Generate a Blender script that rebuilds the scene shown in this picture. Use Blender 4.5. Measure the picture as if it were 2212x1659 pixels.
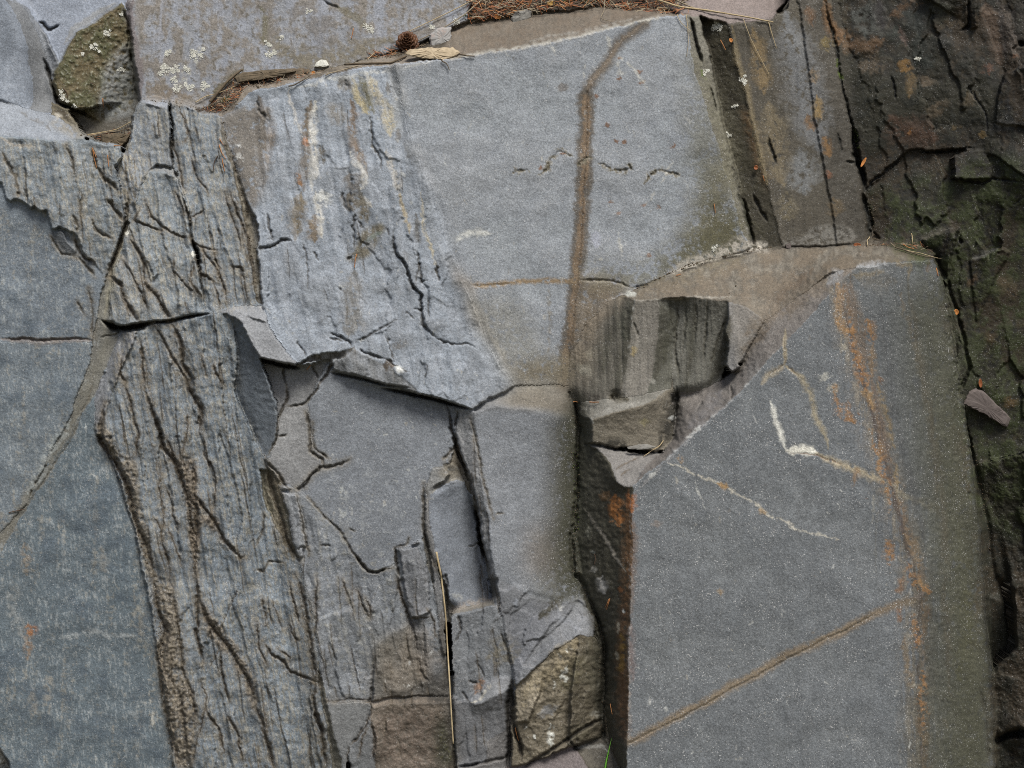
import bpy, math, random
import numpy as np
R = math.radians
scene = bpy.context.scene
for o in list(bpy.data.objects): bpy.data.objects.remove(o)
# ------------------------------------------------------------------ camera, sky, sun, exposure
PXM = 1.5 / 2212.0            # metres per traced unit (photograph traced at 2212 x 1659)
DIST = 2.0                    # camera to rock face
ZC = 1.55
cam = bpy.data.objects.new('camera', bpy.data.cameras.new('camera'))
scene.collection.objects.link(cam)
cam.location = (0, -DIST, ZC); cam.rotation_euler = (R(90), 0, 0)
cam.data.sensor_width = 36; cam.data.lens = 36 * DIST / 1.5
cam.data.clip_start = 0.05; cam.data.clip_end = 500
scene.camera = cam
SUN_EL, SUN_AZ = 54.0, 20.0   # azimuth: degrees to the right of the viewer's back
world = bpy.data.worlds.new('World'); scene.world = world; world.use_nodes = True
nt = world.node_tree; bg = nt.nodes['Background']
sky = nt.nodes.new('ShaderNodeTexSky'); sky.sky_type = 'NISHITA'; sky.sun_disc = False
sky.sun_elevation = R(SUN_EL); sky.sun_rotation = R(180 - SUN_AZ); sky.dust_density = 3.0; sky.ozone_density = 0.6
nt.links.new(sky.outputs[0], bg.inputs[0]); bg.inputs[1].default_value = 0.068
sun = bpy.data.objects.new('sun', bpy.data.lights.new('sun', 'SUN')); scene.collection.objects.link(sun)
sun.data.energy = 2.7; sun.data.angle = R(22); sun.data.color = (1.0, 0.965, 0.88)
sun.rotation_euler = (R(90 - SUN_EL), 0, R(SUN_AZ))
vs = scene.view_settings; vs.view_transform = 'Standard'; vs.look = 'None'; vs.gamma = 1; vs.use_curve_mapping = False
vs.exposure = 0.62
scene.cycles.use_denoising = False; scene.cycles.filter_width = 1.0; scene.cycles.max_bounces = 5; scene.cycles.diffuse_bounces = 4
# ------------------------------------------------------------------ grid and noise
def axis(a, b, step, out):
    ins = list(np.arange(a, b + step, step)); s = step; v = ins[-1]; hi = []
    while v < b + out: s *= 1.13; v += s; hi.append(v)
    s = step; v = a; lo = []
    while v > a - out: s *= 1.13; v -= s; lo.append(v)
    return np.array(lo[::-1] + ins + hi)
STEP = 1.7
xs = axis(-16, 2228, STEP, 1500); ys = axis(-16, 1675, STEP, 1480)
XX, YY = np.meshgrid(xs, ys); SH = XX.shape
def vnoise(x, y, seed):
    """2-D gradient noise, about 0..1"""
    an = np.random.RandomState(seed).rand(256, 256).astype(np.float32) * 6.2832; gx = np.cos(an); gy = np.sin(an)
    xi = np.floor(x).astype(np.int32); yi = np.floor(y).astype(np.int32)
    fx = (x - xi).astype(np.float32); fy = (y - yi).astype(np.float32)
    u = fx * fx * fx * (fx * (fx * 6 - 15) + 10); w = fy * fy * fy * (fy * (fy * 6 - 15) + 10)
    x0 = xi & 255; x1 = (xi + 1) & 255; y0 = yi & 255; y1 = (yi + 1) & 255
    a = gx[y0, x0] * fx + gy[y0, x0] * fy; b = gx[y0, x1] * (fx - 1) + gy[y0, x1] * fy
    c = gx[y1, x0] * fx + gy[y1, x0] * (fy - 1); d = gx[y1, x1] * (fx - 1) + gy[y1, x1] * (fy - 1)
    return 0.5 + 0.85 * ((a + (b - a) * u) * (1 - w) + (c + (d - c) * u) * w)
def fbm(x, y, seed, oct=3, gain=0.5):
    s = 0; a = 1; n = 0
    for k in range(oct):
        s = s + a * (vnoise(x * 2.03 ** k, y * 2.03 ** k, seed + 17 * k) - 0.5); n += a; a *= gain
    return s / n * 2            # about -1..1
WX = XX + 5 * fbm(XX / 60, YY / 60, 1, 4, 0.6) + 2.2 * fbm(XX / 9, YY / 9, 31, 2, 0.6)
WY = YY + 5 * fbm(XX / 60, YY / 60, 2, 4, 0.6) + 2.2 * fbm(XX / 9, YY / 9, 32, 2, 0.6)
N150 = fbm(XX / 150, YY / 150, 3, 3); N40 = fbm(XX / 40, YY / 40, 4, 4); N12 = fbm(XX / 12, YY / 12, 5, 3, 0.6)
N5 = fbm(XX / 6.5, YY / 6.5, 8, 2, 0.7); NF = vnoise(XX / 3.2, YY / 3.2, 6) - 0.5
GR = np.random.RandomState(7).rand(*SH).astype(np.float32)
# streaks running down the cleavage (down and slightly to the right)
def cleave(sx, sy, seed, slope=0.16, oct=3): return fbm((XX - slope * YY) / sx, YY / sy, seed, oct, 0.6)
S1 = cleave(13, 120, 21); S2 = cleave(5, 60, 22); S3 = cleave(40, 260, 23); VF = cleave(2.4, 70, 27, .03, 2); A8 = cleave(4.5, 17, 26, .16, 2); V1 = cleave(9, 150, 24, 0.02); V2 = cleave(24, 200, 25, 0.0)
H = np.full(SH, -40.0); LAB = np.zeros(SH, np.int16)
COL = np.empty(SH + (3,), np.float32); ROUGH = np.zeros(SH, np.float32); GRAIN = np.full(SH, 0.6, np.float32)
def T(c, r, pts): return [(c * 553 + p[0] / 4.0, r * 414.75 + p[1] / 4.0) + tuple(p[2:]) for p in pts]
def win(pts, pad):
    a = np.array([p[:2] for p in pts])
    i0, i1 = np.searchsorted(xs, [a[:, 0].min() - pad, a[:, 0].max() + pad])
    j0, j1 = np.searchsorted(ys, [a[:, 1].min() - pad, a[:, 1].max() + pad])
    return slice(max(j0, 0), min(j1, SH[0])), slice(max(i0, 0), min(i1, SH[1]))
def inside(px, py, v):
    r = np.zeros(px.shape, bool); n = len(v)
    for i in range(n):
        x0, y0 = v[i][:2]; x1, y1 = v[(i + 1) % n][:2]
        if y0 == y1: continue
        c = (y0 > py) != (y1 > py)
        r ^= c & (px < (x1 - x0) * (py - y0) / (y1 - y0) + x0)
    return r
def mvc(px, py, v):
    n = len(v); sx = [a[0] - px for a in v]; sy = [a[1] - py for a in v]
    r = [np.hypot(a, b) + 1e-3 for a, b in zip(sx, sy)]; t = []
    for i in range(n):
        k = (i + 1) % n
        A = sx[i] * sy[k] - sx[k] * sy[i]; D = sx[i] * sx[k] + sy[i] * sy[k]
        A = np.where(np.abs(A) < 1e-2, np.where(A < 0, -1e-2, 1e-2), A)
        t.append((r[i] * r[k] - D) / A)
    W = 0; S = 0
    for i in range(n):
        w = (t[i - 1] + t[i]) / r[i]; W = W + w; S = S + w * v[i][2]
    W = np.where(np.abs(W) < 1e-9, 1e-9, W)
    hs = [a[2] for a in v]
    return np.clip(S / W, min(hs), max(hs))
BLOCKS = [None]; BID = {}
def block(key, name, label, cat='rock block', group=None, kind=None):
    BLOCKS.append((name, label, cat, group, kind)); BID[key] = len(BLOCKS) - 1
SLATE = (0.242, 0.258, 0.286); BLUE = (0.122, 0.150, 0.173); TAN = (0.17, 0.14, 0.10); DIRT = (0.115, 0.095, 0.068)
DUST = (0.19, 0.165, 0.135); DARK = (0.05, 0.046, 0.035); MOSS = (0.085, 0.075, 0.034); BLACK = (0.022, 0.02, 0.016)
RUST = (0.30, 0.115, 0.03); OCHRE = (0.27, 0.165, 0.065); PALE = (0.42, 0.40, 0.36); WHITE = (0.62, 0.62, 0.58); OLIVE = (0.10, 0.086, 0.045)
PURP = (0.13, 0.10, 0.095); LIGHT = (0.31, 0.325, 0.36)
COL[:] = DARK
def facet(key, v, col=None, rough=None, grain=None):
    """one facet of a block: outline vertices (x, y, height towards the viewer)"""
    s = win(v, 12); px, py = WX[s], WY[s]; m = inside(px, py, v)
    if not m.any(): return
    H[s][m] = mvc(px[m], py[m], v); LAB[s][m] = BID[key]
    if col is not None: COL[s][m] = col
    if rough is not None: ROUGH[s][m] = rough
    if grain is not None: GRAIN[s][m] = grain
def hh(pts, h): return [(p[0], p[1], h) for p in pts]
# ------------------------------------------------------------------ painting helpers
def blur(a, n):
    """repeated 3-tap box, n passes"""
    for _ in range(n):
        b = np.pad(a, ((1, 1), (0, 0)), mode='edge'); a = (b[:-2] + 2 * b[1:-1] + b[2:]) * 0.25
        b = np.pad(a, ((0, 0), (1, 1)), mode='edge'); a = (b[:, :-2] + 2 * b[:, 1:-1] + b[:, 2:]) * 0.25
    return a
def boxblur(a, r):
    r = int(max(1, r))
    for ax in (0, 1):
        for _ in range(2):
            p = [(0, 0), (0, 0)]; p[ax] = (r + 1, r); c = np.cumsum(np.pad(a, p, mode='edge'), axis=ax)
            n = a.shape[ax]
            a = (np.take(c, range(2 * r + 1, 2 * r + 1 + n), ax) - np.take(c, range(0, n), ax)) / (2 * r + 1)
    return a
def pmask(poly, soft=6):
    s = win(poly, soft * 3 + 14); m = inside(WX[s], WY[s], poly).astype(np.float32)
    if soft > 1: m = boxblur(m, soft / STEP)
    return s, m
def pdist(pts, s, wob=1.0):
    """distance to a polyline, parameter along it, signed side"""
    px = XX[s] + (WX[s] - XX[s]) * wob; py = YY[s] + (WY[s] - YY[s]) * wob
    best = np.full(px.shape, 1e9); tt = np.zeros(px.shape); sd = np.zeros(px.shape)
    L = [0]
    for a, b in zip(pts[:-1], pts[1:]): L.append(L[-1] + math.hypot(b[0] - a[0], b[1] - a[1]))
    for i, (a, b) in enumerate(zip(pts[:-1], pts[1:])):
        dx, dy = b[0] - a[0], b[1] - a[1]; l2 = dx * dx + dy * dy + 1e-9
        t = np.clip(((px - a[0]) * dx + (py - a[1]) * dy) / l2, 0, 1)
        ex = px - a[0] - t * dx; ey = py - a[1] - t * dy; d = np.hypot(ex, ey); u = d < best
        best[u] = d[u]; tt[u] = ((L[i] + t * (L[i + 1] - L[i])) / L[-1])[u]; sd[u] = (dx * ey - dy * ex)[u]
    return best, tt, np.sign(sd)
def mix(s, m, col):
    m = np.clip(m, 0, 1)[..., None]; COL[s] = COL[s] * (1 - m) + np.array(col, np.float32) * m
def crack(pts, w=2.5, depth=14, col=(0.035, 0.03, 0.024), a=0.8, taper=True, wob=1.0, halo=0, hcol=TAN):
    s = win(pts, w * 3 + 14 + halo * 2); d, t, sd = pdist(pts, s, wob)
    k = np.minimum(1, np.minimum(t, 1 - t) * 5 + 0.25) if taper else 1
    ww = w * k * (0.75 + 0.9 * np.clip(N12[s] * 0.7 + N40[s] * 0.6 + 0.4, 0, 1.4))
    g = np.clip(1 - d / (ww + 0.3), 0, 1)
    if halo: mix(s, 0.7 * np.exp(-(d / halo) ** 2) * np.clip(0.7 + N12[s] * 0.8, 0, 1), hcol)
    H[s] -= depth * k * g ** 0.7
    if a: mix(s, a * np.clip(g * 1.6, 0, 1) * (0.4 + 0.6 * np.asarray(k)), col)
def step(pts, amp=6, L=18, side=1, wob=1.2, col=None, a=0.6):
    """a broken edge: the rock on one side of the line stands proud and slopes away; side=1 is the right of the direction of drawing (screen)"""
    s = win(pts, L * 3 + 14); d, t, sd = pdist(pts, s, wob)
    k = np.minimum(1, np.minimum(t, 1 - t) * 6)
    on = (sd * side > 0)
    H[s] += amp * k * np.exp(-d / L) * on
    if col is not None: mix(s, a * k * np.exp(-(d / 5.0) ** 2) * ~on * np.clip(0.6 + N12[s], 0, 1), col)
def cleft(pts, w, depth, col, a, taper, wob, halo, hcol):
    crack(pts, w * .8, depth * .75, col, a, taper, wob, halo, hcol)
    step(pts, depth * 0.6, 9 + 2 * w, -1, wob)
def stain(pts, w, col, a=0.7, soft=0.5, wob=1.0, tex=None, thr=None, taper=True):
    s = win(pts, w * 2.5 + 14); d, t, sd = pdist(pts, s, wob)
    k = np.minimum(1, np.minimum(t, 1 - t) * 4 + 0.2) if taper else 1
    m = np.clip((1.15 - d / (1.45 * w * k * (1 + 0.45 * N12[s] + 0.25 * N40[s]) + 1e-3)) / (soft + .15), 0, 1)
    if tex is not None: m = m * np.clip((tex[s] - (thr or 0)) * 3 + 0.5, 0, 1)
    mix(s, min(0.97, a * 1.25) * m, col)
def patch(poly, col, a=0.7, soft=8, tex=None, thr=0.0, k=3.0):
    s, m = pmask(poly, soft)
    if tex is not None: m = np.clip(m * 1.0 - (1 - np.clip((tex[s] - thr) * k + 0.5, 0, 1)), 0, 1) if soft > 20 else m * np.clip((tex[s] - thr) * k + 0.5, 0, 1)
    mix(s, min(0.97, a * 1.25) * m, col)
def soften(poly, r=8, soft=6):
    s, m = pmask(poly, soft); H[s] = H[s] * (1 - m) + boxblur(H[s], r / STEP) * m
def plates(poly, su, sv, slope, seed, amp, soft=5, edge=0.5, ecol=(0.075, 0.06, 0.045), tilt=0.6, tone=0.10):
    """thin splintered plates: elongated cells along the cleavage, each at its own height and tilt"""
    s, m = pmask(poly, soft); x = WX[s] + 3.0 * N40[s] * su / 12; y = WY[s] + 5 * N12[s] + 9 * N40[s]
    u = (x - slope * y) / su; v = y / sv; rs = np.random.RandomState(seed); J = rs.rand(64, 64, 5).astype(np.float32)
    iu = np.floor(u).astype(int); iv = np.floor(v).astype(int); b1 = np.full(u.shape, 9e9); b2 = b1.copy(); hv = np.zeros(u.shape); tn = np.zeros(u.shape)
    for du in (-1, 0, 1):
        for dv in (-1, 0, 1):
            j = J[(iu + du) % 64, (iv + dv) % 64]; eu = u - (iu + du + 0.15 + 0.7 * j[..., 0]); ev = v - (iv + dv + 0.15 + 0.7 * j[..., 1])
            d = np.abs(eu) * 1.1 + np.abs(ev) * 0.9 + 0.35 * np.abs(eu + ev); n = d < b1
            b2 = np.where(n, b1, np.minimum(b2, d)); b1 = np.where(n, d, b1)
            hv = np.where(n, (j[..., 2] - 0.5) * 2 + tilt * (j[..., 3] - 0.4) * 2 * eu + tilt * (j[..., 4] - 0.65) * 1.6 * ev, hv); tn = np.where(n, j[..., 4] - 0.5, tn)
    H[s] += amp * m * hv; COL[s] *= (1 + m * tone * 2 * tn)[..., None]
    if edge: mix(s, m * edge * np.clip(1 - (b2 - b1) / 0.10, 0, 1) * np.clip(0.35 + 1.6 * N12[s] + 1.2 * N40[s], 0, 1), ecol)
def csoften(poly, r=10, soft=10):
    s, m = pmask(poly, soft); m = np.clip(m * 1.3, 0, 1)
    for k in range(3): COL[s][..., k] = COL[s][..., k] * (1 - m) + boxblur(COL[s][..., k].astype(np.float64), r / STEP) * m
def crumble(poly, amp=4, soft=5, dark=0.7):
    s, m = pmask(poly, soft); H[s] += m * (amp * N12[s] + amp * 0.9 * N5[s])
    mix(s, m * dark * np.clip((-N12[s] - 0.6 * N5[s] - 0.05) * 3, 0, 1), (0.05, 0.04, 0.03)); mix(s, m * 0.5 * np.clip((N5[s] + 0.5 * N12[s] - 0.1) * 3, 0, 1), (0.24, 0.205, 0.155))
def relief(poly, tex, amp, soft=10, ridged=False):
    s, m = pmask(poly, soft); f = tex[s]
    if ridged: f = -np.abs(f) * 2
    H[s] += amp * m * f
# ------------------------------------------------------------------ blocks of the outcrop and their facets
block('bed', 'rock_face', None, None, None, 'structure')
G_ = 'jointed slate blocks of the outcrop'
block('top', 'rock_block', 'pale grey slab speckled with white lichen above the needle-filled ledge', 'rock', G_)
block('moss', 'rock_block', 'olive brown mossy triangular block wedged between two grey slabs at the top left', 'rock', G_)
block('round', 'rock_block', 'smooth rounded blue-grey slab curling into a crack in the top left corner', 'rock', G_)
block('behind', 'rock_block', 'flat pale blue slab set back behind the mossy triangular block', 'rock', G_)
block('left', 'rock_block', 'grey slab with a jagged flaking edge and a bright sloping top at the left', 'rock', G_)
block('prong', 'rock_block', 'upright blunt prong of grey rock rising left of a straight open crack', 'rock', G_)
block('strip', 'rock_block', 'tall grooved grey column right of the straight open crack', 'rock', G_)
block('tri', 'rock_block', 'triangular veined block ending at the dark undercut below the prong', 'rock', G_)
block('lowleft', 'rock_block', 'large smooth dark blue slab filling the lower left corner', 'rock', G_)
block('midleft', 'rock_block', 'blue-grey slab between the thin horizontal crack and the tan diagonal gully', 'rock', G_)
block('band', 'rock_block', 'long rough band of splintered slate with brown clefts below the undercut', 'rock', G_)
block('wedge', 'rock_flake', 'thin curved slate flake with a sharp pale crest over a dark hollow face', 'rock', G_)
block('streak', 'rock_block', 'pale blue slab streaked white and rust with a broken overhanging lower edge', 'rock', G_)
block('upper', 'rock_block', 'big flat grey slab with a brown vein forked like a Y', 'rock', G_)
block('small', 'rock_block', 'small angular grey block bounded by fine cracks left of the central slab', 'rock', G_)
block('five', 'rock_block', 'five-sided grey chip of rock in the middle of a web of fine brown cracks', 'rock', G_)
block('nook', 'rock_block', 'small grey block left of the curved crack at the bottom edge', 'rock', G_)
block('nib', 'rock_block', 'narrow pointed sliver of rock inside the curved crack at the bottom edge', 'rock', G_)
block('centre', 'rock_block', 'smooth grey central slab tucked under the sharp dark overhang', 'rock', G_)
block('lowmid', 'rock_block', 'grooved grey slab between the splintered band and the long straw', 'rock', G_)
block('lens', 'rock_flake', 'smooth curved grey flake in the alcove behind the long straw', 'rock', G_)
block('column', 'rock_block', 'flaky narrow column of slate between the alcove and the dark corner', 'rock', G_)
block('broken', 'rock_block', 'rough brown broken block with white scars at the foot of the dark corner', 'rock', G_)
block('foot', 'rock_block', 'chunky grey block right of the straw with a pale chipped ledge on top', 'rock', G_)
block('footbrown', 'rock_block', 'brown stained square block low between a curved crack and the straw', 'rock', G_)
block('mauve', 'rock_block', 'mauve grey stone at the bottom edge left of the grass blade', 'rock', G_)
block('ledge', 'rock_block', 'scooped block with vertical dark flutes under a dusty brown ledge', 'rock', G_)
block('floor', 'rock_block', 'brown squarish block below the flutes beside the dark corner', 'rock', G_)
block('big', 'rock_block', 'largest block, smooth dark grey with rust-stained edges and a tan diagonal vein', 'rock', G_)
block('pillar', 'rock_block', 'brown and grey stained pillar between the dark groove and the black crack', 'rock', G_)
block('dark', 'rock_block', 'dark brown rust-blotched rock wall in the upper right corner', 'rock', G_)
block('darklow', 'rock_block', 'dark mossy green rock wall down the right edge below the forked crack', 'rock', G_)
block('rough', 'rock_block', 'rough lichen-spotted brown block at the lower right corner', 'rock', G_)
FL = []
def F(*a): FL.append(a)
XL, XR, YT, YB = -800, 3000, -800, 2500
F('bed', [(-2600, -2600, -900), (4800, -2600, -900), (4800, 4000, 60), (-2600, 4000, 60)], DARK, 2)
# --- the top
F('bed', [(900, 140, -90), (1010, 50, -110), (1050, YT, -420), (1800, YT, -420), (1700, 30, -110), (1480, 45, -90)], (0.03, 0.022, 0.014), 2, 0.2)
F('behind', [(XL, YT, -170), (300, YT, -170), (285, 0, -112), (270, 25, -110), (230, 70, -108), (180, 120, -105), (150, 260, -100), (90, 260, -100), (XL, 200, -100)], (0.25, 0.275, 0.33), 0.5)
F('behind', [(20, -10, -108), (62, 20, -108), (78, 45, -90), (100, 75, -84), (118, 110, -84), (126, 140, -90), (122, 170, -104), (90, 160, -112), (70, 60, -112)], (0.17, 0.18, 0.2), 0.6)
F('round', [(XL, YT, -90), (0, YT, -90), (18, -5, -48), (42, 10, -54), (60, 28, -62), (78, 70, -70), (96, 110, -84), (104, 150, -94), (116, 205, -100), (130, 235, -100), (112, 245, -92), (78, 243, -70), (0, 222, -50), (XL, 200, -20)], (0.16, 0.165, 0.175), 0.5)
F('round', [(XL, YT, -80), (-60, YT, -70), (0, -10, -42), (22, 10, -44), (44, 50, -46), (58, 105, -50), (70, 165, -56), (72, 215, -60), (62, 238, -58), (0, 222, -46), (XL, 200, -18)], (0.20, 0.222, 0.262), 0.4)
F('moss', [(262, 5, -78), (276, 28, -82), (282, 90, -92), (288, 150, -98), (298, 215, -104), (280, 265, -100), (220, 270, -90), (205, 258, -76), (165, 238, -64), (130, 222, -58), (112, 178, -60), (122, 148, -62), (165, 72, -74), (250, 20, -78)], OLIVE, 1.6, 0.4)
F('moss', [(262, 12, -79), (276, 28, -84), (283, 100, -100), (290, 160, -112), (298, 215, -120), (285, 262, -118), (222, 268, -96), (205, 252, -80), (218, 215, -78), (222, 180, -80), (246, 125, -82), (272, 85, -86)], (0.15, 0.15, 0.14), 1.2, 0.5)
F('moss', [(112, 222, -62), (130, 226, -58), (166, 242, -66), (168, 268, -60), (172, 290, -58), (140, 268, -64), (110, 248, -66)], (0.14, 0.12, 0.085), 1.2)
F('moss', hh([(168, 244), (205, 258), (214, 285), (172, 288)], -96), (0.13, 0.13, 0.135), 0.6)
F('top', [(283, 0, -74), (300, YT, -210), (1050, YT, -210), (1022, 0, -104), (1000, 45, -98), (930, 84, -92), (885, 102, -88), (790, 128, -82), (690, 150, -78), (560, 158, -76), (512, 168, -74), (455, 222, -72), (440, 236, -70), (380, 222, -66), (304, 216, -64), (292, 150, -66), (284, 80, -68)], (0.215, 0.222, 0.245), 0.8, 0.6)
F('top', [(270, 5, -80), (283, -5, -74), (284, 80, -68), (292, 150, -66), (305, 216, -64), (300, 218, -92), (288, 150, -92), (280, 70, -92)], (0.16, 0.145, 0.15), 0.6)
# dusty shelf carrying the needles
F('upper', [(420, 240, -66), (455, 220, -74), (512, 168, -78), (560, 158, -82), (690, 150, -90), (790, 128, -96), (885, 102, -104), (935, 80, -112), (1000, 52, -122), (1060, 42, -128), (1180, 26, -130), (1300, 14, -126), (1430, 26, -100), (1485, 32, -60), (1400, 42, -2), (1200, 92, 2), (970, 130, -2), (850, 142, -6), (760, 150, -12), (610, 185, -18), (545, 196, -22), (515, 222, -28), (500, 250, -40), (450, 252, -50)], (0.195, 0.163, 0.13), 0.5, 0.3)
F('upper', [(1440, 20, -100), (1400, 0, -120), (1380, YT, -330), (1760, YT, -330), (1700, 4, -105), (1664, 44, -60), (1575, 52, -45), (1510, 40, -30), (1480, 36, -12)], (0.19, 0.155, 0.145), 0.8)
# big upper slab
F('upper', [(850, 138, -2), (970, 128, 0), (1200, 90, 2), (1400, 41, 0), (1482, 32, -4), (1500, 150, -3), (1555, 330, -4), (1600, 480, -9), (1625, 536, -18), (1560, 556, -17), (1480, 574, -14), (1400, 612, -10), (1345, 640, -9), (1310, 655, -10), (1265, 705, -14), (1235, 760, -18), (1228, 832, -22), (1112, 834, -8), (1060, 740, -4), (1005, 620, -3), (962, 520, -2), (928, 400, -1), (880, 280, 0)], SLATE, 0.35, 1.0)
F('upper', [(1480, 32, -4), (1515, 38, -14), (1540, 160, -15), (1578, 330, -18), (1628, 536, -22), (1602, 500, -12), (1556, 330, -5), (1500, 150, -4)], (0.16, 0.15, 0.125), 0.7)
F('upper', [(1512, 36, -66), (1575, 52, -46), (1600, 170, -46), (1640, 330, -44), (1692, 538, -44), (1628, 540, -52), (1595, 400, -60), (1560, 260, -66), (1535, 130, -68)], (0.038, 0.033, 0.022), 1.0, 0.4)
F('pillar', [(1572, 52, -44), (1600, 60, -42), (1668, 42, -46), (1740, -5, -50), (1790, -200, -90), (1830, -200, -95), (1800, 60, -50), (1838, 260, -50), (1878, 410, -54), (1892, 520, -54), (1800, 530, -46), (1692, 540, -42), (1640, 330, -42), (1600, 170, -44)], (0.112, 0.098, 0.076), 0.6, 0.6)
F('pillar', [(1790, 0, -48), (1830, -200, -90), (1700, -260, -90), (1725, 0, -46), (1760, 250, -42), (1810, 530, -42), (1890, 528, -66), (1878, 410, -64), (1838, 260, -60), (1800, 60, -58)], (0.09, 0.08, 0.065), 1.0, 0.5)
# dark wall
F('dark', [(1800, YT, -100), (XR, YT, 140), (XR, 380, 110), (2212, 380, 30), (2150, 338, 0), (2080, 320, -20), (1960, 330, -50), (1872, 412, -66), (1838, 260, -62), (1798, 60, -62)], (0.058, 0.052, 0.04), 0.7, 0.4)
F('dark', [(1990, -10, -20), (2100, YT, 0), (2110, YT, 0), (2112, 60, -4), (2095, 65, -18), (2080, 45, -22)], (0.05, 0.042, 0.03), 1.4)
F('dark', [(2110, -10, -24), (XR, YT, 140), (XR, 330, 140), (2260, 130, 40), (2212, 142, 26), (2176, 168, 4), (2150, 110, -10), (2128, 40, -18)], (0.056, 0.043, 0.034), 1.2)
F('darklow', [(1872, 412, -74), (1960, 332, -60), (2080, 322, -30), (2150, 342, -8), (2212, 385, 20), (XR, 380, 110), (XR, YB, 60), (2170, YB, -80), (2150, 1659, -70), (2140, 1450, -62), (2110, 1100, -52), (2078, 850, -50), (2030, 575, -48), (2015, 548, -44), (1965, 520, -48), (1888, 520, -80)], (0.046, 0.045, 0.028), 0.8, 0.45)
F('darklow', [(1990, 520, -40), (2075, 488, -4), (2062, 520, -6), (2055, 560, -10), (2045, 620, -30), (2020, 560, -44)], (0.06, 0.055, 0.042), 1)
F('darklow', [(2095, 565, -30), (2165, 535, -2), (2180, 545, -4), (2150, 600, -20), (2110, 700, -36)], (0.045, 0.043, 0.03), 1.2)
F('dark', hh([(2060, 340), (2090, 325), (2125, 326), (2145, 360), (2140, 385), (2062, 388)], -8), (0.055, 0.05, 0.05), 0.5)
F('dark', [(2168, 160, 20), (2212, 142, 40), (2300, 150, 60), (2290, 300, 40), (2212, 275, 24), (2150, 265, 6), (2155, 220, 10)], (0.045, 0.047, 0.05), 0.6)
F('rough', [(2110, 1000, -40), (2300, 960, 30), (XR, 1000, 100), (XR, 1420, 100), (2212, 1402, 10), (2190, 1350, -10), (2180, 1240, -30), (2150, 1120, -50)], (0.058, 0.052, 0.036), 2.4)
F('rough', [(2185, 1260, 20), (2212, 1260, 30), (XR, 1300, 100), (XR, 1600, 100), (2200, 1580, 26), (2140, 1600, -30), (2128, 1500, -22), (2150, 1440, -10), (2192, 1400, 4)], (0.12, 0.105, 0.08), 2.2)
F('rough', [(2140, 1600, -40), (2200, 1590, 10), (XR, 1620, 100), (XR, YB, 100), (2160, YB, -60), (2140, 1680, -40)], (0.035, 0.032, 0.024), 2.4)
# --- left blocks
F('bed', hh([(150, 240), (300, 215), (320, 330), (200, 330)], -105), (0.09, 0.08, 0.065), 1)
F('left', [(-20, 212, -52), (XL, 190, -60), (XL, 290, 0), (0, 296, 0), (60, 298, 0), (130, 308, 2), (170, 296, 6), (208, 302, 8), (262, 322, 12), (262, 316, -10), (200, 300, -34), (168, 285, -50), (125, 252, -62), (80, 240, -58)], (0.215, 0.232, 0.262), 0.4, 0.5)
F('left', [(XL, 290, -4), (0, 292, 0), (60, 296, 0), (135, 306, 2), (200, 302, 6), (262, 320, 10), (276, 400, 10), (270, 485, 8), (236, 600, 6), (214, 735, 4), (198, 738, 3), (0, 737, 0), (XL, 730, -10)], (0.155, 0.18, 0.21), 0.8, 0.7)
F('left', [(XL, 300, 6), (-10, 294, 8), (60, 296, 10), (135, 306, 12), (200, 302, 16), (262, 320, 18), (278, 400, 20), (270, 485, 18), (250, 545, 10), (222, 590, 8), (200, 562, 14), (186, 556, 16), (178, 540, 17), (165, 508, 18), (148, 497, 20), (136, 495, 20), (132, 488, 20), (112, 497, 19), (108, 480, 19), (102, 455, 19), (88, 458, 19), (72, 446, 19), (66, 452, 18), (48, 434, 17), (30, 430, 15), (24, 437, 14), (12, 425, 13), (6, 395, 10), (XL, 380, 6)], (0.178, 0.2, 0.222), 0.8, 0.8)
F('left', [(110, 500, 4), (136, 498, 14), (150, 525, 12), (166, 540, 10), (166, 550, 5), (145, 553, 3), (136, 545, 3), (122, 525, 2)], (0.14, 0.15, 0.165), 0.8)
F('prong', [(286, 250, -26), (299, 222, -26), (318, 211, -28), (340, 212, -26), (357, 216, -22), (363, 240, -16), (368, 300, -12), (373, 362, -10), (352, 372, -4), (325, 368, 2), (312, 395, 8), (290, 440, 12), (272, 485, 14), (262, 440, 8), (258, 400, 2), (250, 360, -4), (270, 330, -14), (284, 300, -22)], (0.19, 0.205, 0.225), 1.2, 0.7)
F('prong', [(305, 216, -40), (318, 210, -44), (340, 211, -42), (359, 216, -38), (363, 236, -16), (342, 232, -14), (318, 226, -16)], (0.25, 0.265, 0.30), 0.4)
F('tri', [(318, 372, -2), (338, 355, -24), (372, 362, -26), (384, 380, -8), (380, 380, -2), (352, 372, -2)], (0.20, 0.205, 0.21), 0.6)
F('strip', [(366, 214, -38), (400, 222, -38), (440, 236, -42), (472, 246, -36), (482, 290, -24), (508, 360, -16), (524, 410, -12), (545, 460, -12), (552, 520, -10), (556, 600, -4), (566, 664, 2), (530, 672, 8), (462, 680, 10), (444, 670, 8), (434, 610, 4), (416, 520, -2), (408, 450, -8), (384, 380, -18), (376, 300, -26)], (0.168, 0.19, 0.215), 0.8, 0.8)
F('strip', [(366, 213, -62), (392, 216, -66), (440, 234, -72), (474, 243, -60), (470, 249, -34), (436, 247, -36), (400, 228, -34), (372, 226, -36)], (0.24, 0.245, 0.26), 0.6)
F('strip', [(474, 248, -34), (484, 270, -30), (500, 330, -26), (530, 420, -26), (552, 462, -26), (562, 540, -22), (572, 664, -6), (556, 650, -8), (538, 540, -16), (520, 430, -20), (496, 350, -28), (480, 300, -30)], (0.12, 0.105, 0.08), 2.2, 0.4)
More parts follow.
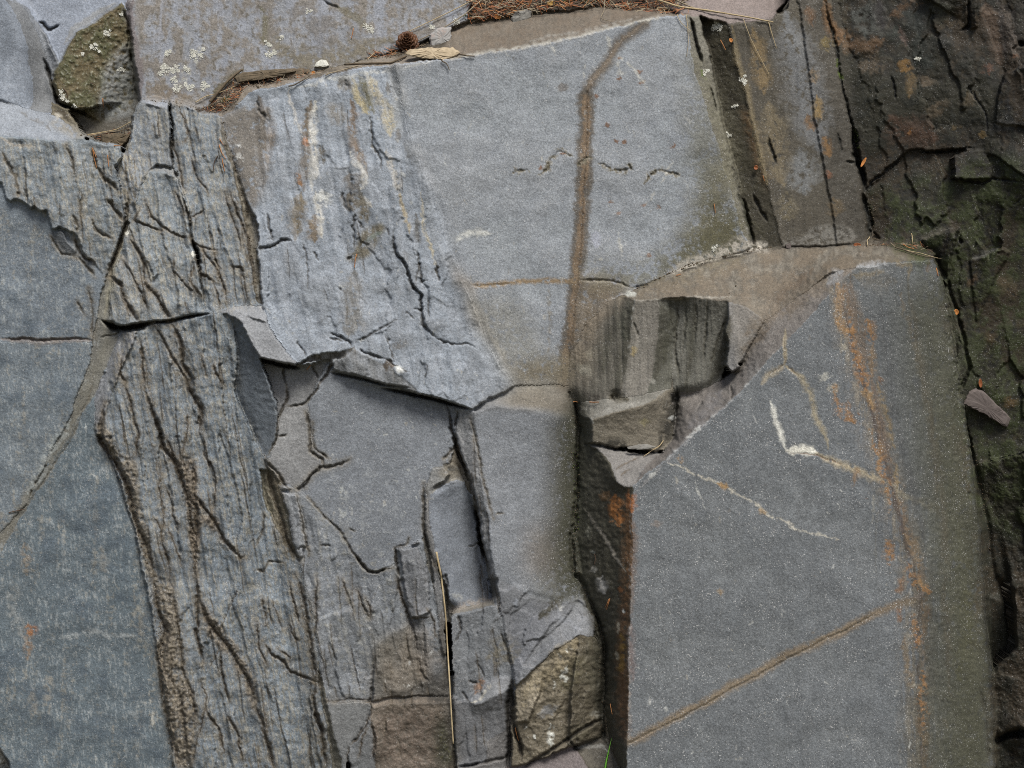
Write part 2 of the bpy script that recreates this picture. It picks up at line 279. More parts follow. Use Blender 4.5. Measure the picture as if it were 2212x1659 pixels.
F('tri', [(318, 372, 0), (352, 372, 2), (382, 380, 0), (400, 440, 6), (412, 500, 10), (430, 600, 16), (446, 674, 20), (420, 684, 24), (380, 690, 26), (332, 697, 28), (290, 705, 30), (262, 704, 28), (222, 692, 20), (232, 640, 16), (240, 590, 14), (272, 490, 12), (295, 430, 8)], (0.178, 0.2, 0.222), 0.8, 0.8)
F('lowleft', [(270, 480, 0), (282, 480, 4), (246, 580, 2), (232, 690, 2), (222, 705, 2), (262, 712, 2), (240, 770, 0), (214, 830, 0), (180, 890, -2), (130, 990, -4), (60, 1085, -4), (0, 1200, -4), (XL, 1500, -10), (XL, 1400, -10), (0, 1140, -4), (90, 1015, -4), (150, 900, -2), (196, 780, 0), (200, 735, 0), (216, 640, 0)], (0.16, 0.155, 0.14), 0.6, 0.5)
F('midleft', [(XL, 735, -4), (0, 738, 2), (100, 742, 3), (196, 738, 4), (186, 800, 4), (152, 872, 3), (136, 905, 2), (92, 1012, 2), (55, 1090, 0), (0, 1150, -2), (XL, 1400, -12)], (0.15, 0.175, 0.20), 0.6, 0.7)
F('lowleft', [(0, 1195, -2), (58, 1090, 0), (108, 985, 2), (150, 925, 4), (186, 880, 8), (205, 862, 10), (212, 930, 8), (240, 980, 6), (290, 1130, 4), (325, 1320, 0), (342, 1430, -4), (372, 1600, -12), (390, YB, -60), (XL, YB, -60), (XL, 1500, -10)], BLUE, 0.6, 0.8)
F('lowleft', [(-10, 1600, -12), (20, 1645, -30), (40, 1700, -50), (50, YB, -90), (XL, YB, -90), (XL, 1560, -40)], (0.07, 0.07, 0.065), 1.0)
F('band', [(264, 712, 14), (330, 698, 18), (440, 682, 20), (492, 674, 18), (506, 700, 18), (515, 760, 14), (505, 850, 12), (545, 935, 8), (578, 1000, 6), (600, 1060, 4), (622, 1130, 4), (645, 1210, 6), (668, 1320, 6), (686, 1450, 4), (700, 1560, 0), (722, 1660, -6), (740, YB, -40), (390, YB, -40), (378, 1640, 8), (342, 1430, 16), (325, 1320, 18), (288, 1130, 22), (240, 980, 26), (212, 935, 28), (208, 900, 26), (226, 800, 20)], (0.165, 0.19, 0.218), 0.7, 0.8)
F('band', [(265, 712, 6), (300, 706, 24), (290, 740, 26), (262, 800, 28), (238, 860, 28), (222, 920, 28), (210, 945, 26), (204, 905, 10), (222, 820, 6), (238, 770, 5)], (0.165, 0.17, 0.185), 0.5, 0.4)
F('band', [(560, 1010, -6), (590, 1020, 4), (622, 1110, 2), (640, 1200, 4), (634, 1212, -4), (610, 1160, -10), (575, 1100, -14), (568, 1050, -12)], (0.125, 0.115, 0.085), 1.4)
F('wedge', [(492, 674, 44), (520, 690, 46), (545, 720, 44), (560, 770, 38), (580, 820, 34), (600, 880, 28), (606, 950, 22), (582, 1000, 14), (552, 950, -4), (528, 900, -10), (506, 850, -12), (512, 770, -4), (505, 705, 8)], (0.12, 0.135, 0.155), 0.5, 0.3)
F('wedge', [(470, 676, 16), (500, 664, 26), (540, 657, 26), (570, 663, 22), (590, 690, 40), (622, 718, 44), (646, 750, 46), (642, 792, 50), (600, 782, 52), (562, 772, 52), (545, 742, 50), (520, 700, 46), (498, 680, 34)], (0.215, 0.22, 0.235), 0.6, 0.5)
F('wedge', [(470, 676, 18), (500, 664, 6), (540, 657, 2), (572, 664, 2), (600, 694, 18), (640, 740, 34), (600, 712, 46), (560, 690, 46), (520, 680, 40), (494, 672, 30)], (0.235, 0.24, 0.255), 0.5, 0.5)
# --- middle
F('streak', [(536, 200, -30), (548, 195, -24), (612, 184, -18), (760, 149, -12), (850, 140, -5), (880, 280, 0), (928, 400, 4), (962, 520, 4), (1002, 620, 2), (1042, 745, 0), (1112, 834, -4), (1135, 850, -4), (1100, 868, 2), (1022, 886, 14), (972, 868, 20), (900, 846, 27), (862, 838, 28), (720, 800, 24), (718, 770, 34), (690, 782, 32), (655, 790, 30), (630, 775, 30), (600, 735, 26), (578, 700, 22), (568, 660, 16), (556, 545, 6), (562, 480, 0), (548, 462, -8), (530, 420, -14), (510, 370, -20), (494, 310, -26), (478, 252, -30), (505, 240, -30), (522, 225, -28)], (0.252, 0.278, 0.32), 0.7, 0.7)
F('streak', [(720, 772, 22), (765, 755, 24), (800, 772, 22), (850, 800, 22), (905, 846, 24), (970, 868, 26), (860, 838, 22), (720, 802, 14)], (0.21, 0.215, 0.225), 0.8, 0.5)
F('streak', [(648, 786, 16), (670, 768, 18), (705, 766, 18), (768, 752, 22), (745, 772, 14), (700, 778, 12)], (0.07, 0.062, 0.05), 1.4, 0.3)
F('small', [(560, 770, -6), (600, 784, -8), (650, 792, -8), (705, 785, -6), (700, 800, -6), (680, 840, -6), (668, 872, -4), (640, 874, -2), (612, 882, 0), (602, 940, 2), (600, 880, -2), (580, 820, -4)], (0.195, 0.195, 0.20), 0.8)
F('five', [(614, 878, 0), (640, 876, 0), (664, 872, 0), (668, 920, 4), (676, 960, 6), (690, 1000, 4), (690, 1012, 4), (660, 1038, 8), (636, 1058, 6), (612, 1030, 8), (578, 998, 14), (588, 972, 12), (600, 945, 8), (604, 900, 4)], (0.20, 0.20, 0.205), 0.8)
F('centre', [(704, 796, 0), (790, 815, -6), (870, 840, -10), (972, 868, -16), (985, 890, -16), (986, 950, -14), (972, 1000, -12), (932, 1014, -6), (922, 1080, -4), (914, 1160, -4), (880, 1180, -3), (860, 1184, -2), (856, 1212, -2), (812, 1240, 0), (788, 1235, 0), (760, 1195, 1), (702, 1112, 2), (650, 1066, 2), (640, 1055, 2), (692, 1012, 2), (680, 960, 3), (668, 920, 2), (672, 870, 2), (690, 818, 2)], (0.185, 0.198, 0.222), 0.5, 0.8)
F('lowmid', [(610, 1060, 6), (640, 1056, 8), (652, 1066, 6), (704, 1112, 4), (760, 1195, 2), (788, 1238, 0), (812, 1242, -2), (858, 1214, -4), (862, 1186, 6), (884, 1180, 6), (914, 1170, 4), (926, 1230, 2), (945, 1290, 0), (955, 1400, -8), (972, 1480, -14), (972, 1500, -8), (880, 1506, -6), (808, 1514, -4), (710, 1516, 0), (700, 1420, 4), (692, 1335, 8), (676, 1280, 8), (650, 1180, 8), (622, 1090, 8)], (0.18, 0.192, 0.212), 1.0, 0.8)
F('lowmid', [(612, 1064, 14), (640, 1070, 22), (655, 1130, 20), (662, 1180, 18), (640, 1195, 12), (630, 1150, 8)], (0.235, 0.245, 0.265), 0.6)
F('lowmid', [(690, 1340, 10), (720, 1325, 14), (775, 1300, 10), (806, 1370, 6), (808, 1430, 4), (800, 1512, 2), (712, 1516, 4), (702, 1420, 8)], (0.21, 0.222, 0.242), 0.6, 0.8)
F('lowmid', [(862, 1188, 14), (900, 1180, 18), (926, 1235, 14), (930, 1320, 8), (905, 1332, 8), (885, 1334, 6), (872, 1260, 8)], (0.19, 0.195, 0.21), 1.0)
F('lowmid', [(806, 1400, 6), (830, 1375, 6), (884, 1345, 4), (910, 1440, -2), (935, 1480, -4), (970, 1502, -6), (880, 1506, 4), (806, 1516, 8)], (0.15, 0.142, 0.13), 1.4, 0.5)
F('nook', [(706, 1520, 10), (800, 1518, 10), (802, 1548, 6), (770, 1600, 6), (752, 1625, 6), (756, YB, -30), (740, YB, -30), (738, 1660, 4), (724, 1590, 8)], (0.175, 0.178, 0.182), 0.8)
F('nib', [(803, 1552, 14), (772, 1604, 12), (752, 1630, 12), (762, 1690, 8), (765, YB, -20), (812, YB, -20), (810, 1600, 12)], (0.165, 0.17, 0.178), 0.8)
F('footbrown', [(804, 1516, -2), (850, 1506, -4), (920, 1502, -8), (972, 1504, -14), (975, 1515, 6), (900, 1518, 10), (840, 1520, 10), (806, 1528, 10)], (0.20, 0.165, 0.135), 0.8, 0.4)
F('footbrown', [(806, 1528, 14), (840, 1520, 14), (900, 1518, 14), (975, 1515, 10), (978, 1580, 2), (984, 1660, -6), (990, YB, -40), (812, YB, -20), (814, 1600, 14), (804, 1560, 14)], (0.13, 0.11, 0.09), 2.0, 0.5)
F('lens', [(932, 1012, -12), (975, 1002, -14), (1000, 1000, -30), (1030, 1030, -40), (1065, 1290, -50), (1040, 1305, -40), (980, 1325, -30), (955, 1350, -20), (930, 1240, -10), (916, 1130, -8), (922, 1070, -8)], (0.17, 0.165, 0.155), 0.7)
F('lens', [(922, 1086, -2), (936, 1064, 2), (960, 1045, 0), (985, 1036, -8), (1010, 1046, -34), (1028, 1110, -50), (1044, 1190, -64), (1064, 1296, -76), (1040, 1308, -44), (1010, 1310, -16), (985, 1316, -6), (968, 1290, 0), (952, 1230, 2), (938, 1190, 2), (926, 1140, 0)], (0.175, 0.19, 0.22), 0.5, 0.6)
F('lens', [(920, 1078, 4), (936, 1050, 4), (932, 1066, 6), (926, 1100, 6), (930, 1140, 6), (940, 1190, 6), (958, 1290, 2), (964, 1400, 0), (952, 1400, 0), (936, 1240, 4), (918, 1140, 4)], (0.15, 0.15, 0.155), 0.5)
F('lens', [(932, 1014, 0), (958, 1008, 0), (974, 1022, -2), (960, 1038, 2), (940, 1050, 2), (930, 1070, 2), (920, 1060, 0)], (0.205, 0.205, 0.205), 0.6)
F('column', [(1022, 884, -4), (1112, 833, -12), (1228, 831, -24), (1246, 868, -24), (1242, 902, -18), (1180, 890, 6), (1075, 876, 12), (1030, 896, 12)], (0.145, 0.127, 0.103), 0.5, 0.4)
F('column', [(1022, 893, 12), (1075, 876, 12), (1180, 889, 6), (1225, 897, -8), (1244, 902, -22), (1246, 1000, -26), (1246, 1200, -28), (1258, 1292, -26), (1225, 1302, -6), (1190, 1312, 4), (1160, 1292, 8), (1118, 1270, 8), (1076, 1250, 10), (1060, 1200, 12), (1044, 1080, 12), (1030, 960, 12)], (0.185, 0.195, 0.215), 0.5, 0.9)
F('column', [(984, 884, -10), (1004, 892, 0), (1022, 894, 10), (1032, 960, 10), (1046, 1080, 10), (1062, 1200, 8), (1078, 1300, 6), (1082, 1332, 4), (1066, 1300, -10), (1046, 1180, -8), (1030, 1110, -4), (1018, 1070, -4), (1008, 1020, -4), (994, 970, -6), (986, 940, -10)], (0.19, 0.192, 0.20), 0.9, 0.6)
F('column', [(984, 930, -34), (992, 965, -30), (1008, 1015, -26), (1020, 1070, -30), (1010, 1060, -36), (990, 1010, -36), (975, 1000, -20), (984, 960, -26)], (0.12, 0.105, 0.085), 1.2)
F('column', [(1076, 1250, 10), (1118, 1270, 8), (1160, 1292, 8), (1192, 1312, 4), (1250, 1298, -20), (1288, 1330, -10), (1284, 1376, 2), (1250, 1372, 16), (1205, 1402, 24), (1150, 1450, 28), (1114, 1486, 26), (1104, 1430, 18), (1086, 1340, 12)], (0.175, 0.18, 0.195), 0.8, 0.5)
F('column', [(1150, 1294, 8), (1200, 1306, 2), (1245, 1302, -16), (1240, 1312, -12), (1190, 1350, 16), (1160, 1390, 24), (1130, 1440, 26), (1112, 1480, 20), (1106, 1440, 14), (1098, 1390, 10), (1100, 1330, 8)], (0.175, 0.18, 0.198), 0.9, 0.4)
F('foot', [(968, 1326, -26), (990, 1312, -40), (1040, 1302, -42), (1066, 1294, -44), (1068, 1310, 4), (1040, 1312, 6), (985, 1326, 8)], (0.20, 0.185, 0.165), 0.5, 0.4)
F('foot', [(976, 1330, 4), (1000, 1325, 8), (1040, 1312, 10), (1066, 1306, 8), (1080, 1336, 8), (1098, 1400, 6), (1112, 1490, 2), (1104, 1560, -6), (1106, 1620, -14), (1110, YB, -50), (992, YB, -40), (990, 1640, 2), (986, 1500, 6), (980, 1420, 6)], (0.17, 0.178, 0.192), 1.0, 0.6)
F('foot', [(1010, 1512, 14), (1030, 1490, 16), (1050, 1472, 16), (1080, 1462, 12), (1100, 1462, 8), (1108, 1485, 4), (1080, 1500, 22), (1050, 1515, 26), (1025, 1524, 26)], (0.20, 0.205, 0.22), 0.6, 0.4)
F('foot', [(986, 1520, 12), (1010, 1512, 14), (1025, 1524, 24), (1050, 1515, 24), (1080, 1500, 20), (1108, 1486, 2), (1104, 1560, -8), (1106, 1650, -16), (1050, 1645, 2), (992, 1655, 6)], (0.15, 0.152, 0.162), 0.8, 0.5)
F('foot', [(1050, 1600, 2), (1106, 1570, -10), (1106, 1650, -20), (990, YB, 0), (992, 1660, 20), (1050, 1648, 4)], (0.14, 0.135, 0.135), 0.8, 0.5)
F('broken', [(1114, 1484, 20), (1155, 1450, 24), (1206, 1402, 20), (1252, 1371, 12), (1286, 1378, 0), (1300, 1420, -12), (1304, 1520, -16), (1300, 1600, -18), (1262, 1606, 2), (1234, 1612, 16), (1170, 1640, 14), (1120, 1662, 10), (1106, YB, -20), (1104, 1600, 8), (1108, 1530, 14)], (0.15, 0.128, 0.094), 1.6, 0.4)
F('broken', [(1252, 1371, 14), (1286, 1378, 0), (1300, 1420, -12), (1304, 1520, -16), (1300, 1600, -18), (1262, 1606, 2), (1226, 1612, 24), (1232, 1540, 32), (1236, 1460, 34)], (0.105, 0.09, 0.065), 1.4, 0.4)
F('broken', [(1114, 1484, 16), (1150, 1452, 14), (1180, 1425, 20), (1165, 1500, 26), (1140, 1560, 26), (1112, 1560, 14)], (0.20, 0.172, 0.13), 1.6, 0.4)
F('mauve', [(1030, 1670, 10), (1075, 1662, -2), (1125, 1655, -8), (1180, 1634, -6), (1228, 1614, -2), (1240, 1612, -10), (1260, 1640, 10), (1275, 1662, 30), (1290, 1800, 60), (1290, YB, 60), (1000, YB, 60), (1010, 1760, 50)], (0.165, 0.14, 0.14), 0.9, 0.4)
F('mauve', [(1236, 1612, -20), (1265, 1604, -20), (1300, 1592, -24), (1318, 1615, -10), (1340, 1660, 0), (1350, YB, 0), (1292, YB, 20), (1276, 1662, 10), (1255, 1632, -4)], (0.10, 0.09, 0.075), 1.2)
F('lowmid', [(686, 1440, -4), (704, 1510, 8), (722, 1585, 8), (738, 1640, 2), (744, YB, -30), (715, YB, -40), (716, 1650, -14), (704, 1560, -12), (690, 1490, -10)], (0.11, 0.105, 0.088), 0.9)
# --- scooped block and its ledge
F('bed', hh([(1226, 830), (1330, 640), (1600, 600), (1600, 870), (1440, 1000), (1250, 980)], -45), (0.07, 0.06, 0.045), 1)
F('ledge', [(1310, 652, -6), (1345, 636, 0), (1372, 645, 44), (1366, 700, 39), (1362, 735, 34), (1354, 790, 31), (1340, 850, 34), (1304, 866, 20), (1252, 870, -10), (1226, 836, -22), (1232, 765, -20), (1264, 704, -16)], (0.105, 0.096, 0.08), 0.7, 0.4)
F('ledge', [(1370, 644, 44), (1426, 643, 45), (1424, 700, 38), (1420, 745, 34), (1410, 805, 31), (1396, 856, 35), (1335, 866, 34), (1354, 790, 31), (1362, 735, 34)], (0.19, 0.175, 0.155), 0.6, 0.5)
F('ledge', [(1424, 642, 44), (1468, 642, 24), (1462, 700, 16), (1456, 745, 11), (1452, 800, 11), (1448, 850, 18), (1396, 857, 35), (1410, 805, 31), (1420, 745, 34)], (0.10, 0.098, 0.082), 0.7, 0.4)
F('ledge', [(1462, 642, 22), (1490, 642, 43), (1530, 646, 45), (1576, 650, 46), (1590, 690, 34), (1580, 740, 22), (1566, 800, 14), (1556, 826, 14), (1500, 850, 14), (1458, 864, 14), (1450, 810, 10), (1456, 745, 11)], (0.128, 0.124, 0.108), 0.7, 0.4)
F('ledge', [(1572, 648, 50), (1610, 660, 58), (1650, 690, 68), (1610, 750, 70), (1592, 800, 66), (1578, 806, 64), (1568, 790, 60), (1574, 740, 60), (1566, 720, 56), (1572, 690, 54)], (0.195, 0.19, 0.19), 0.7, 0.5)
F('ledge', [(1342, 640, 4), (1400, 612, -10), (1480, 572, -16), (1560, 556, -20), (1625, 536, -26), (1690, 536, -42), (1800, 529, -48), (1888, 522, -56), (1965, 522, -40), (2022, 550, -6), (2012, 562, 46), (1930, 568, 80), (1850, 576, 98), (1790, 592, 96), (1742, 640, 88), (1700, 690, 76), (1650, 690, 66), (1612, 662, 58), (1576, 652, 50), (1530, 646, 46), (1460, 643, 46), (1400, 650, 50), (1368, 648, 42)], (0.118, 0.102, 0.082), 0.5, 0.35)
F('floor', [(1226, 834, -26), (1252, 868, -10), (1304, 862, 20), (1335, 860, 33), (1396, 850, 34), (1450, 838, 20), (1400, 872, 40), (1350, 888, 42), (1310, 897, 38), (1276, 908, 28), (1252, 902, -10), (1246, 870, -24)], (0.185, 0.175, 0.155), 0.5, 0.4)
F('floor', [(1250, 900, -26), (1276, 906, 20), (1282, 960, 22), (1262, 958, -22)], (0.085, 0.08, 0.06), 0.8)
F('floor', [(1275, 905, 28), (1310, 896, 38), (1352, 886, 42), (1405, 868, 40), (1452, 836, 26), (1462, 870, 16), (1458, 920, 14), (1448, 968, 12), (1420, 974, 20), (1350, 968, 24), (1280, 960, 22)], (0.165, 0.145, 0.115), 1.0, 0.4)
# --- big block
F('big', [(1244, 868, -34), (1250, 904, -32), (1262, 958, -20), (1285, 966, 4), (1310, 985, 40), (1322, 1006, 60), (1332, 1042, 80), (1346, 1050, 86), (1366, 1048, 94), (1366, 1200, 96), (1360, 1400, 96), (1353, 1659, 96), (1345, YB, 80), (1330, YB, 0), (1342, 1665, 40), (1316, 1605, -10), (1306, 1500, -20), (1304, 1420, -20), (1288, 1335, -24), (1256, 1250, -30), (1244, 1150, -34), (1246, 1000, -34)], (0.055, 0.05, 0.036), 0.9, 0.35)
F('big', [(1270, 960, 4), (1285, 958, 10), (1350, 972, 14), (1440, 976, 2), (1420, 985, 30), (1400, 1000, 60), (1365, 1048, 93), (1345, 1050, 88), (1332, 1040, 80), (1324, 1005, 56), (1310, 985, 36)], (0.165, 0.155, 0.148), 0.6, 0.4)
F('big', [(1448, 850, -14), (1500, 846, -16), (1556, 822, -8), (1580, 804, 20), (1594, 796, 50), (1650, 690, 64), (1700, 660, 66), (1790, 592, 80), (1850, 575, 98), (1806, 616, 108), (1700, 738, 104), (1590, 856, 100), (1500, 936, 98), (1440, 990, 96), (1366, 1048, 94), (1400, 1000, 60), (1434, 974, 24), (1452, 950, 4), (1458, 900, -10)], (0.145, 0.13, 0.12), 0.7, 0.45)
F('big', [(1366, 1048, 94), (1440, 989, 96), (1500, 935, 98), (1590, 855, 100), (1700, 738, 104), (1806, 615, 108), (1850, 770, 108), (1892, 930, 108), (1935, 1080, 108), (1962, 1190, 106), (1988, 1280, 106), (1982, 1450, 104), (1992, YB, 80), (1344, YB, 60), (1353, 1659, 90), (1359, 1400, 94), (1366, 1200, 94)], (0.132, 0.141, 0.152), 0.3, 1.3)
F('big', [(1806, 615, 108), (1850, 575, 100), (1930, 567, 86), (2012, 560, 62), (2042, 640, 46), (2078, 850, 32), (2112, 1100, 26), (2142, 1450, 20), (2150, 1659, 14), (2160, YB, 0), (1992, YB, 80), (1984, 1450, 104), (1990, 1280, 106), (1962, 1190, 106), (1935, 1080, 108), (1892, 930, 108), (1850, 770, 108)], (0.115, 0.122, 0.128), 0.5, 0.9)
facet(*FL[0])
for _f in FL[1:]:                 # first a swollen copy of each facet so that no joint between facets is left open
    c = np.mean([p[:2] for p in _f[1]], 0); v = []
    for p in _f[1]:
        d = np.array(p[:2]) - c; r = max(np.hypot(*d), 1); v.append((p[0] + d[0] / r * 14, p[1] + d[1] / r * 14, p[2]))
    facet(_f[0], v, *_f[2:])
for _f in FL: 
    if _f is not FL[0]: facet(*_f)
for _ in range(2):                # remove stray spikes of the interpolation
    H = np.median(np.stack([np.roll(H, (a, b), (0, 1)) for a in (-1, 0, 1) for b in (-1, 0, 1)]), 0)
H *= 1.25
# ------------------------------------------------------------------ relief of the cleavage, cracks, stains
BAND = [(262, 712), (500, 672), (515, 850), (580, 1000), (645, 1210), (690, 1480), (722, 1700), (380, 1700), (342, 1430), (290, 1130), (210, 935)]
TRI = [(270, 480), (320, 372), (380, 378), (446, 674), (330, 697), (225, 692)]
STRIP = [(366, 216), (472, 246), (552, 465), (566, 664), (446, 674), (378, 370)]
LEFTF = [(0, 296), (262, 320), (290, 300), (312, 395), (262, 520), (222, 590), (178, 540), (132, 488), (66, 452), (6, 395)]
PRONG = [(286, 250), (318, 225), (363, 236), (373, 362), (322, 370), (272, 485), (250, 360)]
QF = [(545, 200), (850, 142), (1002, 620), (1112, 834), (1022, 886), (655, 790), (568, 660)]
soften([(10, -10), (60, 0), (100, 90), (130, 250), (60, 260), (40, 120)], 14, 8); soften([(1226, 830), (1310, 650), (1345, 650), (1340, 840), (1250, 870)], 10, 5); soften([(1226, 800), (1560, 790), (1560, 850), (1226, 880)], 9, 6); soften([(918, 1060), (1000, 1036), (1066, 1300), (980, 1330)], 8, 5); soften([(1150, 870), (1244, 870), (1244, 1300), (1150, 1300)], 12, 8)
for p_, a_ in ((BAND, 1.0), (TRI, 0.9), (STRIP, 0.9), (LEFTF, 0.7), (PRONG, 0.6)):
    relief(p_, S3, 8 * a_, 8); relief(p_, S1, 1.2 * a_, 6); relief(p_, S2, 0.7, 6); relief(p_, N40, 4, 6); relief(p_, N12, 0.4, 6)
    relief(p_, S3, 5 * a_, 6, True)
    plates(p_, 30, 190, 0.18, 40, 5.5 * a_, 5, .22, (0.09, 0.07, 0.05)); plates(p_, 11, 80, 0.18, 41, 1.6 * a_, 5, 0.1, (0.10, 0.08, 0.06))
    patch(p_, (0.29, 0.265, 0.215), 0.5, 8, 0.4 * S1 + 0.45 * N12 + 0.8 * A8, 0.12, 2.5)
    patch(p_, (0.12, 0.095, 0.066), 0.3, 8, -np.abs(S1 + 0.8 * N12), -0.05, 14)
    patch(p_, (0.10, 0.125, 0.155), 0.35, 8, -S3 + 0.5 * N40, 0.15, 2.5)
relief(QF, S3, 6, 8); relief(QF, S1, 0.5, 8); relief(QF, S2, 0.25, 8); relief(QF, N150, 5, 8); relief(QF, N40, 2, 8)
plates(QF, 62, 170, 0.16, 44, 2.6, 8, .3, (0.10, 0.095, 0.085), 0.8, .07); plates(QF, 20, 60, 0.16, 45, 0.7, 8, .15, (0.10, 0.095, 0.085), 0.6, .05)
LMID = [(620, 1060), (790, 1240), (860, 1215), (930, 1180), (972, 1490), (710, 1516), (640, 1180)]
relief(LMID, S3, 7, 8); relief(LMID, S1, 2.2, 8); relief(LMID, S2, 1.0, 8); relief(LMID, N40, 2.5, 8)
plates(LMID, 40, 130, 0.12, 46, 4, 6, .4); plates(LMID, 15, 50, 0.12, 47, 1.4, 6, .25)
COLU = [(985, 885), (1030, 900), (1080, 1330), (1104, 1600), (990, 1650), (980, 1330), (1040, 1300), (1010, 1040)]
relief(COLU, S1, 1.5, 6); relief(COLU, S2, .7, 6); plates(COLU, 24, 80, 0.12, 48, 3.4, 5, .35); plates([(1076, 1250), (1288, 1330), (1250, 1372), (1114, 1486)], 40, 60, -0.4, 49, 4, 5, .3)
for p_ in ([(1226, 640), (1600, 640), (1600, 860), (1226, 870)],):
    relief(p_, V1, 2.5, 6)
relief([(1244, 870), (1366, 1048), (1353, 1700), (1300, 1600)], V1, 2.5, 6)
relief([(1830, 580), (2010, 562), (2150, 1700), (1992, 1700), (1962, 1190)], V1, 2.2, 10)
relief([(1572, 52), (1790, 0), (1890, 520), (1692, 540)], V2, 4, 8)
plates([(1800, -100), (2400, -100), (2400, 1700), (2150, 1700), (2020, 560), (1880, 520)], 70, 260, 0.2, 50, 7, 6, .3, (0.02, 0.018, 0.014), .9); relief([(1800, -100), (2400, -100), (2400, 1700), (2150, 1700), (2020, 560), (1880, 520)], N150, 6, 10)
relief([(1800, -100), (2400, -100), (2400, 1700), (2150, 1700), (2020, 560), (1880, 520)], N40, 1.2, 10)
# lower left slabs: milky mottling and drip marks
LL_ = [(0, 450), (110, 500), (200, 600), (214, 735), (190, 880), (240, 980), (290, 1130), (342, 1430), (385, 1760), (-200, 1760), (-200, 450)]
relief(LL_, N150, 5, 12)
patch(LL_, (0.30, 0.32, 0.33), 0.46, 10, N40 * 0.4 + N12 * 0.35 + A8 * 0.9 + V1 * 0.45, 0.3, 3)
patch(LL_, (0.24, 0.22, 0.185), 0.45, 10, 0.8 * V2 + 0.5 * N12 + .5 * N5, 0.38, 3)
patch(LL_, (0.085, 0.11, 0.14), 0.45, 10, -N40 + N150, 0.3, 2)
for a_, w_, c_, o_ in ((T(0, 3, [(230, 400), (250, 560), (240, 720)]), 7, (0.24, 0.14, 0.07), .5), (T(0, 3, [(240, 420), (275, 460), (250, 510)]), 9, RUST, .55), (T(0, 2, [(210, 1380), (230, 1500), (240, 1659)]), 9, (0.22, 0.18, 0.14), .6),
        (T(0, 3, [(420, 830), (410, 1000), (425, 1180)]), 8, (0.26, 0.24, 0.21), .55), (T(0, 3, [(120, 0), (110, 300), (230, 560)]), 12, (0.26, 0.26, 0.25), .35), (T(0, 3, [(260, 1000), (330, 1250)]), 8, (0.26, 0.24, 0.21), .4),
        (T(0, 3, [(420, 540), (600, 520), (750, 480), (850, 475), (950, 520), (1160, 510)]), 5, (0.33, 0.35, 0.36), .6), (T(0, 3, [(1180, 200), (1200, 420), (1240, 700)]), 10, (0.27, 0.25, 0.21), .45), (T(0, 3, [(1290, 1000), (1320, 1120), (1330, 1300)]), 2.5, PALE, .6),
        (T(0, 3, [(1250, 1050), (1150, 1200), (1180, 1260)]), 5, (0.3, 0.32, 0.33), .5), (T(0, 2, [(880, 1400), (900, 1659)]), 9, (0.24, 0.22, 0.19), .4), (T(0, 2, [(20, 1100), (20, 1350)]), 10, (0.24, 0.22, 0.19), .5)):
    stain(a_, w_, c_, o_, 0.8, 1.4, N12, -0.1)
# tan diagonal gully
GUL = [(276, 485), (245, 580), (228, 690), (232, 740), (205, 800), (168, 890), (130, 960), (75, 1050), (10, 1150), (-40, 1220)]
stain(GUL, 9.5, (0.16, 0.152, 0.13), 0.7, 0.7, 1.8, N12, -.5)
stain([(150, 905), (100, 985), (60, 1070)], 9, (0.30, 0.32, 0.32), 0.7, 0.8, 1.3, N12, -0.2)
stain([(265, 525), (243, 590), (226, 680)], 5, (0.30, 0.28, 0.22), 0.5, 0.8)
crack([(272, 485), (255, 530), (238, 590)], 1.6, 8); crack([(205, 800), (190, 862), (150, 955), (92, 1040), (48, 1110), (5, 1180)], 1.5, 5, DIRT, .5)
UPF = [(860, 150), (1480, 40), (1600, 480), (1340, 640), (1230, 830), (1110, 830), (960, 520)]; BGF = [(1370, 1060), (1800, 640), (1980, 1280), (1985, 1655), (1360, 1655)]
# broad weathering films on the two largest faces
patch(UPF, (0.185, 0.185, 0.185), .22, 30, N150 + .6 * N40 + .3 * N12, .1, 1.6); patch(UPF, (0.27, 0.29, 0.31), .35, 30, -N150 + .4 * V2 + .3 * N12, .15, 1.6)
patch(BGF, (0.11, 0.115, 0.122), .25, 30, N150 + .5 * V2 + .3 * N12, .05, 1.6); patch(BGF, (0.17, 0.178, 0.185), .35, 30, -N150 + .4 * V2 + .3 * N12, .15, 1.6)
relief(UPF, N150, 4, 40); relief(BGF, N150, 2.5, 40); relief(BGF, V2, 1.2, 30); relief(UPF, N40, .4, 30)
# long splits along the cleavage, each with one lip proud of the other
rp = random.Random(9)
def splits(poly, n, L=(60, 220), slope=(.10, .24), amp=(2, 6), w=(.8, 1.7)):
    x0, x1 = min(p[0] for p in poly), max(p[0] for p in poly); y0, y1 = min(p[1] for p in poly), max(p[1] for p in poly); k = 0
    while k < n:
        x, y = rp.uniform(x0, x1), rp.uniform(y0, y1); l = rp.uniform(*L); sl = rp.uniform(*slope); pts = []; t = 0; jx = 0
        while t < l:
            q = (x + sl * t + jx, y + t)
            if not inside(np.array([q[0]]), np.array([q[1]]), poly)[0]: break
            pts.append(q); t += rp.uniform(7, 20); jx += rp.choice((-2.5, -1, 0, 0, 1, 3)) * rp.random()
        if len(pts) < 3: continue
        k += 1; a = rp.uniform(*amp); sd = rp.choice((-1, -1, 1)); step(pts, a, rp.uniform(7, 18), sd, .5, (0.13, 0.105, 0.075), .5)
        crack(pts, rp.uniform(*w), a, (0.065, 0.052, 0.038), .7, True, .5)
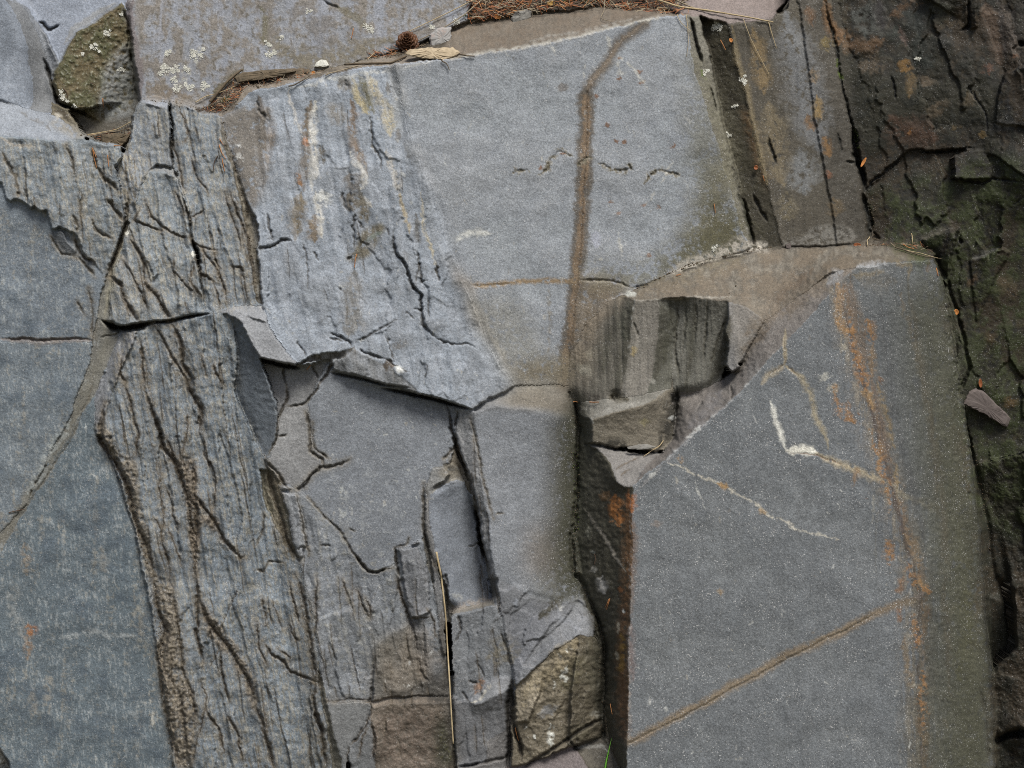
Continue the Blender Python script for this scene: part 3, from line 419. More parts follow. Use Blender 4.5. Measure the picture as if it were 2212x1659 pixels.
splits(BAND, 42); splits(TRI, 9, (40, 130), (.15, .4)); splits(STRIP, 12, (40, 170), (.1, .25)); splits(LEFTF, 13, (30, 110), (.05, .25)); splits(PRONG, 7, (30, 80)); splits(LMID, 22, (30, 130), (.02, .22), (1.5, 4)); splits(COLU, 20, (30, 100), (.0, .2), (1.5, 4)); splits(QF, 14, (30, 120), (.02, .22), (.8, 2.2), (.6, 1.1))
# --- open cracks
C = crack
C([(364, 215), (370, 270), (373, 362)], 3.2, 34, BLACK, .9); C([(373, 362), (384, 384)], 2, 10)
C(T(0, 1, [(1570, 0), (1610, 150), (1640, 250), (1660, 400), (1690, 500), (1715, 620), (1740, 800), (1772, 950)]), 3, 22, BLACK, .85)
C(T(0, 1, [(1660, 430), (1700, 520), (1720, 660)]), 5.5, 30, BLACK, .9)
C(T(0, 1, [(870, 1108), (960, 1152), (1060, 1172), (1200, 1148), (1330, 1122), (1450, 1120), (1600, 1085), (1840, 1045)]), 3.2, 24, BLACK, .9, True, .3)
C(T(0, 1, [(890, 1120), (980, 1165), (1080, 1180), (1200, 1160), (1300, 1132)]), 7, 36, BLACK, .95, True, .3)
C(T(0, 1, [(0, 1265), (220, 1270), (350, 1290), (550, 1275), (800, 1270)]), 2, 9, (0.06, 0.045, 0.035), .85); C(T(0, 1, [(860, 1260), (1000, 1225), (1050, 1195)]), 1.6, 8)
stain(T(0, 1, [(0, 1270), (220, 1276), (350, 1296), (550, 1282), (800, 1276)]), 6, (0.16, 0.13, 0.115), .5)
C(T(0, 0, [(380, 500), (440, 700), (500, 880), (620, 930), (700, 970), (820, 1030)]), 4.5, 22, BLACK, .9)
C(T(0, 0, [(1075, 90), (1110, 200), (1100, 400)]), 3, 14, BLACK, .7); C(T(0, 0, [(1120, 430), (1170, 620), (1200, 880)]), 4, 24, BLACK, .6)
C(T(0, 0, [(320, 190), (370, 200), (420, 265), (520, 215)]), 3.5, 14, BLACK, .8)
C(T(1, 0, [(580, 0), (640, 40), (720, 75)]), 2, 8, BLACK, .8)
C(T(1, 0, [(0, 690), (120, 680), (200, 650), (310, 670)]), 6, 20, BLACK, .8); C([(506, 170), (522, 176), (560, 178), (606, 172)], 6, 30, BLACK, .9, True, .4)
# left flake edges and clefts
for p_, w_, d_ in ((T(0, 0, [(20, 1340), (60, 1420), (140, 1520), (160, 1659)]), 4, 8), (T(0, 1, [(160, 0), (140, 30)]), 3, 8), (T(0, 0, [(560, 1250), (620, 1400), (640, 1520)]), 3, 6), (T(0, 0, [(800, 1280), (830, 1440), (900, 1540), (980, 1600), (1020, 1659)]), 4, 10),
        (T(0, 1, [(930, 60), (1000, 180), (1060, 250)]), 4, 10), (T(0, 1, [(640, 200), (670, 300), (660, 340)]), 2.5, 6), (T(0, 1, [(790, 230), (830, 330), (940, 390), (980, 410)]), 2.5, 7), (T(0, 1, [(700, 0), (700, 90), (720, 220)]), 2, 5),
        (T(0, 1, [(650, 410), (690, 520), (740, 580), (800, 592)]), 2.5, 10), (T(0, 1, [(670, 560), (760, 660), (820, 715)]), 2, 8), (T(0, 1, [(430, 380), (480, 460), (540, 540), (640, 560)]), 2, 8), (T(0, 1, [(670, 950), (720, 1060)]), 2, 6),
        (T(0, 1, [(1100, 0), (1085, 150), (1080, 250), (1080, 330), (1030, 470), (960, 650), (945, 740)]), 4, 12), (T(0, 1, [(770, 820), (790, 900), (800, 1250)]), 1.6, 5)):
    C(p_, w_, d_, (0.06, 0.05, 0.036), .8, True, 1.2, 7)
# clefts of triangle, strip and band
CB = (0.058, 0.045, 0.032)
for p_, w_, d_, h_ in ((T(0, 1, [(1130, 400), (1210, 540), (1240, 620), (1250, 780)]), 3.5, 10, 8), (T(0, 1, [(950, 730), (1040, 800), (1090, 950), (1150, 1060), (1180, 1110)]), 6, 16, 10), (T(0, 1, [(1050, 580), (1150, 740), (1230, 880), (1270, 1010)]), 3, 10, 8),
        (T(0, 1, [(1300, 860), (1340, 880), (1400, 990), (1490, 1090)]), 5, 13, 9), (T(0, 1, [(1250, 60), (1300, 200), (1450, 340), (1570, 390), (1640, 400)]), 3, 8, 6), (T(0, 1, [(1520, 0), (1600, 200)]), 2.5, 8, 6), (T(0, 1, [(1190, 130), (1160, 250), (1290, 300), (1400, 340)]), 2.5, 8, 6), (T(0, 1, [(1490, 560), (1500, 680), (1600, 780), (1690, 880)]), 2.5, 7, 6),
        (T(0, 1, [(1250, 780), (1320, 860)]), 5, 10, 8), (T(0, 1, [(1690, 600), (1640, 760), (1740, 900)]), 3, 6, 6),
        (T(0, 1, [(1650, 220), (1720, 190), (1760, 150)]), 2, 7, 5), (T(0, 1, [(1670, 430), (1790, 480), (1870, 500)]), 2, 7, 5), (T(0, 1, [(1710, 690), (1850, 780), (1880, 900), (1900, 1000)]), 3, 9, 6), (T(0, 1, [(1750, 480), (1850, 640), (1940, 800), (1960, 960)]), 2.5, 8, 6),
        (T(0, 1, [(1860, 540), (1900, 700), (1950, 860)]), 2, 7, 6), (T(0, 1, [(1980, 640), (2080, 660), (2110, 760), (2140, 940)]), 2.5, 8, 6), (T(0, 0, [(1540, 900), (1600, 1050), (1620, 1180), (1560, 1250)]), 2, 6, 5), (T(0, 0, [(1640, 1350), (1720, 1560), (1800, 1659)]), 2, 6, 5), (T(0, 0, [(1500, 1240), (1560, 1480), (1600, 1659)]), 2, 6, 5),
        (T(0, 1, [(1990, 0), (2070, 230), (2130, 400), (2160, 560), (2200, 800)]), 5, 10, 10), (T(0, 1, [(1940, 0), (2020, 300), (2080, 480)]), 2, 6, 5),
        (T(0, 1, [(1330, 1150), (1450, 1340), (1560, 1520), (1620, 1659)]), 3.5, 10, 8), (T(0, 1, [(1490, 1130), (1570, 1300), (1590, 1480), (1660, 1640)]), 6, 13, 11), (T(0, 1, [(1220, 1300), (1230, 1480), (1250, 1659)]), 4, 11, 9), (T(0, 1, [(1842, 1040), (1868, 1250), (1870, 1380)]), 1.8, 10, 0), (T(0, 1, [(1730, 1400), (1790, 1610)]), 2.2, 7, 5), (T(0, 1, [(1840, 1480), (1890, 1600), (1920, 1659)]), 2.5, 8, 6), (T(0, 1, [(1050, 1440), (1050, 1600), (1090, 1659)]), 4, 10, 9),
        (T(0, 2, [(1080, 0), (1110, 120), (1160, 330), (1190, 400), (1190, 480), (1170, 640)]), 4, 10, 9), (T(0, 2, [(1240, 20), (1310, 190), (1370, 380), (1410, 550), (1530, 700), (1580, 860), (1630, 1000), (1650, 1180), (1670, 1350), (1690, 1500), (1690, 1659)]), 6.5, 18, 10),
        (T(0, 2, [(1440, 480), (1490, 580), (1520, 680)]), 6, 8, 8), (T(0, 2, [(910, 150), (880, 350), (880, 500), (980, 610), (1060, 780), (1110, 900), (1150, 1050), (1200, 1250), (1260, 1380), (1310, 1550), (1320, 1659)]), 9, 20, 9),
        (T(0, 2, [(1610, 0), (1690, 120), (1745, 220), (1725, 400)]), 8, 14, 8), (T(0, 2, [(1640, 640), (1690, 800), (1680, 960), (1800, 1120), (1880, 1250), (1960, 1360), (2080, 1500), (2120, 1480)]), 5, 14, 9), (T(0, 2, [(1640, 960), (1700, 1060), (1700, 1200), (1690, 1450)]), 12, 12, 8),
        (T(0, 2, [(1755, 420), (1770, 600), (1850, 760), (1860, 900), (1840, 1120)]), 2.5, 8, 6), (T(0, 2, [(1370, 680), (1390, 780), (1375, 880), (1400, 1020), (1410, 1200), (1400, 1350), (1440, 1500), (1470, 1659)]), 2.5, 8, 7), (T(0, 2, [(1620, 260), (1630, 340), (1590, 520), (1570, 640)]), 2.5, 6, 6), (T(0, 2, [(1440, 900), (1490, 1040), (1480, 1120), (1560, 1240)]), 2.2, 7, 6), (T(0, 2, [(1450, 1240), (1510, 1380), (1570, 1560)]), 2.2, 6, 5),
        (T(0, 2, [(1330, 1150), (1400, 1270), (1400, 1350)]), 2, 6, 6),
        (T(0, 3, [(1320, 0), (1370, 330), (1450, 480), (1380, 640), (1390, 820), (1420, 1000), (1470, 1250), (1520, 1500), (1540, 1659)]), 9, 18, 10), (T(0, 3, [(1480, 50), (1540, 400), (1560, 560), (1585, 800), (1640, 960), (1680, 1200), (1690, 1350)]), 5, 13, 10), (T(0, 3, [(1700, 0), (1708, 200), (1700, 500), (1735, 700), (1750, 770)]), 5, 15, 8),
        (T(0, 3, [(1720, 200), (1790, 380), (1880, 500), (2000, 640), (2090, 780), (2150, 920), (2200, 1100)]), 8, 14, 10), (T(0, 3, [(2090, 60), (1990, 260), (1920, 430), (1880, 640), (1790, 840), (1740, 900)]), 2, 10, 0), (T(0, 3, [(1900, 640), (1920, 850), (1960, 1000), (1990, 1090)]), 3, 14, 5), (T(0, 3, [(1740, 900), (1780, 1050), (1760, 1240), (1690, 1480), (1640, 1659)]), 2.5, 10, 5),
        (T(0, 3, [(1780, 1150), (1870, 1280), (1900, 1380), (1940, 1530)]), 4, 10, 7), (T(0, 3, [(1960, 1200), (2060, 1400), (2090, 1600)]), 4, 9, 8), (T(0, 3, [(1460, 520), (1420, 640), (1400, 760), (1440, 880)]), 5, 8, 9), (T(0, 3, [(1480, 660), (1480, 880), (1520, 1060)]), 4, 8, 8), (T(0, 3, [(1560, 1050), (1580, 1300), (1640, 1500)]), 4, 8, 9)):
    cleft(p_, w_, d_, CB, .85, True, 1.2, h_ * 1.3, (0.14, 0.115, 0.085))
patch(T(0, 3, [(1320, 0), (1480, 40), (1540, 400), (1560, 760), (1660, 1000), (1700, 1340), (1640, 1659), (1530, 1659), (1420, 1150), (1370, 800), (1340, 600), (1400, 480)]), (0.16, 0.135, 0.105), .7, 6, N12 + N40, -0.35, 2)
patch(T(0, 2, [(840, 340), (950, 400), (1000, 560), (1180, 680), (1210, 1000), (1280, 1300), (1340, 1659), (1280, 1659), (1180, 1300), (1110, 960), (1060, 780), (960, 600), (850, 500)]), (0.165, 0.14, 0.11), .65, 5, N12 + N40, -0.35, 2)
patch(T(0, 2, [(1600, 600), (1700, 640), (1720, 1060), (1900, 1200), (1860, 1300), (1740, 1200), (1700, 1659), (1650, 1500), (1610, 1000), (1540, 700)]), (0.13, 0.105, 0.082), .65, 5, N12 + N40, -0.25, 2)
patch(T(0, 3, [(1720, 200), (1900, 430), (2060, 620), (2212, 900), (2212, 1200), (2000, 700), (1860, 600), (1780, 500)]), (0.15, 0.125, 0.10), .6, 5, N12 + N40, -0.3, 2)
crumble(T(0, 3, [(1320, 0), (1480, 40), (1540, 400), (1560, 760), (1660, 1000), (1700, 1340), (1640, 1659), (1530, 1659), (1420, 1150), (1370, 800), (1340, 600), (1400, 480)]))
crumble(T(0, 2, [(840, 340), (950, 400), (1000, 560), (1180, 680), (1210, 1000), (1280, 1300), (1340, 1659), (1280, 1659), (1180, 1300), (1110, 960), (1060, 780), (960, 600), (850, 500)]))
crumble(T(0, 2, [(1600, 600), (1700, 640), (1720, 1060), (1900, 1200), (1860, 1300), (1740, 1200), (1700, 1659), (1650, 1500), (1610, 1000), (1540, 700)]))
crumble(T(0, 3, [(1720, 200), (1900, 430), (2060, 620), (2212, 900), (2212, 1200), (2000, 700), (1860, 600), (1780, 500)]))
# lower half of the band: edge towards the grooved slab (tile 1,3)
for p_, w_, d_, h_ in ((T(1, 3, [(0, 380), (40, 640), (100, 780)]), 3, 9, 6), (T(1, 3, [(0, 1120), (60, 1240), (100, 1400), (150, 1659)]), 9, 14, 9), (T(1, 3, [(80, 580), (140, 680), (240, 740), (290, 830), (420, 870), (520, 920)]), 4, 12, 7), (T(1, 3, [(200, 640), (290, 700), (300, 750)]), 2.5, 7, 5), (T(1, 3, [(280, 420), (320, 520), (370, 560)]), 3, 8, 6), (T(1, 3, [(50, 180), (90, 350), (80, 420)]), 2.2, 6, 5),
        (T(1, 3, [(140, 200), (180, 330), (220, 460)]), 2.2, 6, 5), (T(1, 3, [(290, 60), (340, 260), (380, 420)]), 3, 8, 6), (T(1, 3, [(350, 0), (420, 200), (440, 420), (480, 560), (500, 760), (520, 920)]), 7, 16, 8), (T(1, 3, [(520, 920), (500, 1050), (520, 1200), (570, 1330), (600, 1659)]), 6, 18, 8), (T(1, 3, [(470, 1300), (460, 1480), (480, 1659)]), 4, 12, 0), (T(1, 3, [(500, 1180), (560, 1300), (580, 1360)]), 7, 22, 0),
        (T(1, 3, [(520, 0), (510, 300), (520, 480), (490, 560)]), 3, 12, 5), (T(1, 3, [(530, 480), (580, 800)]), 1.5, 3, 0),
        (T(1, 3, [(740, 40), (800, 190), (850, 330)]), 3, 8, 7), (T(1, 3, [(880, 120), (920, 250), (990, 360)]), 3, 9, 7), (T(1, 3, [(960, 200), (980, 260), (1000, 330)]), 2.5, 7, 6), (T(1, 3, [(1000, 470), (1040, 580), (1030, 680)]), 2, 6, 4), (T(1, 3, [(1040, 690), (1010, 850), (990, 1060), (1000, 1160)]), 4, 20, 0), (T(1, 3, [(1000, 1180), (960, 1290), (880, 1400), (800, 1460)]), 4, 18, 0), (T(1, 3, [(800, 1470), (780, 1560), (830, 1659)]), 3, 14, 0), (T(1, 3, [(1000, 1250), (1030, 1380), (1020, 1600)]), 4, 12, 0), (T(1, 3, [(960, 1320), (910, 1450), (890, 1560)]), 3, 8, 3),
        (T(1, 3, [(1210, 0), (1260, 180), (1310, 320), (1380, 560), (1410, 700)]), 4.5, 15, 5), (T(1, 3, [(1330, 355), (1400, 365), (1490, 355)]), 3, 16, 0), (T(1, 3, [(1430, 390), (1450, 520), (1470, 720)]), 3, 12, 5), (T(1, 3, [(1400, 690), (1430, 820), (1490, 910)]), 7, 16, 0), (T(1, 3, [(1320, 420), (1310, 560), (1310, 720)]), 2, 6, 5), (T(1, 3, [(1130, 600), (1150, 640), (1120, 800)]), 2, 5, 5), (T(1, 3, [(1480, 290), (1530, 400), (1550, 520)]), 2, 6, 4),
        (T(1, 3, [(620, 1070), (680, 1080), (800, 1060), (980, 1070)]), 1.8, 6, 6)):
    cleft(p_, w_ * .8, d_ * .8, CB, .85, True, 1.2, h_ * 1.3, (0.14, 0.115, 0.085))
patch(T(1, 3, [(1080, 1659), (1030, 1400), (1040, 1180), (1300, 1130), (1680, 1100), (1730, 1659)]), (0.15, 0.115, 0.092), .55, 14, N12, -.2, 2)
patch(T(1, 3, [(1030, 700), (1200, 560), (1520, 420), (1640, 760), (1680, 1090), (1400, 1060), (1010, 1110)]), (0.175, 0.145, 0.115), .6, 26, N12 + N40, -.2, 2)
patch(T(1, 3, [(1130, 1030), (1330, 1020), (1420, 920), (1500, 900), (1660, 1000), (1690, 1110), (1560, 1110), (1420, 1060), (1150, 1060)]), (0.045, 0.042, 0.038), .85, 6, N12 + .3 * N40, -.2, 4)
patch(T(1, 3, [(1540, 1260), (1680, 1150), (1730, 1659), (1560, 1659)]), (0.035, 0.036, 0.024), .85, 14, N12 + .4, -.2, 2)
stain(T(1, 3, [(1130, 1050), (1300, 1040), (1420, 1005), (1500, 920), (1590, 990), (1690, 1085)]), 11, (0.04, 0.037, 0.033), .85, .5, 2, N12 + .4 * N40, -.3); stain(T(1, 3, [(1480, 900), (1600, 880), (1660, 1040)]), 13, (0.05, 0.045, 0.04), .75, .6, 2, N12, -.2)
patch(T(1, 3, [(1580, 1330), (1700, 1300), (1720, 1600), (1560, 1600)]), (0.085, 0.082, 0.036), .5, 8, N5 + .5 * N12, .3, 5)
patch(T(1, 3, [(400, 0), (480, 500), (540, 920), (640, 1659), (420, 1659), (430, 900)]), (0.12, 0.105, 0.08), .35, 14, N12 + S1, -.2, 2)
# streaked slab
WST = (0.50, 0.48, 0.44)
for p_, w_, c_, o_ in ((T(1, 0, [(480, 880), (460, 1000), (440, 1150), (430, 1350), (400, 1659)]), 12, (0.15, 0.12, 0.09), .8), (T(1, 0, [(520, 880), (500, 1100), (500, 1400), (490, 1659)]), 9, WST, .7), (T(1, 1, [(520, 0), (540, 200), (560, 410)]), 8, WST, .8), (T(1, 1, [(590, 0), (590, 120)]), 14, (0.6, 0.6, 0.58), .7),
        (T(1, 1, [(390, 0), (350, 180), (340, 400)]), 14, (0.17, 0.14, 0.10), .8), (T(1, 1, [(500, 200), (490, 300), (510, 430)]), 12, (0.17, 0.13, 0.09), .75), (T(1, 0, [(570, 1240), (575, 1320), (580, 1420)]), 6, (0.10, 0.085, 0.065), .85), (T(1, 0, [(420, 1190), (440, 1270)]), 6, RUST, .8), (T(1, 0, [(370, 1480), (380, 1600)]), 6, (0.26, 0.13, 0.05), .7),
        (T(1, 0, [(270, 780), (340, 1000), (400, 1180)]), 3, (0.42, 0.41, 0.40), .7), (T(1, 0, [(820, 660), (860, 820), (1000, 1010)]), 9, (0.36, 0.31, 0.20), .7), (T(1, 0, [(960, 640), (1040, 820), (1130, 950), (1160, 1180)]), 12, (0.38, 0.34, 0.26), .75), (T(1, 0, [(900, 640), (980, 850), (1030, 980)]), 10, (0.15, 0.14, 0.095), .8),
        (T(1, 0, [(810, 850), (850, 1000), (830, 1200), (850, 1280), (920, 1400), (960, 1500)]), 10, (0.17, 0.13, 0.10), .8), (T(1, 0, [(820, 1320), (850, 1400), (920, 1450), (930, 1560), (900, 1650)]), 7, (0.58, 0.56, 0.52), .8), (T(1, 0, [(640, 880), (740, 1080)]), 16, (0.15, 0.135, 0.115), .55), (T(1, 0, [(800, 1500), (880, 1640)]), 18, (0.11, 0.09, 0.07), .85),
        (T(1, 1, [(800, 0), (830, 150)]), 18, (0.10, 0.085, 0.065), .85), (T(1, 1, [(950, 30), (990, 130)]), 5, WST, .8), (T(1, 1, [(900, 0), (930, 200), (960, 260)]), 12, (0.13, 0.115, 0.09), .7), (T(1, 0, [(20, 820), (20, 960), (100, 1050), (110, 1200), (80, 1340), (40, 1600)]), 16, (0.15, 0.13, 0.115), .75), (T(1, 0, [(130, 1060), (80, 1250), (90, 1450)]), 7, (0.34, 0.29, 0.25), .7),
        (T(1, 0, [(700, 700), (760, 720), (800, 760)]), 16, (0.16, 0.15, 0.14), .7), (T(1, 0, [(1160, 620), (1230, 780), (1300, 930)]), 5, (0.42, 0.39, 0.33), .6), (T(1, 0, [(1190, 640), (1220, 700)]), 5, (0.12, 0.11, 0.10), .7), (T(1, 0, [(1130, 700), (1160, 800)]), 5, (0.12, 0.11, 0.10), .7), (T(1, 0, [(1280, 1180), (1320, 1330), (1345, 1420)]), 7, (0.13, 0.125, 0.115), .75), (T(1, 0, [(1210, 1100), (1230, 1240)]), 5, (0.14, 0.125, 0.11), .7),
        (T(1, 0, [(1130, 1300), (1180, 1500), (1250, 1659)]), 7, (0.40, 0.37, 0.33), .6), (T(1, 0, [(1360, 1250), (1480, 1540), (1540, 1659)]), 3, (0.36, 0.33, 0.29), .6), (T(1, 1, [(1250, 0), (1290, 200), (1340, 370)]), 5, (0.33, 0.28, 0.20), .7), (T(1, 1, [(1420, 0), (1450, 260), (1520, 480), (1570, 720)]), 4, (0.42, 0.38, 0.30), .7), (T(1, 1, [(1385, 190), (1390, 320), (1420, 450)]), 7, (0.13, 0.125, 0.12), .6),
        (T(1, 1, [(1270, 520), (1310, 620)]), 10, (0.13, 0.125, 0.12), .4), (T(1, 1, [(1240, 1290), (1260, 1370)]), 15, (0.13, 0.125, 0.12), .6), (T(1, 1, [(840, 680), (840, 1100), (800, 1250)]), 24, (0.17, 0.155, 0.135), .5)):
    stain(p_, w_ * 0.85, c_, min(1, o_ * 1.15), 0.6, 1.8, N12 + 0.6 * S2 + .4 * N5, -0.38)
patch(T(1, 1, [(930, 320), (1080, 260), (1115, 300), (1060, 440), (980, 560), (850, 600), (760, 570), (850, 500)]), (0.13, 0.115, 0.085), .85, 4, N12, -.3, 3)
stain(T(1, 1, [(940, 430), (1090, 340)]), 4, (0.17, 0.19, 0.17), .7)
patch([(478, 252), (500, 245), (560, 215), (585, 240), (580, 300), (575, 360), (566, 420), (548, 462), (510, 370), (494, 310)], (0.15, 0.132, 0.115), .8, 8, N12 + N40 + .5 * N5, -.45, 2)
patch(QF, (0.15, 0.155, 0.165), .35, 14, N40 + N150, .25, 2.5); patch(QF, (0.33, 0.35, 0.39), .35, 14, -N40 + S1, .2, 2.5)
for p_, w_, d_ in ((T(1, 1, [(0, 500), (150, 470), (220, 425), (310, 405)]), 2.5, 12), (T(1, 1, [(100, 180), (110, 300), (150, 440)]), 2.5, 9), (T(1, 1, [(400, 440), (440, 560), (455, 850)]), 2, 6), (T(1, 1, [(485, 510), (530, 600)]), 2, 5), (T(1, 1, [(740, 0), (770, 150)]), 2, 6), (T(1, 1, [(850, 170), (840, 300), (850, 500)]), 2, 7), (T(1, 1, [(870, 230), (930, 320)]), 1.8, 5), (T(1, 1, [(780, 565), (830, 560)]), 2.5, 8),
        (T(1, 0, [(1000, 1010), (1010, 1250), (1080, 1380), (1085, 1480)]), 2.2, 7), (T(1, 1, [(1180, 330), (1205, 530), (1300, 650), (1350, 820), (1420, 880), (1430, 1000), (1450, 1160), (1550, 1270)]), 3, 14), (T(1, 1, [(1550, 1270), (1700, 1310), (1830, 1300), (1900, 1340)]), 1.8, 7), (T(1, 1, [(1375, 500), (1410, 620), (1430, 770), (1490, 755)]), 2.5, 8), (T(1, 1, [(1410, 600), (1380, 800)]), 1.6, 5), (T(1, 1, [(1365, 1015), (1440, 1030)]), 2, 6), (T(1, 1, [(1555, 650), (1580, 770)]), 2.5, 6),
        (T(1, 1, [(1480, 900), (1500, 1090)]), 1.8, 5), (T(1, 1, [(340, 1300), (400, 1370), (430, 1430)]), 2.2, 8), (T(1, 1, [(890, 1370), (1000, 1410), (1110, 1440)]), 2.5, 10), (T(1, 1, [(1110, 1440), (1200, 1500), (1320, 1560)]), 1.8, 7), (T(1, 1, [(640, 1215), (800, 1300), (830, 1350)]), 2.5, 10), (T(1, 1, [(620, 1260), (700, 1275), (760, 1300)]), 2, 7), (T(1, 1, [(860, 1310), (1040, 1200), (1080, 1180), (1230, 1100)]), 2, 7), (T(1, 1, [(1120, 1230), (1160, 1370), (1200, 1480)]), 2, 6),
        (T(1, 1, [(1280, 1035), (1370, 1090)]), 1.6, 5), (T(1, 0, [(10, 830), (20, 960), (90, 1040)]), 2.2, 8), (T(1, 1, [(1120, 300), (1150, 380)]), 1.8, 5), (T(1, 1, [(720, 820), (730, 860)]), 1.5, 5), (T(1, 1, [(1480, 1480), (1450, 1620)]), 1.5, 4)):
    C(p_, w_, d_, (0.05, 0.045, 0.04), .8, True, 1.4)
step(T(1, 1, [(1180, 330), (1205, 530), (1300, 650), (1350, 820), (1420, 880), (1430, 1000), (1450, 1160), (1550, 1270)]), 10, 26, -1, 1.4)
step(T(1, 1, [(1120, 1230), (1160, 1370), (1200, 1480), (1330, 1560)]), 8, 30, 1, 1)
step(T(1, 1, [(860, 1320), (1040, 1210), (1090, 1210), (1230, 1100)]), 6, 20, -1, 1.3)
# small overhangs
C(T(1, 1, [(30, 1440), (200, 1490), (380, 1522)]), 4.5, 26, BLACK, .9, True, .3); C(T(1, 1, [(640, 1560), (900, 1612), (1110, 1659)]), 2.6, 18, BLACK, .85, True, .3)
C(T(1, 2, [(1080, 35), (1250, 68), (1400, 100), (1650, 160), (1870, 222)]), 3.2, 28, BLACK, .92, True, .25); C(T(1, 2, [(1060, 0), (1330, 35)]), 2.2, 12, BLACK, .7, True, .3); C(T(1, 2, [(1870, 225), (1940, 235)]), 1.6, 6)
C(T(1, 1, [(470, 1490), (510, 1540), (550, 1610)]), 2, 10); C(T(1, 1, [(670, 1470), (620, 1560), (560, 1659)]), 3, 12, CB); C(T(1, 1, [(240, 1500), (260, 1659)]), 2.2, 9)
# cracks round the central slab
for p_, w_, d_, h_ in ((T(1, 2, [(560, 0), (520, 60), (460, 130), (430, 170), (270, 190)]), 2.5, 11, 3), (T(1, 2, [(260, 0), (270, 130), (240, 200), (190, 300), (180, 470), (100, 620)]), 2.2, 10, 3), (T(1, 2, [(430, 240), (460, 400), (470, 580), (560, 650), (590, 730)]), 3, 10, 6), (T(1, 2, [(480, 330), (510, 560), (620, 640)]), 2, 6, 6), (T(1, 2, [(200, 450), (270, 430)]), 2.5, 8, 2), (T(1, 2, [(90, 660), (200, 790), (240, 880), (300, 920)]), 2.5, 10, 5), (T(1, 2, [(340, 910), (420, 870), (480, 790), (560, 740), (690, 700), (800, 650)]), 3.2, 9, 10), (T(1, 2, [(560, 600), (610, 640)]), 1.8, 5, 3),
        (T(1, 2, [(350, 970), (380, 1100), (420, 1290), (460, 1480)]), 2, 8, 5), (T(1, 2, [(440, 970), (540, 1080), (620, 1170), (740, 1290), (850, 1480), (940, 1590), (1020, 1630), (1110, 1610), (1190, 1590)]), 2, 8, 5), (T(1, 2, [(860, 1490), (940, 1590), (1020, 1632), (1110, 1605)]), 2.5, 12, 4), (T(1, 2, [(800, 1240), (850, 1270)]), 2, 6, 3), (T(1, 2, [(550, 1390), (640, 1390)]), 2, 7, 0), (T(1, 2, [(360, 1420), (430, 1400)]), 2, 8, 0), (T(1, 2, [(100, 700), (140, 900), (230, 1240), (300, 1420), (380, 1540)]), 5, 14, 9), (T(1, 2, [(0, 1410), (60, 1240), (60, 1100)]), 2, 7, 4), (T(1, 2, [(230, 1540), (120, 1540), (60, 1620), (0, 1600)]), 2, 7, 4),
        (T(1, 2, [(1650, 170), (1690, 350), (1730, 560), (1790, 690), (1850, 850), (1900, 1040), (1920, 1250), (1960, 1400), (2010, 1600)]), 3.5, 22, 0), (T(1, 2, [(1740, 230), (1720, 370)]), 2.5, 12, 0), (T(1, 2, [(1850, 290), (1880, 430), (1920, 560), (1960, 780), (2010, 1000), (2050, 1180)]), 1.6, 5, 4), (T(1, 2, [(1620, 650), (1680, 580), (1720, 560)]), 2, 8, 5), (T(1, 2, [(1670, 560), (1690, 560)]), 1.6, 6, 0), (T(1, 2, [(1460, 850), (1450, 1000), (1450, 1250), (1480, 1400), (1560, 1600)]), 3, 9, 7), (T(1, 2, [(1200, 1420), (1200, 1500), (1230, 1659)]), 3, 14, 4), (T(1, 2, [(1320, 1330), (1290, 1390), (1200, 1420)]), 2, 6, 4), (T(1, 2, [(1840, 1400), (1940, 1370)]), 1.6, 6, 0), (T(1, 2, [(2080, 1140), (2140, 1130)]), 1.8, 5, 3), (T(1, 2, [(1890, 1000), (1930, 1300), (2030, 1659)]), 5, 26, 0)):
    C(p_, w_, d_, (0.05, 0.043, 0.034), .82, True, 1.2, h_, (0.16, 0.135, 0.10))
patch(T(1, 2, [(100, 720), (220, 820), (300, 1380), (370, 1540), (240, 1470), (130, 1000), (80, 800)]), (0.12, 0.10, 0.072), .7, 8, N12 + S1, -.3, 2)
patch(T(1, 2, [(1680, 600), (1800, 760), (1840, 820), (1640, 830), (1560, 780), (1640, 660)]), (0.16, 0.14, 0.11), .6, 8, N12, -.3, 2)
stain(T(1, 2, [(750, 800), (740, 950), (770, 1130), (850, 1260)]), 5, (0.36, 0.37, 0.36), .55, .8, 1.5, N12, .05)
patch([(700, 1000), (900, 1000), (910, 1170), (800, 1230), (700, 1100)], (0.30, 0.31, 0.32), .35, 16, N12 + N40, .4, 3); patch([(640, 1060), (860, 1220), (880, 1500), (700, 1510)], (0.26, 0.25, 0.22), .3, 16, N12 + S1, .3, 3)
C(T(1, 3, [(1640, 0), (1650, 300), (1660, 700), (1700, 1200), (1720, 1659)]), 4, 12, (0.05, 0.045, 0.036), .7, False, .6); stain(T(1, 3, [(1600, 300), (1620, 700), (1660, 1100), (1690, 1500)]), 10, (0.09, 0.08, 0.068), .6, .9, 1.2)
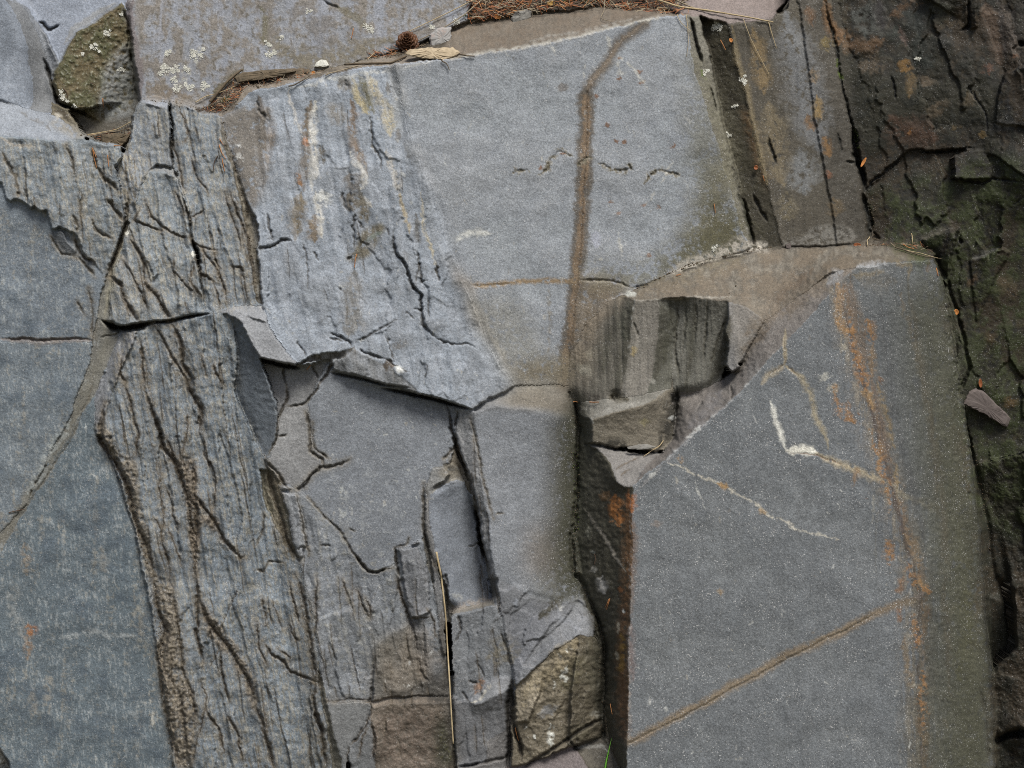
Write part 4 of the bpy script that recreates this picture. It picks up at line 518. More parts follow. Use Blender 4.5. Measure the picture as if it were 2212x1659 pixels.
for p_, w_, d_ in ((T(1, 3, [(2040, 0), (2060, 200)]), 8, 26), (T(1, 3, [(2110, 450), (2180, 720), (2212, 800)]), 2.2, 8), (T(1, 3, [(1830, 910), (1920, 925)]), 2, 7), (T(1, 3, [(1910, 750), (1980, 880)]), 1.8, 5), (T(1, 3, [(1740, 330), (1780, 480), (1710, 580)]), 2.5, 7), (T(1, 3, [(2212, 900), (2180, 1100), (2190, 1400), (2180, 1659)]), 6, 26), (T(1, 3, [(1760, 1000), (1850, 1090)]), 2, 6), (T(1, 3, [(1730, 1650), (1950, 1620), (2212, 1560)]), 3, 10), (T(2, 3, [(0, 1000), (10, 1250), (60, 1450), (80, 1600)]), 6, 26)):
    C(p_, w_, d_, (0.045, 0.04, 0.034), .8, True, 1)
for p_, w_, c_, o_ in ((T(1, 3, [(1900, 1010), (1960, 880)]), 7, (0.27, 0.16, 0.10), .6), (T(1, 3, [(1860, 1100), (1930, 1070), (2040, 920)]), 3, PALE, .8), (T(1, 3, [(1650, 315), (1800, 250), (2050, 190)]), 7, (0.25, 0.215, 0.185), .6), (T(1, 3, [(2000, 700), (2150, 640), (2212, 760)]), 24, (0.15, 0.135, 0.105), .6), (T(1, 3, [(1700, 150), (1800, 190)]), 5, (0.3, 0.3, 0.29), .5)):
    stain(p_, w_, c_, o_, .8, 1.4, N12, -.15)
# --- big upper slab: veins and stains
VBR = (0.17, 0.125, 0.085)
VEIN = T(2, 0, [(1150, 200), (1080, 250), (960, 330), (880, 440), (800, 560), (700, 680), (650, 780), (640, 870)])
stain(VEIN, 11, (0.11, 0.092, 0.075), .75, .7, 1, N12, -.6, False); stain(VEIN, 4, (0.21, 0.165, 0.125), .5, .8, 1)
VD = T(2, 0, [(640, 860), (640, 1000), (635, 1200), (630, 1400), (610, 1659)]) + T(2, 1, [(610, 60), (590, 400), (560, 700), (530, 1000), (500, 1250), (470, 1500), (440, 1659)])
stain(VD, 13, (0.10, 0.086, 0.072), .75, .3, 1.5, N12, -.6, False); stain(VD, 6, (0.17, 0.118, 0.075), .7, .4, 1.5, N12 + .4 * N40, -.35, False)
s_ = T(2, 0, [(650, 800), (645, 1000), (640, 1330), (625, 1500), (615, 1659)]) + T(2, 1, [(612, 0), (600, 400), (572, 700), (530, 1100), (470, 1659)])
C(s_, 1.2, 5, (0.08, 0.06, 0.045), .7, False, .6)
C(T(2, 0, [(690, 730), (650, 800)]), 1.2, 4, (0.08, 0.06, 0.045), .7)
stain(T(1, 1, [(1750, 780), (1900, 800), (2212, 790)]) + T(2, 1, [(150, 775), (300, 768), (530, 755)]), 5, (0.235, 0.165, 0.095), .75, .8, 1.2, N12, -.35, False); C(T(1, 1, [(1860, 808), (2212, 795)]), 1, 3, DIRT, .5, True, .6)
stain(T(1, 1, [(1650, 560), (1740, 740), (1820, 820), (1850, 1000), (1920, 1180), (2000, 1300)]), 8, (0.215, 0.17, 0.115), .6, .9, 1.5, N12, -.3)
C(T(2, 1, [(580, 760), (700, 762), (820, 758), (940, 795), (1040, 840)]), 1.6, 6, BLACK, .8); C(T(2, 1, [(1040, 840), (1180, 800), (1330, 735)]), 2, 8, BLACK, .8)
patch(T(2, 1, [(580, 740), (800, 720), (1080, 800), (960, 880), (930, 1000), (760, 1200), (620, 1659), (480, 1659), (560, 1000)]), (0.155, 0.125, 0.092), .85, 16, N12 + N40, -.45, 1.5)
patch(T(2, 1, [(600, 650), (800, 660), (1050, 690), (1300, 560), (1500, 420), (1800, 200), (2000, 300), (2080, 520), (1400, 700), (1050, 850), (800, 760), (580, 750)]), (0.125, 0.115, 0.072), .8, 24, N12 + N40, -.3, 1.6)
patch([(1480, 40), (1500, 150), (1555, 330), (1600, 480), (1620, 535), (1440, 600), (1500, 440), (1490, 240)], (0.11, 0.103, 0.072), .85, 30, .5 * N12 + .6 * N40 + .5 * N5, -.45, 1.1); patch([(1540, 400), (1600, 480), (1625, 540), (1420, 600), (1500, 520)], (0.085, 0.078, 0.045), .7, 24, .5 * N12 + .6 * N40 + .5 * N5, -.35, 1.1)
patch([(1000, 640), (1110, 640), (1220, 830), (1120, 834), (1050, 740)], (0.19, 0.18, 0.155), .5, 20, N12, -.3, 2); patch([(1110, 790), (1240, 760), (1240, 835), (1110, 835)], (0.17, 0.145, 0.105), .7, 14, N12, -.35, 2)
stain([(1010, 622), (1065, 740), (1120, 832)], 10, (0.22, 0.20, 0.165), .6, .9)
for p_ in (T(2, 0, [(20, 1500), (90, 1490), (150, 1470)]), T(2, 0, [(220, 1510), (300, 1440), (350, 1370), (410, 1300), (460, 1330), (550, 1330)]), T(2, 0, [(580, 1410), (640, 1360), (700, 1365)]), T(2, 0, [(750, 1420), (870, 1460)]), T(2, 0, [(870, 1465), (960, 1480), (1010, 1440), (1050, 1480)]), T(2, 0, [(1130, 1570), (1200, 1510), (1290, 1470), (1380, 1500), (1480, 1540)])):
    stain(p_, 6, (0.30, 0.27, 0.22), .6, .9, 2.2, N12, -.1); stain(p_, 4, (0.08, 0.07, 0.045), .8, .7, 2.6, N12, .0); C(p_, 1.8, 5, (0.07, 0.06, 0.042), .6, True, 2.6)
for x_, y_ in ((935, 515), (1095, 620), (920, 665), (1120, 715), (820, 1080), (890, 1210), (955, 1215), (730, 830), (440, 1330), (240, 1440), (1395, 1250)): stain(T(2, 0, [(x_ - 4, y_ - 14), (x_ + 6, y_ + 14)]), 4.5, (0.15, 0.085, 0.055), .75, .6, 2)
for x_, y_ in ((910, 195), (1130, 130), (1275, 130), (840, 100), (1190, 550)): stain(T(2, 1, [(x_ - 4, y_ - 14), (x_ + 6, y_ + 14)]), 4.5, (0.18, 0.11, 0.075), .6, .6, 2)
for p_, w_ in ((T(2, 0, [(620, 540), (630, 690)]), 3), (T(2, 0, [(900, 460), (1000, 560), (1090, 650), (1170, 770)]), 3), (T(2, 0, [(910, 520), (920, 630), (980, 640)]), 4), (T(2, 0, [(830, 300), (860, 400)]), 5), (T(2, 0, [(1390, 1390), (1330, 1480), (1290, 1600)]), 2.5), (T(2, 1, [(920, 340), (950, 590)]), 2.5), (T(2, 1, [(760, 580), (785, 640)]), 4), (T(2, 1, [(1120, 550), (1115, 600)]), 3), (T(2, 0, [(340, 350), (380, 480)]), 4), (T(2, 1, [(1235, 0), (1150, 130)]), 3), (T(2, 0, [(0, 410), (200, 350), (500, 290), (860, 210), (1100, 150)]), 3.5)):
    stain(p_, w_, (0.42, 0.41, 0.38), .55, .9, 1.4, N12, -.1)
stain(T(1, 1, [(1700, 430), (1780, 380), (1850, 350), (1960, 350), (2050, 370)]), 6, (0.50, 0.50, 0.48), .8, .8, 1.6, N12, -.4)
stain(T(2, 0, [(430, 720), (450, 790)]), 8, (0.14, 0.125, 0.115), .6); stain(T(2, 1, [(730, 340), (730, 480)]), 9, (0.31, 0.32, 0.38), .5)
stain(T(2, 1, [(320, 800), (330, 1200), (320, 1400)]), 4, (0.16, 0.135, 0.10), .5, .9, 1.5, N12, -.1)
C(T(2, 0, [(1540, 150), (1590, 380), (1640, 560)]), 4, 20, BLACK, .85, True, .5); C(T(2, 0, [(1700, 740), (1740, 860), (1770, 980)]), 2, 9, BLACK, .7); C(T(2, 0, [(1905, 1440), (1930, 1560), (1960, 1659)]), 4, 16, BLACK, .85); C(T(2, 1, [(1950, 0), (2010, 150), (2070, 400), (2090, 520)]), 5, 18, (0.03, 0.03, 0.018), .85); C(T(2, 1, [(2080, 20), (2120, 120), (2212, 260)]), 3, 10, BLACK, .8)
patch(T(2, 0, [(1700, 180), (1900, 240), (1960, 600), (2060, 1000), (2212, 1659), (2000, 1659), (1880, 1100), (1780, 700)]), (0.04, 0.035, 0.022), .8, 8, N12 + N40, -.4, 2)
patch(T(2, 0, [(1960, 900), (2080, 1000), (2212, 1500), (2212, 1659), (2100, 1400)]), (0.085, 0.05, 0.022), .7, 8, N12, -.2, 2)
patch(T(2, 0, [(1540, 420), (1680, 600), (1800, 900), (1920, 1250), (1960, 1659), (1700, 1659), (1780, 1300), (1700, 900), (1560, 600)]), (0.13, 0.12, 0.085), .75, 14, N12, -.4, 2)
stain(T(2, 0, [(1900, 220), (1960, 520), (2060, 900), (2130, 1250), (2212, 1600)]), 6, (0.25, 0.20, 0.12), .7, .8, 1)
# lichen crust along the foot of the slab
patch(T(2, 1, [(1350, 680), (1420, 620), (1520, 570), (1700, 530), (1850, 460), (1960, 370), (2080, 420), (2212, 440), (2212, 520), (2090, 525), (1800, 590), (1500, 690), (1370, 720)]), (0.36, 0.33, 0.29), .75, 5, N12, -.15, 2.5)
patch(T(3, 1, [(120, 490), (140, 420), (300, 400), (380, 310), (520, 280), (720, 320), (780, 400), (700, 440), (500, 470), (300, 480)]), (0.25, 0.235, 0.21), .75, 5, N12, -.1, 2.5)
for x_, y_, r_ in ((1000, 370, 13), (1100, 380, 15), (940, 260, 14), (1050, 220, 14)): stain(T(3, 1, [(x_, y_ - 20), (x_ + 6, y_ + 30)]), r_ * .7, (0.27, 0.27, 0.25), .7, .4, 1.5, N12, -.3)
C(T(2, 1, [(1330, 735), (1500, 680), (1780, 600), (2080, 528), (2212, 500)]), 2, 8, BLACK, .75); C(T(3, 1, [(0, 495), (140, 490), (560, 465), (900, 440), (1140, 460)]), 2.5, 9, BLACK, .7)
patch([(1345, 640), (1480, 575), (1690, 537), (1880, 522), (2020, 550), (1850, 575), (1700, 690), (1576, 650), (1370, 648)], (0.135, 0.105, 0.075), .5, 8, N40 + .6 * N12, -.1, 2); patch([(1345, 640), (1480, 575), (1690, 537), (1880, 522), (2020, 550), (1850, 575), (1700, 690), (1576, 650), (1370, 648)], (0.19, 0.172, 0.145), .4, 8, N12 - N40, .3, 3)
stain(T(2, 1, [(980, 890), (1080, 880)]), 5, (0.4, 0.4, 0.37), .7); stain(T(2, 1, [(1060, 925), (1130, 940), (1500, 915), (1900, 900)]), 2, PALE, .3, .9, 1.2, N12, -.2)
# --- flutes and floor
FLU = [(1375, 645), (1345, 640), (1310, 655), (1230, 760), (1230, 860), (1460, 862), (1556, 826), (1586, 690), (1576, 650)]
relief(FLU, VF, 1.0, 4); patch(FLU, (0.055, 0.052, 0.04), .12, 5, VF + .5 * N40, .15, 2); patch(FLU, (0.17, 0.162, 0.14), .15, 5, -VF + .4 * N40, .2, 2)
stain([(1580, 685), (1562, 750), (1545, 800)], 10, (0.045, 0.043, 0.034), .8, .9, 1.2); stain([(1255, 850), (1300, 862)], 8, (0.05, 0.044, 0.036), .8, .8, 2, N12, -.2)
for p_, w_ in (([(1366, 655), (1352, 735), (1342, 800), (1325, 850)], 12), ([(1332, 665), (1310, 740), (1300, 800)], 13), ([(1432, 650), (1428, 750), (1412, 830)], 9), ([(1576, 700), (1560, 780), (1530, 830)], 12), ([(1500, 650), (1495, 760), (1480, 840)], 8)): stain(p_, w_, (0.062, 0.058, 0.044), .65, .9, 1.2, V1 + .5 * N12, -.5)

for p_, w_ in ((T(2, 1, [(1440, 930), (1410, 1180), (1420, 1400), (1440, 1659)]), 2.5), (T(2, 1, [(1370, 920), (1350, 1200)]), 2), (T(2, 1, [(1700, 920), (1670, 1200), (1660, 1500)]), 2), (T(2, 1, [(1870, 1070), (1780, 1280), (1720, 1500)]), 3.5), (T(2, 1, [(1050, 1130), (1090, 1260)]), 1.5), (T(2, 1, [(1590, 930), (1580, 1300)]), 1.6), (T(2, 1, [(1500, 940), (1480, 1400)]), 1.5)):
    C(p_, w_, 6, (0.06, 0.055, 0.04), .6)
for p_, w_, c_, o_ in ((T(2, 1, [(1380, 950), (1360, 1200), (1300, 1500)]), 9, (0.06, 0.058, 0.042), .6), (T(2, 1, [(1500, 940), (1560, 1400)]), 9, (0.09, 0.088, 0.07), .5), (T(2, 1, [(1000, 950), (960, 1100), (980, 1300)]), 12, (0.08, 0.078, 0.06), .6), (T(2, 1, [(700, 1380), (650, 1420)]), 8, (0.3, 0.27, 0.21), .7), (T(2, 1, [(650, 1500), (590, 1580)]), 12, (0.3, 0.28, 0.23), .65), (T(2, 1, [(1050, 1330), (1050, 1420)]), 6, (0.30, 0.235, 0.12), .6), (T(2, 1, [(1220, 1620), (1210, 1659)]), 8, (0.3, 0.29, 0.26), .6), (T(2, 1, [(620, 1280), (680, 1370)]), 7, (0.07, 0.06, 0.05), .7), (T(2, 1, [(760, 1200), (880, 1080)]), 8, (0.10, 0.095, 0.085), .5),
        (T(2, 2, [(500, 60), (560, 110), (660, 110)]), 10, (0.05, 0.045, 0.035), .8), (T(2, 2, [(850, 100), (1000, 130)]), 10, (0.075, 0.065, 0.045), .7), (T(2, 2, [(1400, 60), (1400, 220), (1340, 420), (1280, 520)]), 16, (0.035, 0.032, 0.026), .8), (T(2, 2, [(800, 520), (900, 500), (980, 550)]), 9, (0.04, 0.036, 0.028), .8), (T(2, 2, [(1380, 270), (1400, 310)]), 9, (0.55, 0.55, 0.53), .85), (T(2, 2, [(690, 290), (690, 340)]), 4, (0.36, 0.36, 0.34), .7), (T(2, 2, [(700, 270), (850, 220), (1000, 180), (1100, 140)]), 4, (0.24, 0.23, 0.21), .6), (T(2, 2, [(1150, 300), (1150, 350)]), 10, (0.2, 0.175, 0.085), .4)):
    stain(p_, w_, c_, o_, .8, 1.5, N12, -.3)
C(T(2, 2, [(610, 512), (700, 525), (850, 555), (1000, 560), (1150, 600)]), 2.6, 12, BLACK, .85); C(T(2, 2, [(1000, 565), (1080, 570), (1200, 590)]), 5, 18, BLACK, .9); C(T(2, 2, [(1420, 20), (1430, 120), (1410, 260), (1380, 400)]), 4, 12, BLACK, .8); C(T(2, 2, [(1640, 150), (1590, 240)]), 3, 8, BLACK, .7); C(T(2, 2, [(860, 90), (890, 150)]), 2, 6); C(T(2, 2, [(1900, 10), (1900, 130)]), 3, 9)
for p_ in (T(2, 2, [(900, 740), (960, 690), (1100, 630)]), T(2, 2, [(940, 790), (1000, 740), (1020, 730)])): C(p_, 2, 6, (0.09, 0.07, 0.05), .8)
# --- dark corner
COR = T(2, 2, [(570, 170), (560, 350), (570, 600), (560, 900), (540, 1150), (530, 1400), (540, 1659)])
stain(COR, 17, (0.055, 0.052, 0.036), .8, 1.0, 1.2, N12, -.6, False); stain(COR, 6, (0.026, 0.026, 0.016), .9, .8, 1.4, None, None, False)
C(COR, 5, 16, (0.02, 0.02, 0.014), .8, False, 1.5)
patch(T(2, 2, [(430, 250), (600, 180), (600, 1400), (560, 1659), (160, 1659), (340, 1300), (390, 900), (440, 500)]), (0.062, 0.06, 0.048), .9, 40, .5 * N12 + .4, -.2, 1.2); patch(T(2, 2, [(500, 250), (600, 250), (600, 1400), (480, 1300)]), (0.04, 0.038, 0.028), .7, 18, .5 * N12 + .4, -.2, 1.2)  # moss and damp, plus a painted shade gradient beside the deep gap
patch(T(2, 2, [(110, 1250), (300, 1200), (450, 1659), (120, 1659)]), (0.15, 0.125, 0.105), .5, 24, N12 + .4, -.2, 1.5)
C(T(2, 3, [(570, 0), (640, 150), (740, 380), (800, 540), (790, 800), (790, 1100), (790, 1400)]), 6, 18, (0.022, 0.021, 0.015), .9, False, 1.5)
stain(T(2, 3, [(600, 60), (720, 360), (760, 560), (740, 900), (770, 1300)]), 14, (0.045, 0.042, 0.03), .75, .9, 1.4)
RS = T(2, 2, [(1000, 900), (1010, 1200), (1010, 1659)]) + T(2, 3, [(990, 100), (960, 500), (960, 900), (960, 1300)])
stain(RS, 13, (0.14, 0.07, 0.03), .6, .9, 1.3, N12 + .5 * V1, -.4)
stain(T(2, 2, [(890, 960), (900, 1100), (930, 1220)]), 13, (0.30, 0.125, 0.04), .8, .7, 1.6, N12, -.25); stain(T(2, 2, [(990, 930), (1025, 1000), (1045, 1110)]), 9, (0.28, 0.11, 0.04), .75, .8, 1.5, N12, -.3); stain(T(2, 2, [(830, 930), (780, 1000)]), 9, (0.16, 0.09, 0.04), .5)
stain(T(2, 3, [(940, 100), (930, 140)]), 6, (0.25, 0.10, 0.035), .6); stain(T(2, 3, [(950, 500), (970, 600), (940, 850)]), 7, (0.20, 0.12, 0.03), .7, .8, 1.4, N12, -.2); stain(T(2, 3, [(940, 900), (960, 1300), (990, 1450)]), 12, (0.12, 0.07, 0.04), .6, .9, 1.3, N12, -.3)
for p_, w_, c_, o_ in ((T(2, 2, [(610, 1060), (700, 1190), (790, 1300), (850, 1430), (930, 1540), (1000, 1640)]), 3.2, (0.27, 0.24, 0.20), .8), (T(2, 2, [(690, 1590), (710, 1630)]), 8, (0.36, 0.34, 0.3), .8), (T(2, 2, [(655, 1230), (660, 1320)]), 4, (0.28, 0.27, 0.22), .7), (T(2, 2, [(690, 1440), (690, 1470)]), 4, (0.3, 0.3, 0.27), .7), (T(2, 3, [(780, 0), (770, 60), (800, 140)]), 9, (0.38, 0.36, 0.34), .8), (T(2, 3, [(910, 400), (930, 500)]), 3, (0.35, 0.31, 0.24), .7), (T(2, 3, [(900, 640), (915, 720)]), 3, (0.35, 0.31, 0.24), .7), (T(2, 3, [(730, 1180), (730, 1230)]), 11, (0.21, 0.2, 0.175), .7), (T(2, 3, [(950, 300), (970, 295)]), 4, WHITE, .8)):
    stain(p_, w_, c_, o_, .8, 1.3, N12, -.35)
# broken block scars
for p_, w_, c_, o_ in ((T(2, 3, [(560, 540), (470, 640), (400, 800), (250, 900), (150, 1000), (90, 1150)]), 18, (0.30, 0.25, 0.17), .6), (T(2, 3, [(150, 1150), (200, 1040), (260, 1000)]), 14, (0.30, 0.26, 0.2), .6), (T(2, 3, [(450, 1000), (500, 850), (620, 700)]), 20, (0.12, 0.105, 0.065), .6), (T(2, 3, [(280, 1130), (340, 1200)]), 18, (0.19, 0.195, 0.21), .6), (T(2, 3, [(490, 610), (485, 660)]), 3.5, WHITE, .9), (T(2, 3, [(420, 680), (420, 720)]), 3.5, WHITE, .9), (T(2, 3, [(460, 780), (430, 900)]), 4, WHITE, .85), (T(2, 3, [(365, 900), (355, 980)]), 3.5, WHITE, .9), (T(2, 3, [(345, 1280), (340, 1480)]), 5, WHITE, .85), (T(2, 3, [(120, 1300), (130, 1310)]), 3.5, WHITE, .8), (T(2, 3, [(200, 1350), (210, 1400)]), 3, WHITE, .7), (T(2, 3, [(470, 870), (460, 910)]), 3, WHITE, .7), (T(2, 3, [(400, 290), (440, 270)]), 5, (0.5, 0.5, 0.5), .8), (T(2, 3, [(220, 360), (330, 280), (440, 180)]), 9, (0.05, 0.046, 0.034), .8), (T(2, 3, [(380, 260), (420, 360), (600, 470)]), 5, (0.24, 0.25, 0.28), .5), (T(2, 3, [(30, 180), (45, 270)]), 6, (0.24, 0.26, 0.3), .5),
        (T(2, 3, [(650, 560), (700, 700), (700, 1000)]), 18, (0.10, 0.09, 0.065), .7), (T(2, 3, [(500, 1400), (660, 1300)]), 14, (0.09, 0.08, 0.055), .7)):
    stain(p_, w_, c_, o_, .8, 1.7, N12, -.2)
plates([(1106, 1480), (1252, 1372), (1300, 1420), (1302, 1600), (1120, 1660)], 34, 60, -0.5, 51, 3.5, 4, .4); relief([(1106, 1480), (1252, 1372), (1300, 1420), (1302, 1600), (1120, 1660)], N12, 2.2, 4); relief([(1106, 1480), (1252, 1372), (1300, 1420), (1302, 1600), (1120, 1660)], N40, 3, 4)
C(T(2, 3, [(110, 1640), (300, 1530), (460, 1430), (560, 1350), (700, 1270), (790, 1250)]), 4, 16, (0.035, 0.03, 0.024), .85); C(T(2, 3, [(490, 1430), (550, 1480)]), 4, 12, BLACK, .8); stain(T(2, 3, [(560, 1480), (680, 1475), (780, 1470), (830, 1510)]), 3, (0.32, 0.31, 0.29), .6)
# --- big block: veins, rust, drips
stain(T(2, 3, [(1000, 1440), (1120, 1390), (1300, 1290), (1500, 1170), (1700, 1080), (1900, 950), (2050, 880), (2212, 790)]) + T(3, 3, [(200, 660), (400, 590), (600, 500), (800, 400), (930, 320), (1100, 250), (1290, 200)]), 8.5, (0.165, 0.13, 0.095), .85, .7, 1, N12, -.6, False)
stain(T(2, 3, [(1120, 1390), (1300, 1285), (1500, 1170), (1700, 1075), (1900, 945), (2212, 780)]) + T(3, 3, [(400, 580), (800, 380), (930, 310)]), 4, (0.22, 0.175, 0.125), .5, .8, 1, N12, -.3)
C(T(2, 3, [(1000, 1450), (1120, 1390), (1300, 1300), (1650, 1120), (1900, 970), (2050, 890), (2212, 810)]) + T(3, 3, [(300, 640), (700, 450), (900, 340)]), 1.1, 4, (0.06, 0.05, 0.035), .8, False, .8)
stain(T(3, 1, [(155, 1190), (150, 1350), (140, 1490)]), 4, (0.30, 0.255, 0.18), .8, .8, 1.2); stain(T(3, 1, [(140, 1490), (80, 1540), (0, 1580)]) + T(2, 2, [(2150, 10)]), 6, (0.29, 0.25, 0.19), .7, .9, 1.4); stain(T(3, 1, [(145, 1490), (220, 1560), (320, 1659)]) + T(3, 2, [(390, 100), (420, 280), (490, 420), (530, 560)]), 6, (0.28, 0.24, 0.17), .7, .9, 1.4, N12, -.35)
C(T(3, 1, [(155, 1190), (140, 1490), (0, 1575)]), 1, 3, (0.10, 0.075, 0.05), .7); C(T(3, 1, [(160, 1495), (250, 1590)]), 1, 3, (0.12, 0.08, 0.05), .6)
stain(T(3, 2, [(20, 150), (60, 290), (110, 440), (160, 570)]), 5.5, (0.56, 0.55, 0.51), .8, .8, 1.4); stain(T(3, 2, [(150, 560), (300, 570), (420, 600)]), 8, (0.58, 0.56, 0.50), .9, .6, 1.4, N12, -.5); stain(T(3, 2, [(400, 600), (560, 670), (720, 730), (900, 800), (1040, 860)]), 8, (0.34, 0.29, 0.21), .75, .9, 1.5, N12, -.35)
C(T(3, 2, [(200, 590), (420, 620), (640, 695)]), 1, 3, (0.16, 0.09, 0.06), .7)
stain(T(2, 2, [(1300, 660), (1400, 710), (1560, 770), (1760, 840), (1880, 900), (2000, 970), (2150, 1070)]) + T(3, 2, [(0, 1130), (130, 1170), (250, 1240), (380, 1300), (520, 1330), (640, 1345)]), 3, (0.40, 0.375, 0.325), .8, .9, 2.2, N12, -.25)
for p_, w_, c_, o_ in ((T(2, 2, [(1770, 850), (1800, 870), (1870, 890)]), 6, (0.30, 0.19, 0.09), .8), (T(2, 2, [(2130, 1080), (2190, 1120)]), 5, (0.29, 0.21, 0.13), .7), (T(2, 2, [(1450, 620), (1460, 690)]), 6, (0.25, 0.17, 0.10), .6), (T(2, 2, [(1580, 840), (1620, 980), (1660, 1090)]), 2, (0.36, 0.36, 0.34), .6), (T(2, 3, [(1800, 110), (1805, 170)]), 6, (0.27, 0.19, 0.11), .5), (T(3, 1, [(480, 1560), (500, 1620)]), 10, (0.36, 0.35, 0.31), .5), (T(3, 2, [(530, 0), (600, 70)]), 9, (0.36, 0.33, 0.27), .5), (T(2, 3, [(1200, 1030), (1180, 1110)]), 3, (0.36, 0.36, 0.35), .7), (T(2, 3, [(1030, 420), (1040, 900)]), 8, (0.17, 0.13, 0.125), .5), (T(2, 2, [(1240, 1180), (1250, 1230)]), 10, (0.19, 0.15, 0.125), .4),
        # chamfer
        (T(3, 1, [(400, 660), (200, 860), (50, 1000), (-200, 1250)]), 14, (0.115, 0.085, 0.06), .6), (T(3, 1, [(640, 690), (520, 790)]), 10, (0.30, 0.31, 0.33), .6), (T(2, 2, [(1050, 940), (1240, 760), (1500, 480), (1700, 300), (1900, 130)]), 4, (0.26, 0.25, 0.25), .4), (T(2, 2, [(1530, 380), (1700, 200), (1800, 60)]), 14, (0.165, 0.155, 0.155), .6), (T(2, 1, [(2212, 1170), (2080, 1300), (1960, 1400)]), 7, (0.10, 0.075, 0.055), .6), (T(2, 2, [(1500, 470), (1540, 440), (1640, 350)]), 3, (0.5, 0.5, 0.48), .6), (T(2, 2, [(1180, 820), (1250, 740)]), 3, (0.5, 0.5, 0.48), .6)):
    stain(p_, w_, c_, o_, .8, 1.5, N12, -.3)
patch([(1576, 650), (1700, 655), (1800, 600), (1790, 592), (1700, 640), (1620, 760), (1590, 800)], (0.17, 0.145, 0.115), .4, 10)
# arris streaks: rust and ochre
RUS = (0.25, 0.115, 0.04)
ARR = [(1812, 625), (1850, 770), (1892, 930), (1935, 1080), (1962, 1190), (1986, 1280), (1982, 1450), (1992, 1690)]
stain(ARR, 30, (0.125, 0.098, 0.07), .5, 1.0, 1.5, V1 + .5 * N40 + .4 * N12, -.25, False); stain([(p[0] + 10, p[1]) for p in ARR], 9, (0.16, 0.095, 0.05), .5, .9, 2, V2 + .6 * N12 + .4 * N5, .0, False); stain([(p[0] - 16, p[1]) for p in ARR], 9, (0.25, 0.22, 0.175), .4, .9, 1.8, V1 + .6 * N12, .0, False)
stain(ARR, 3.5, (0.065, 0.05, 0.045), .7, .8, 1.0, N40, -.35)

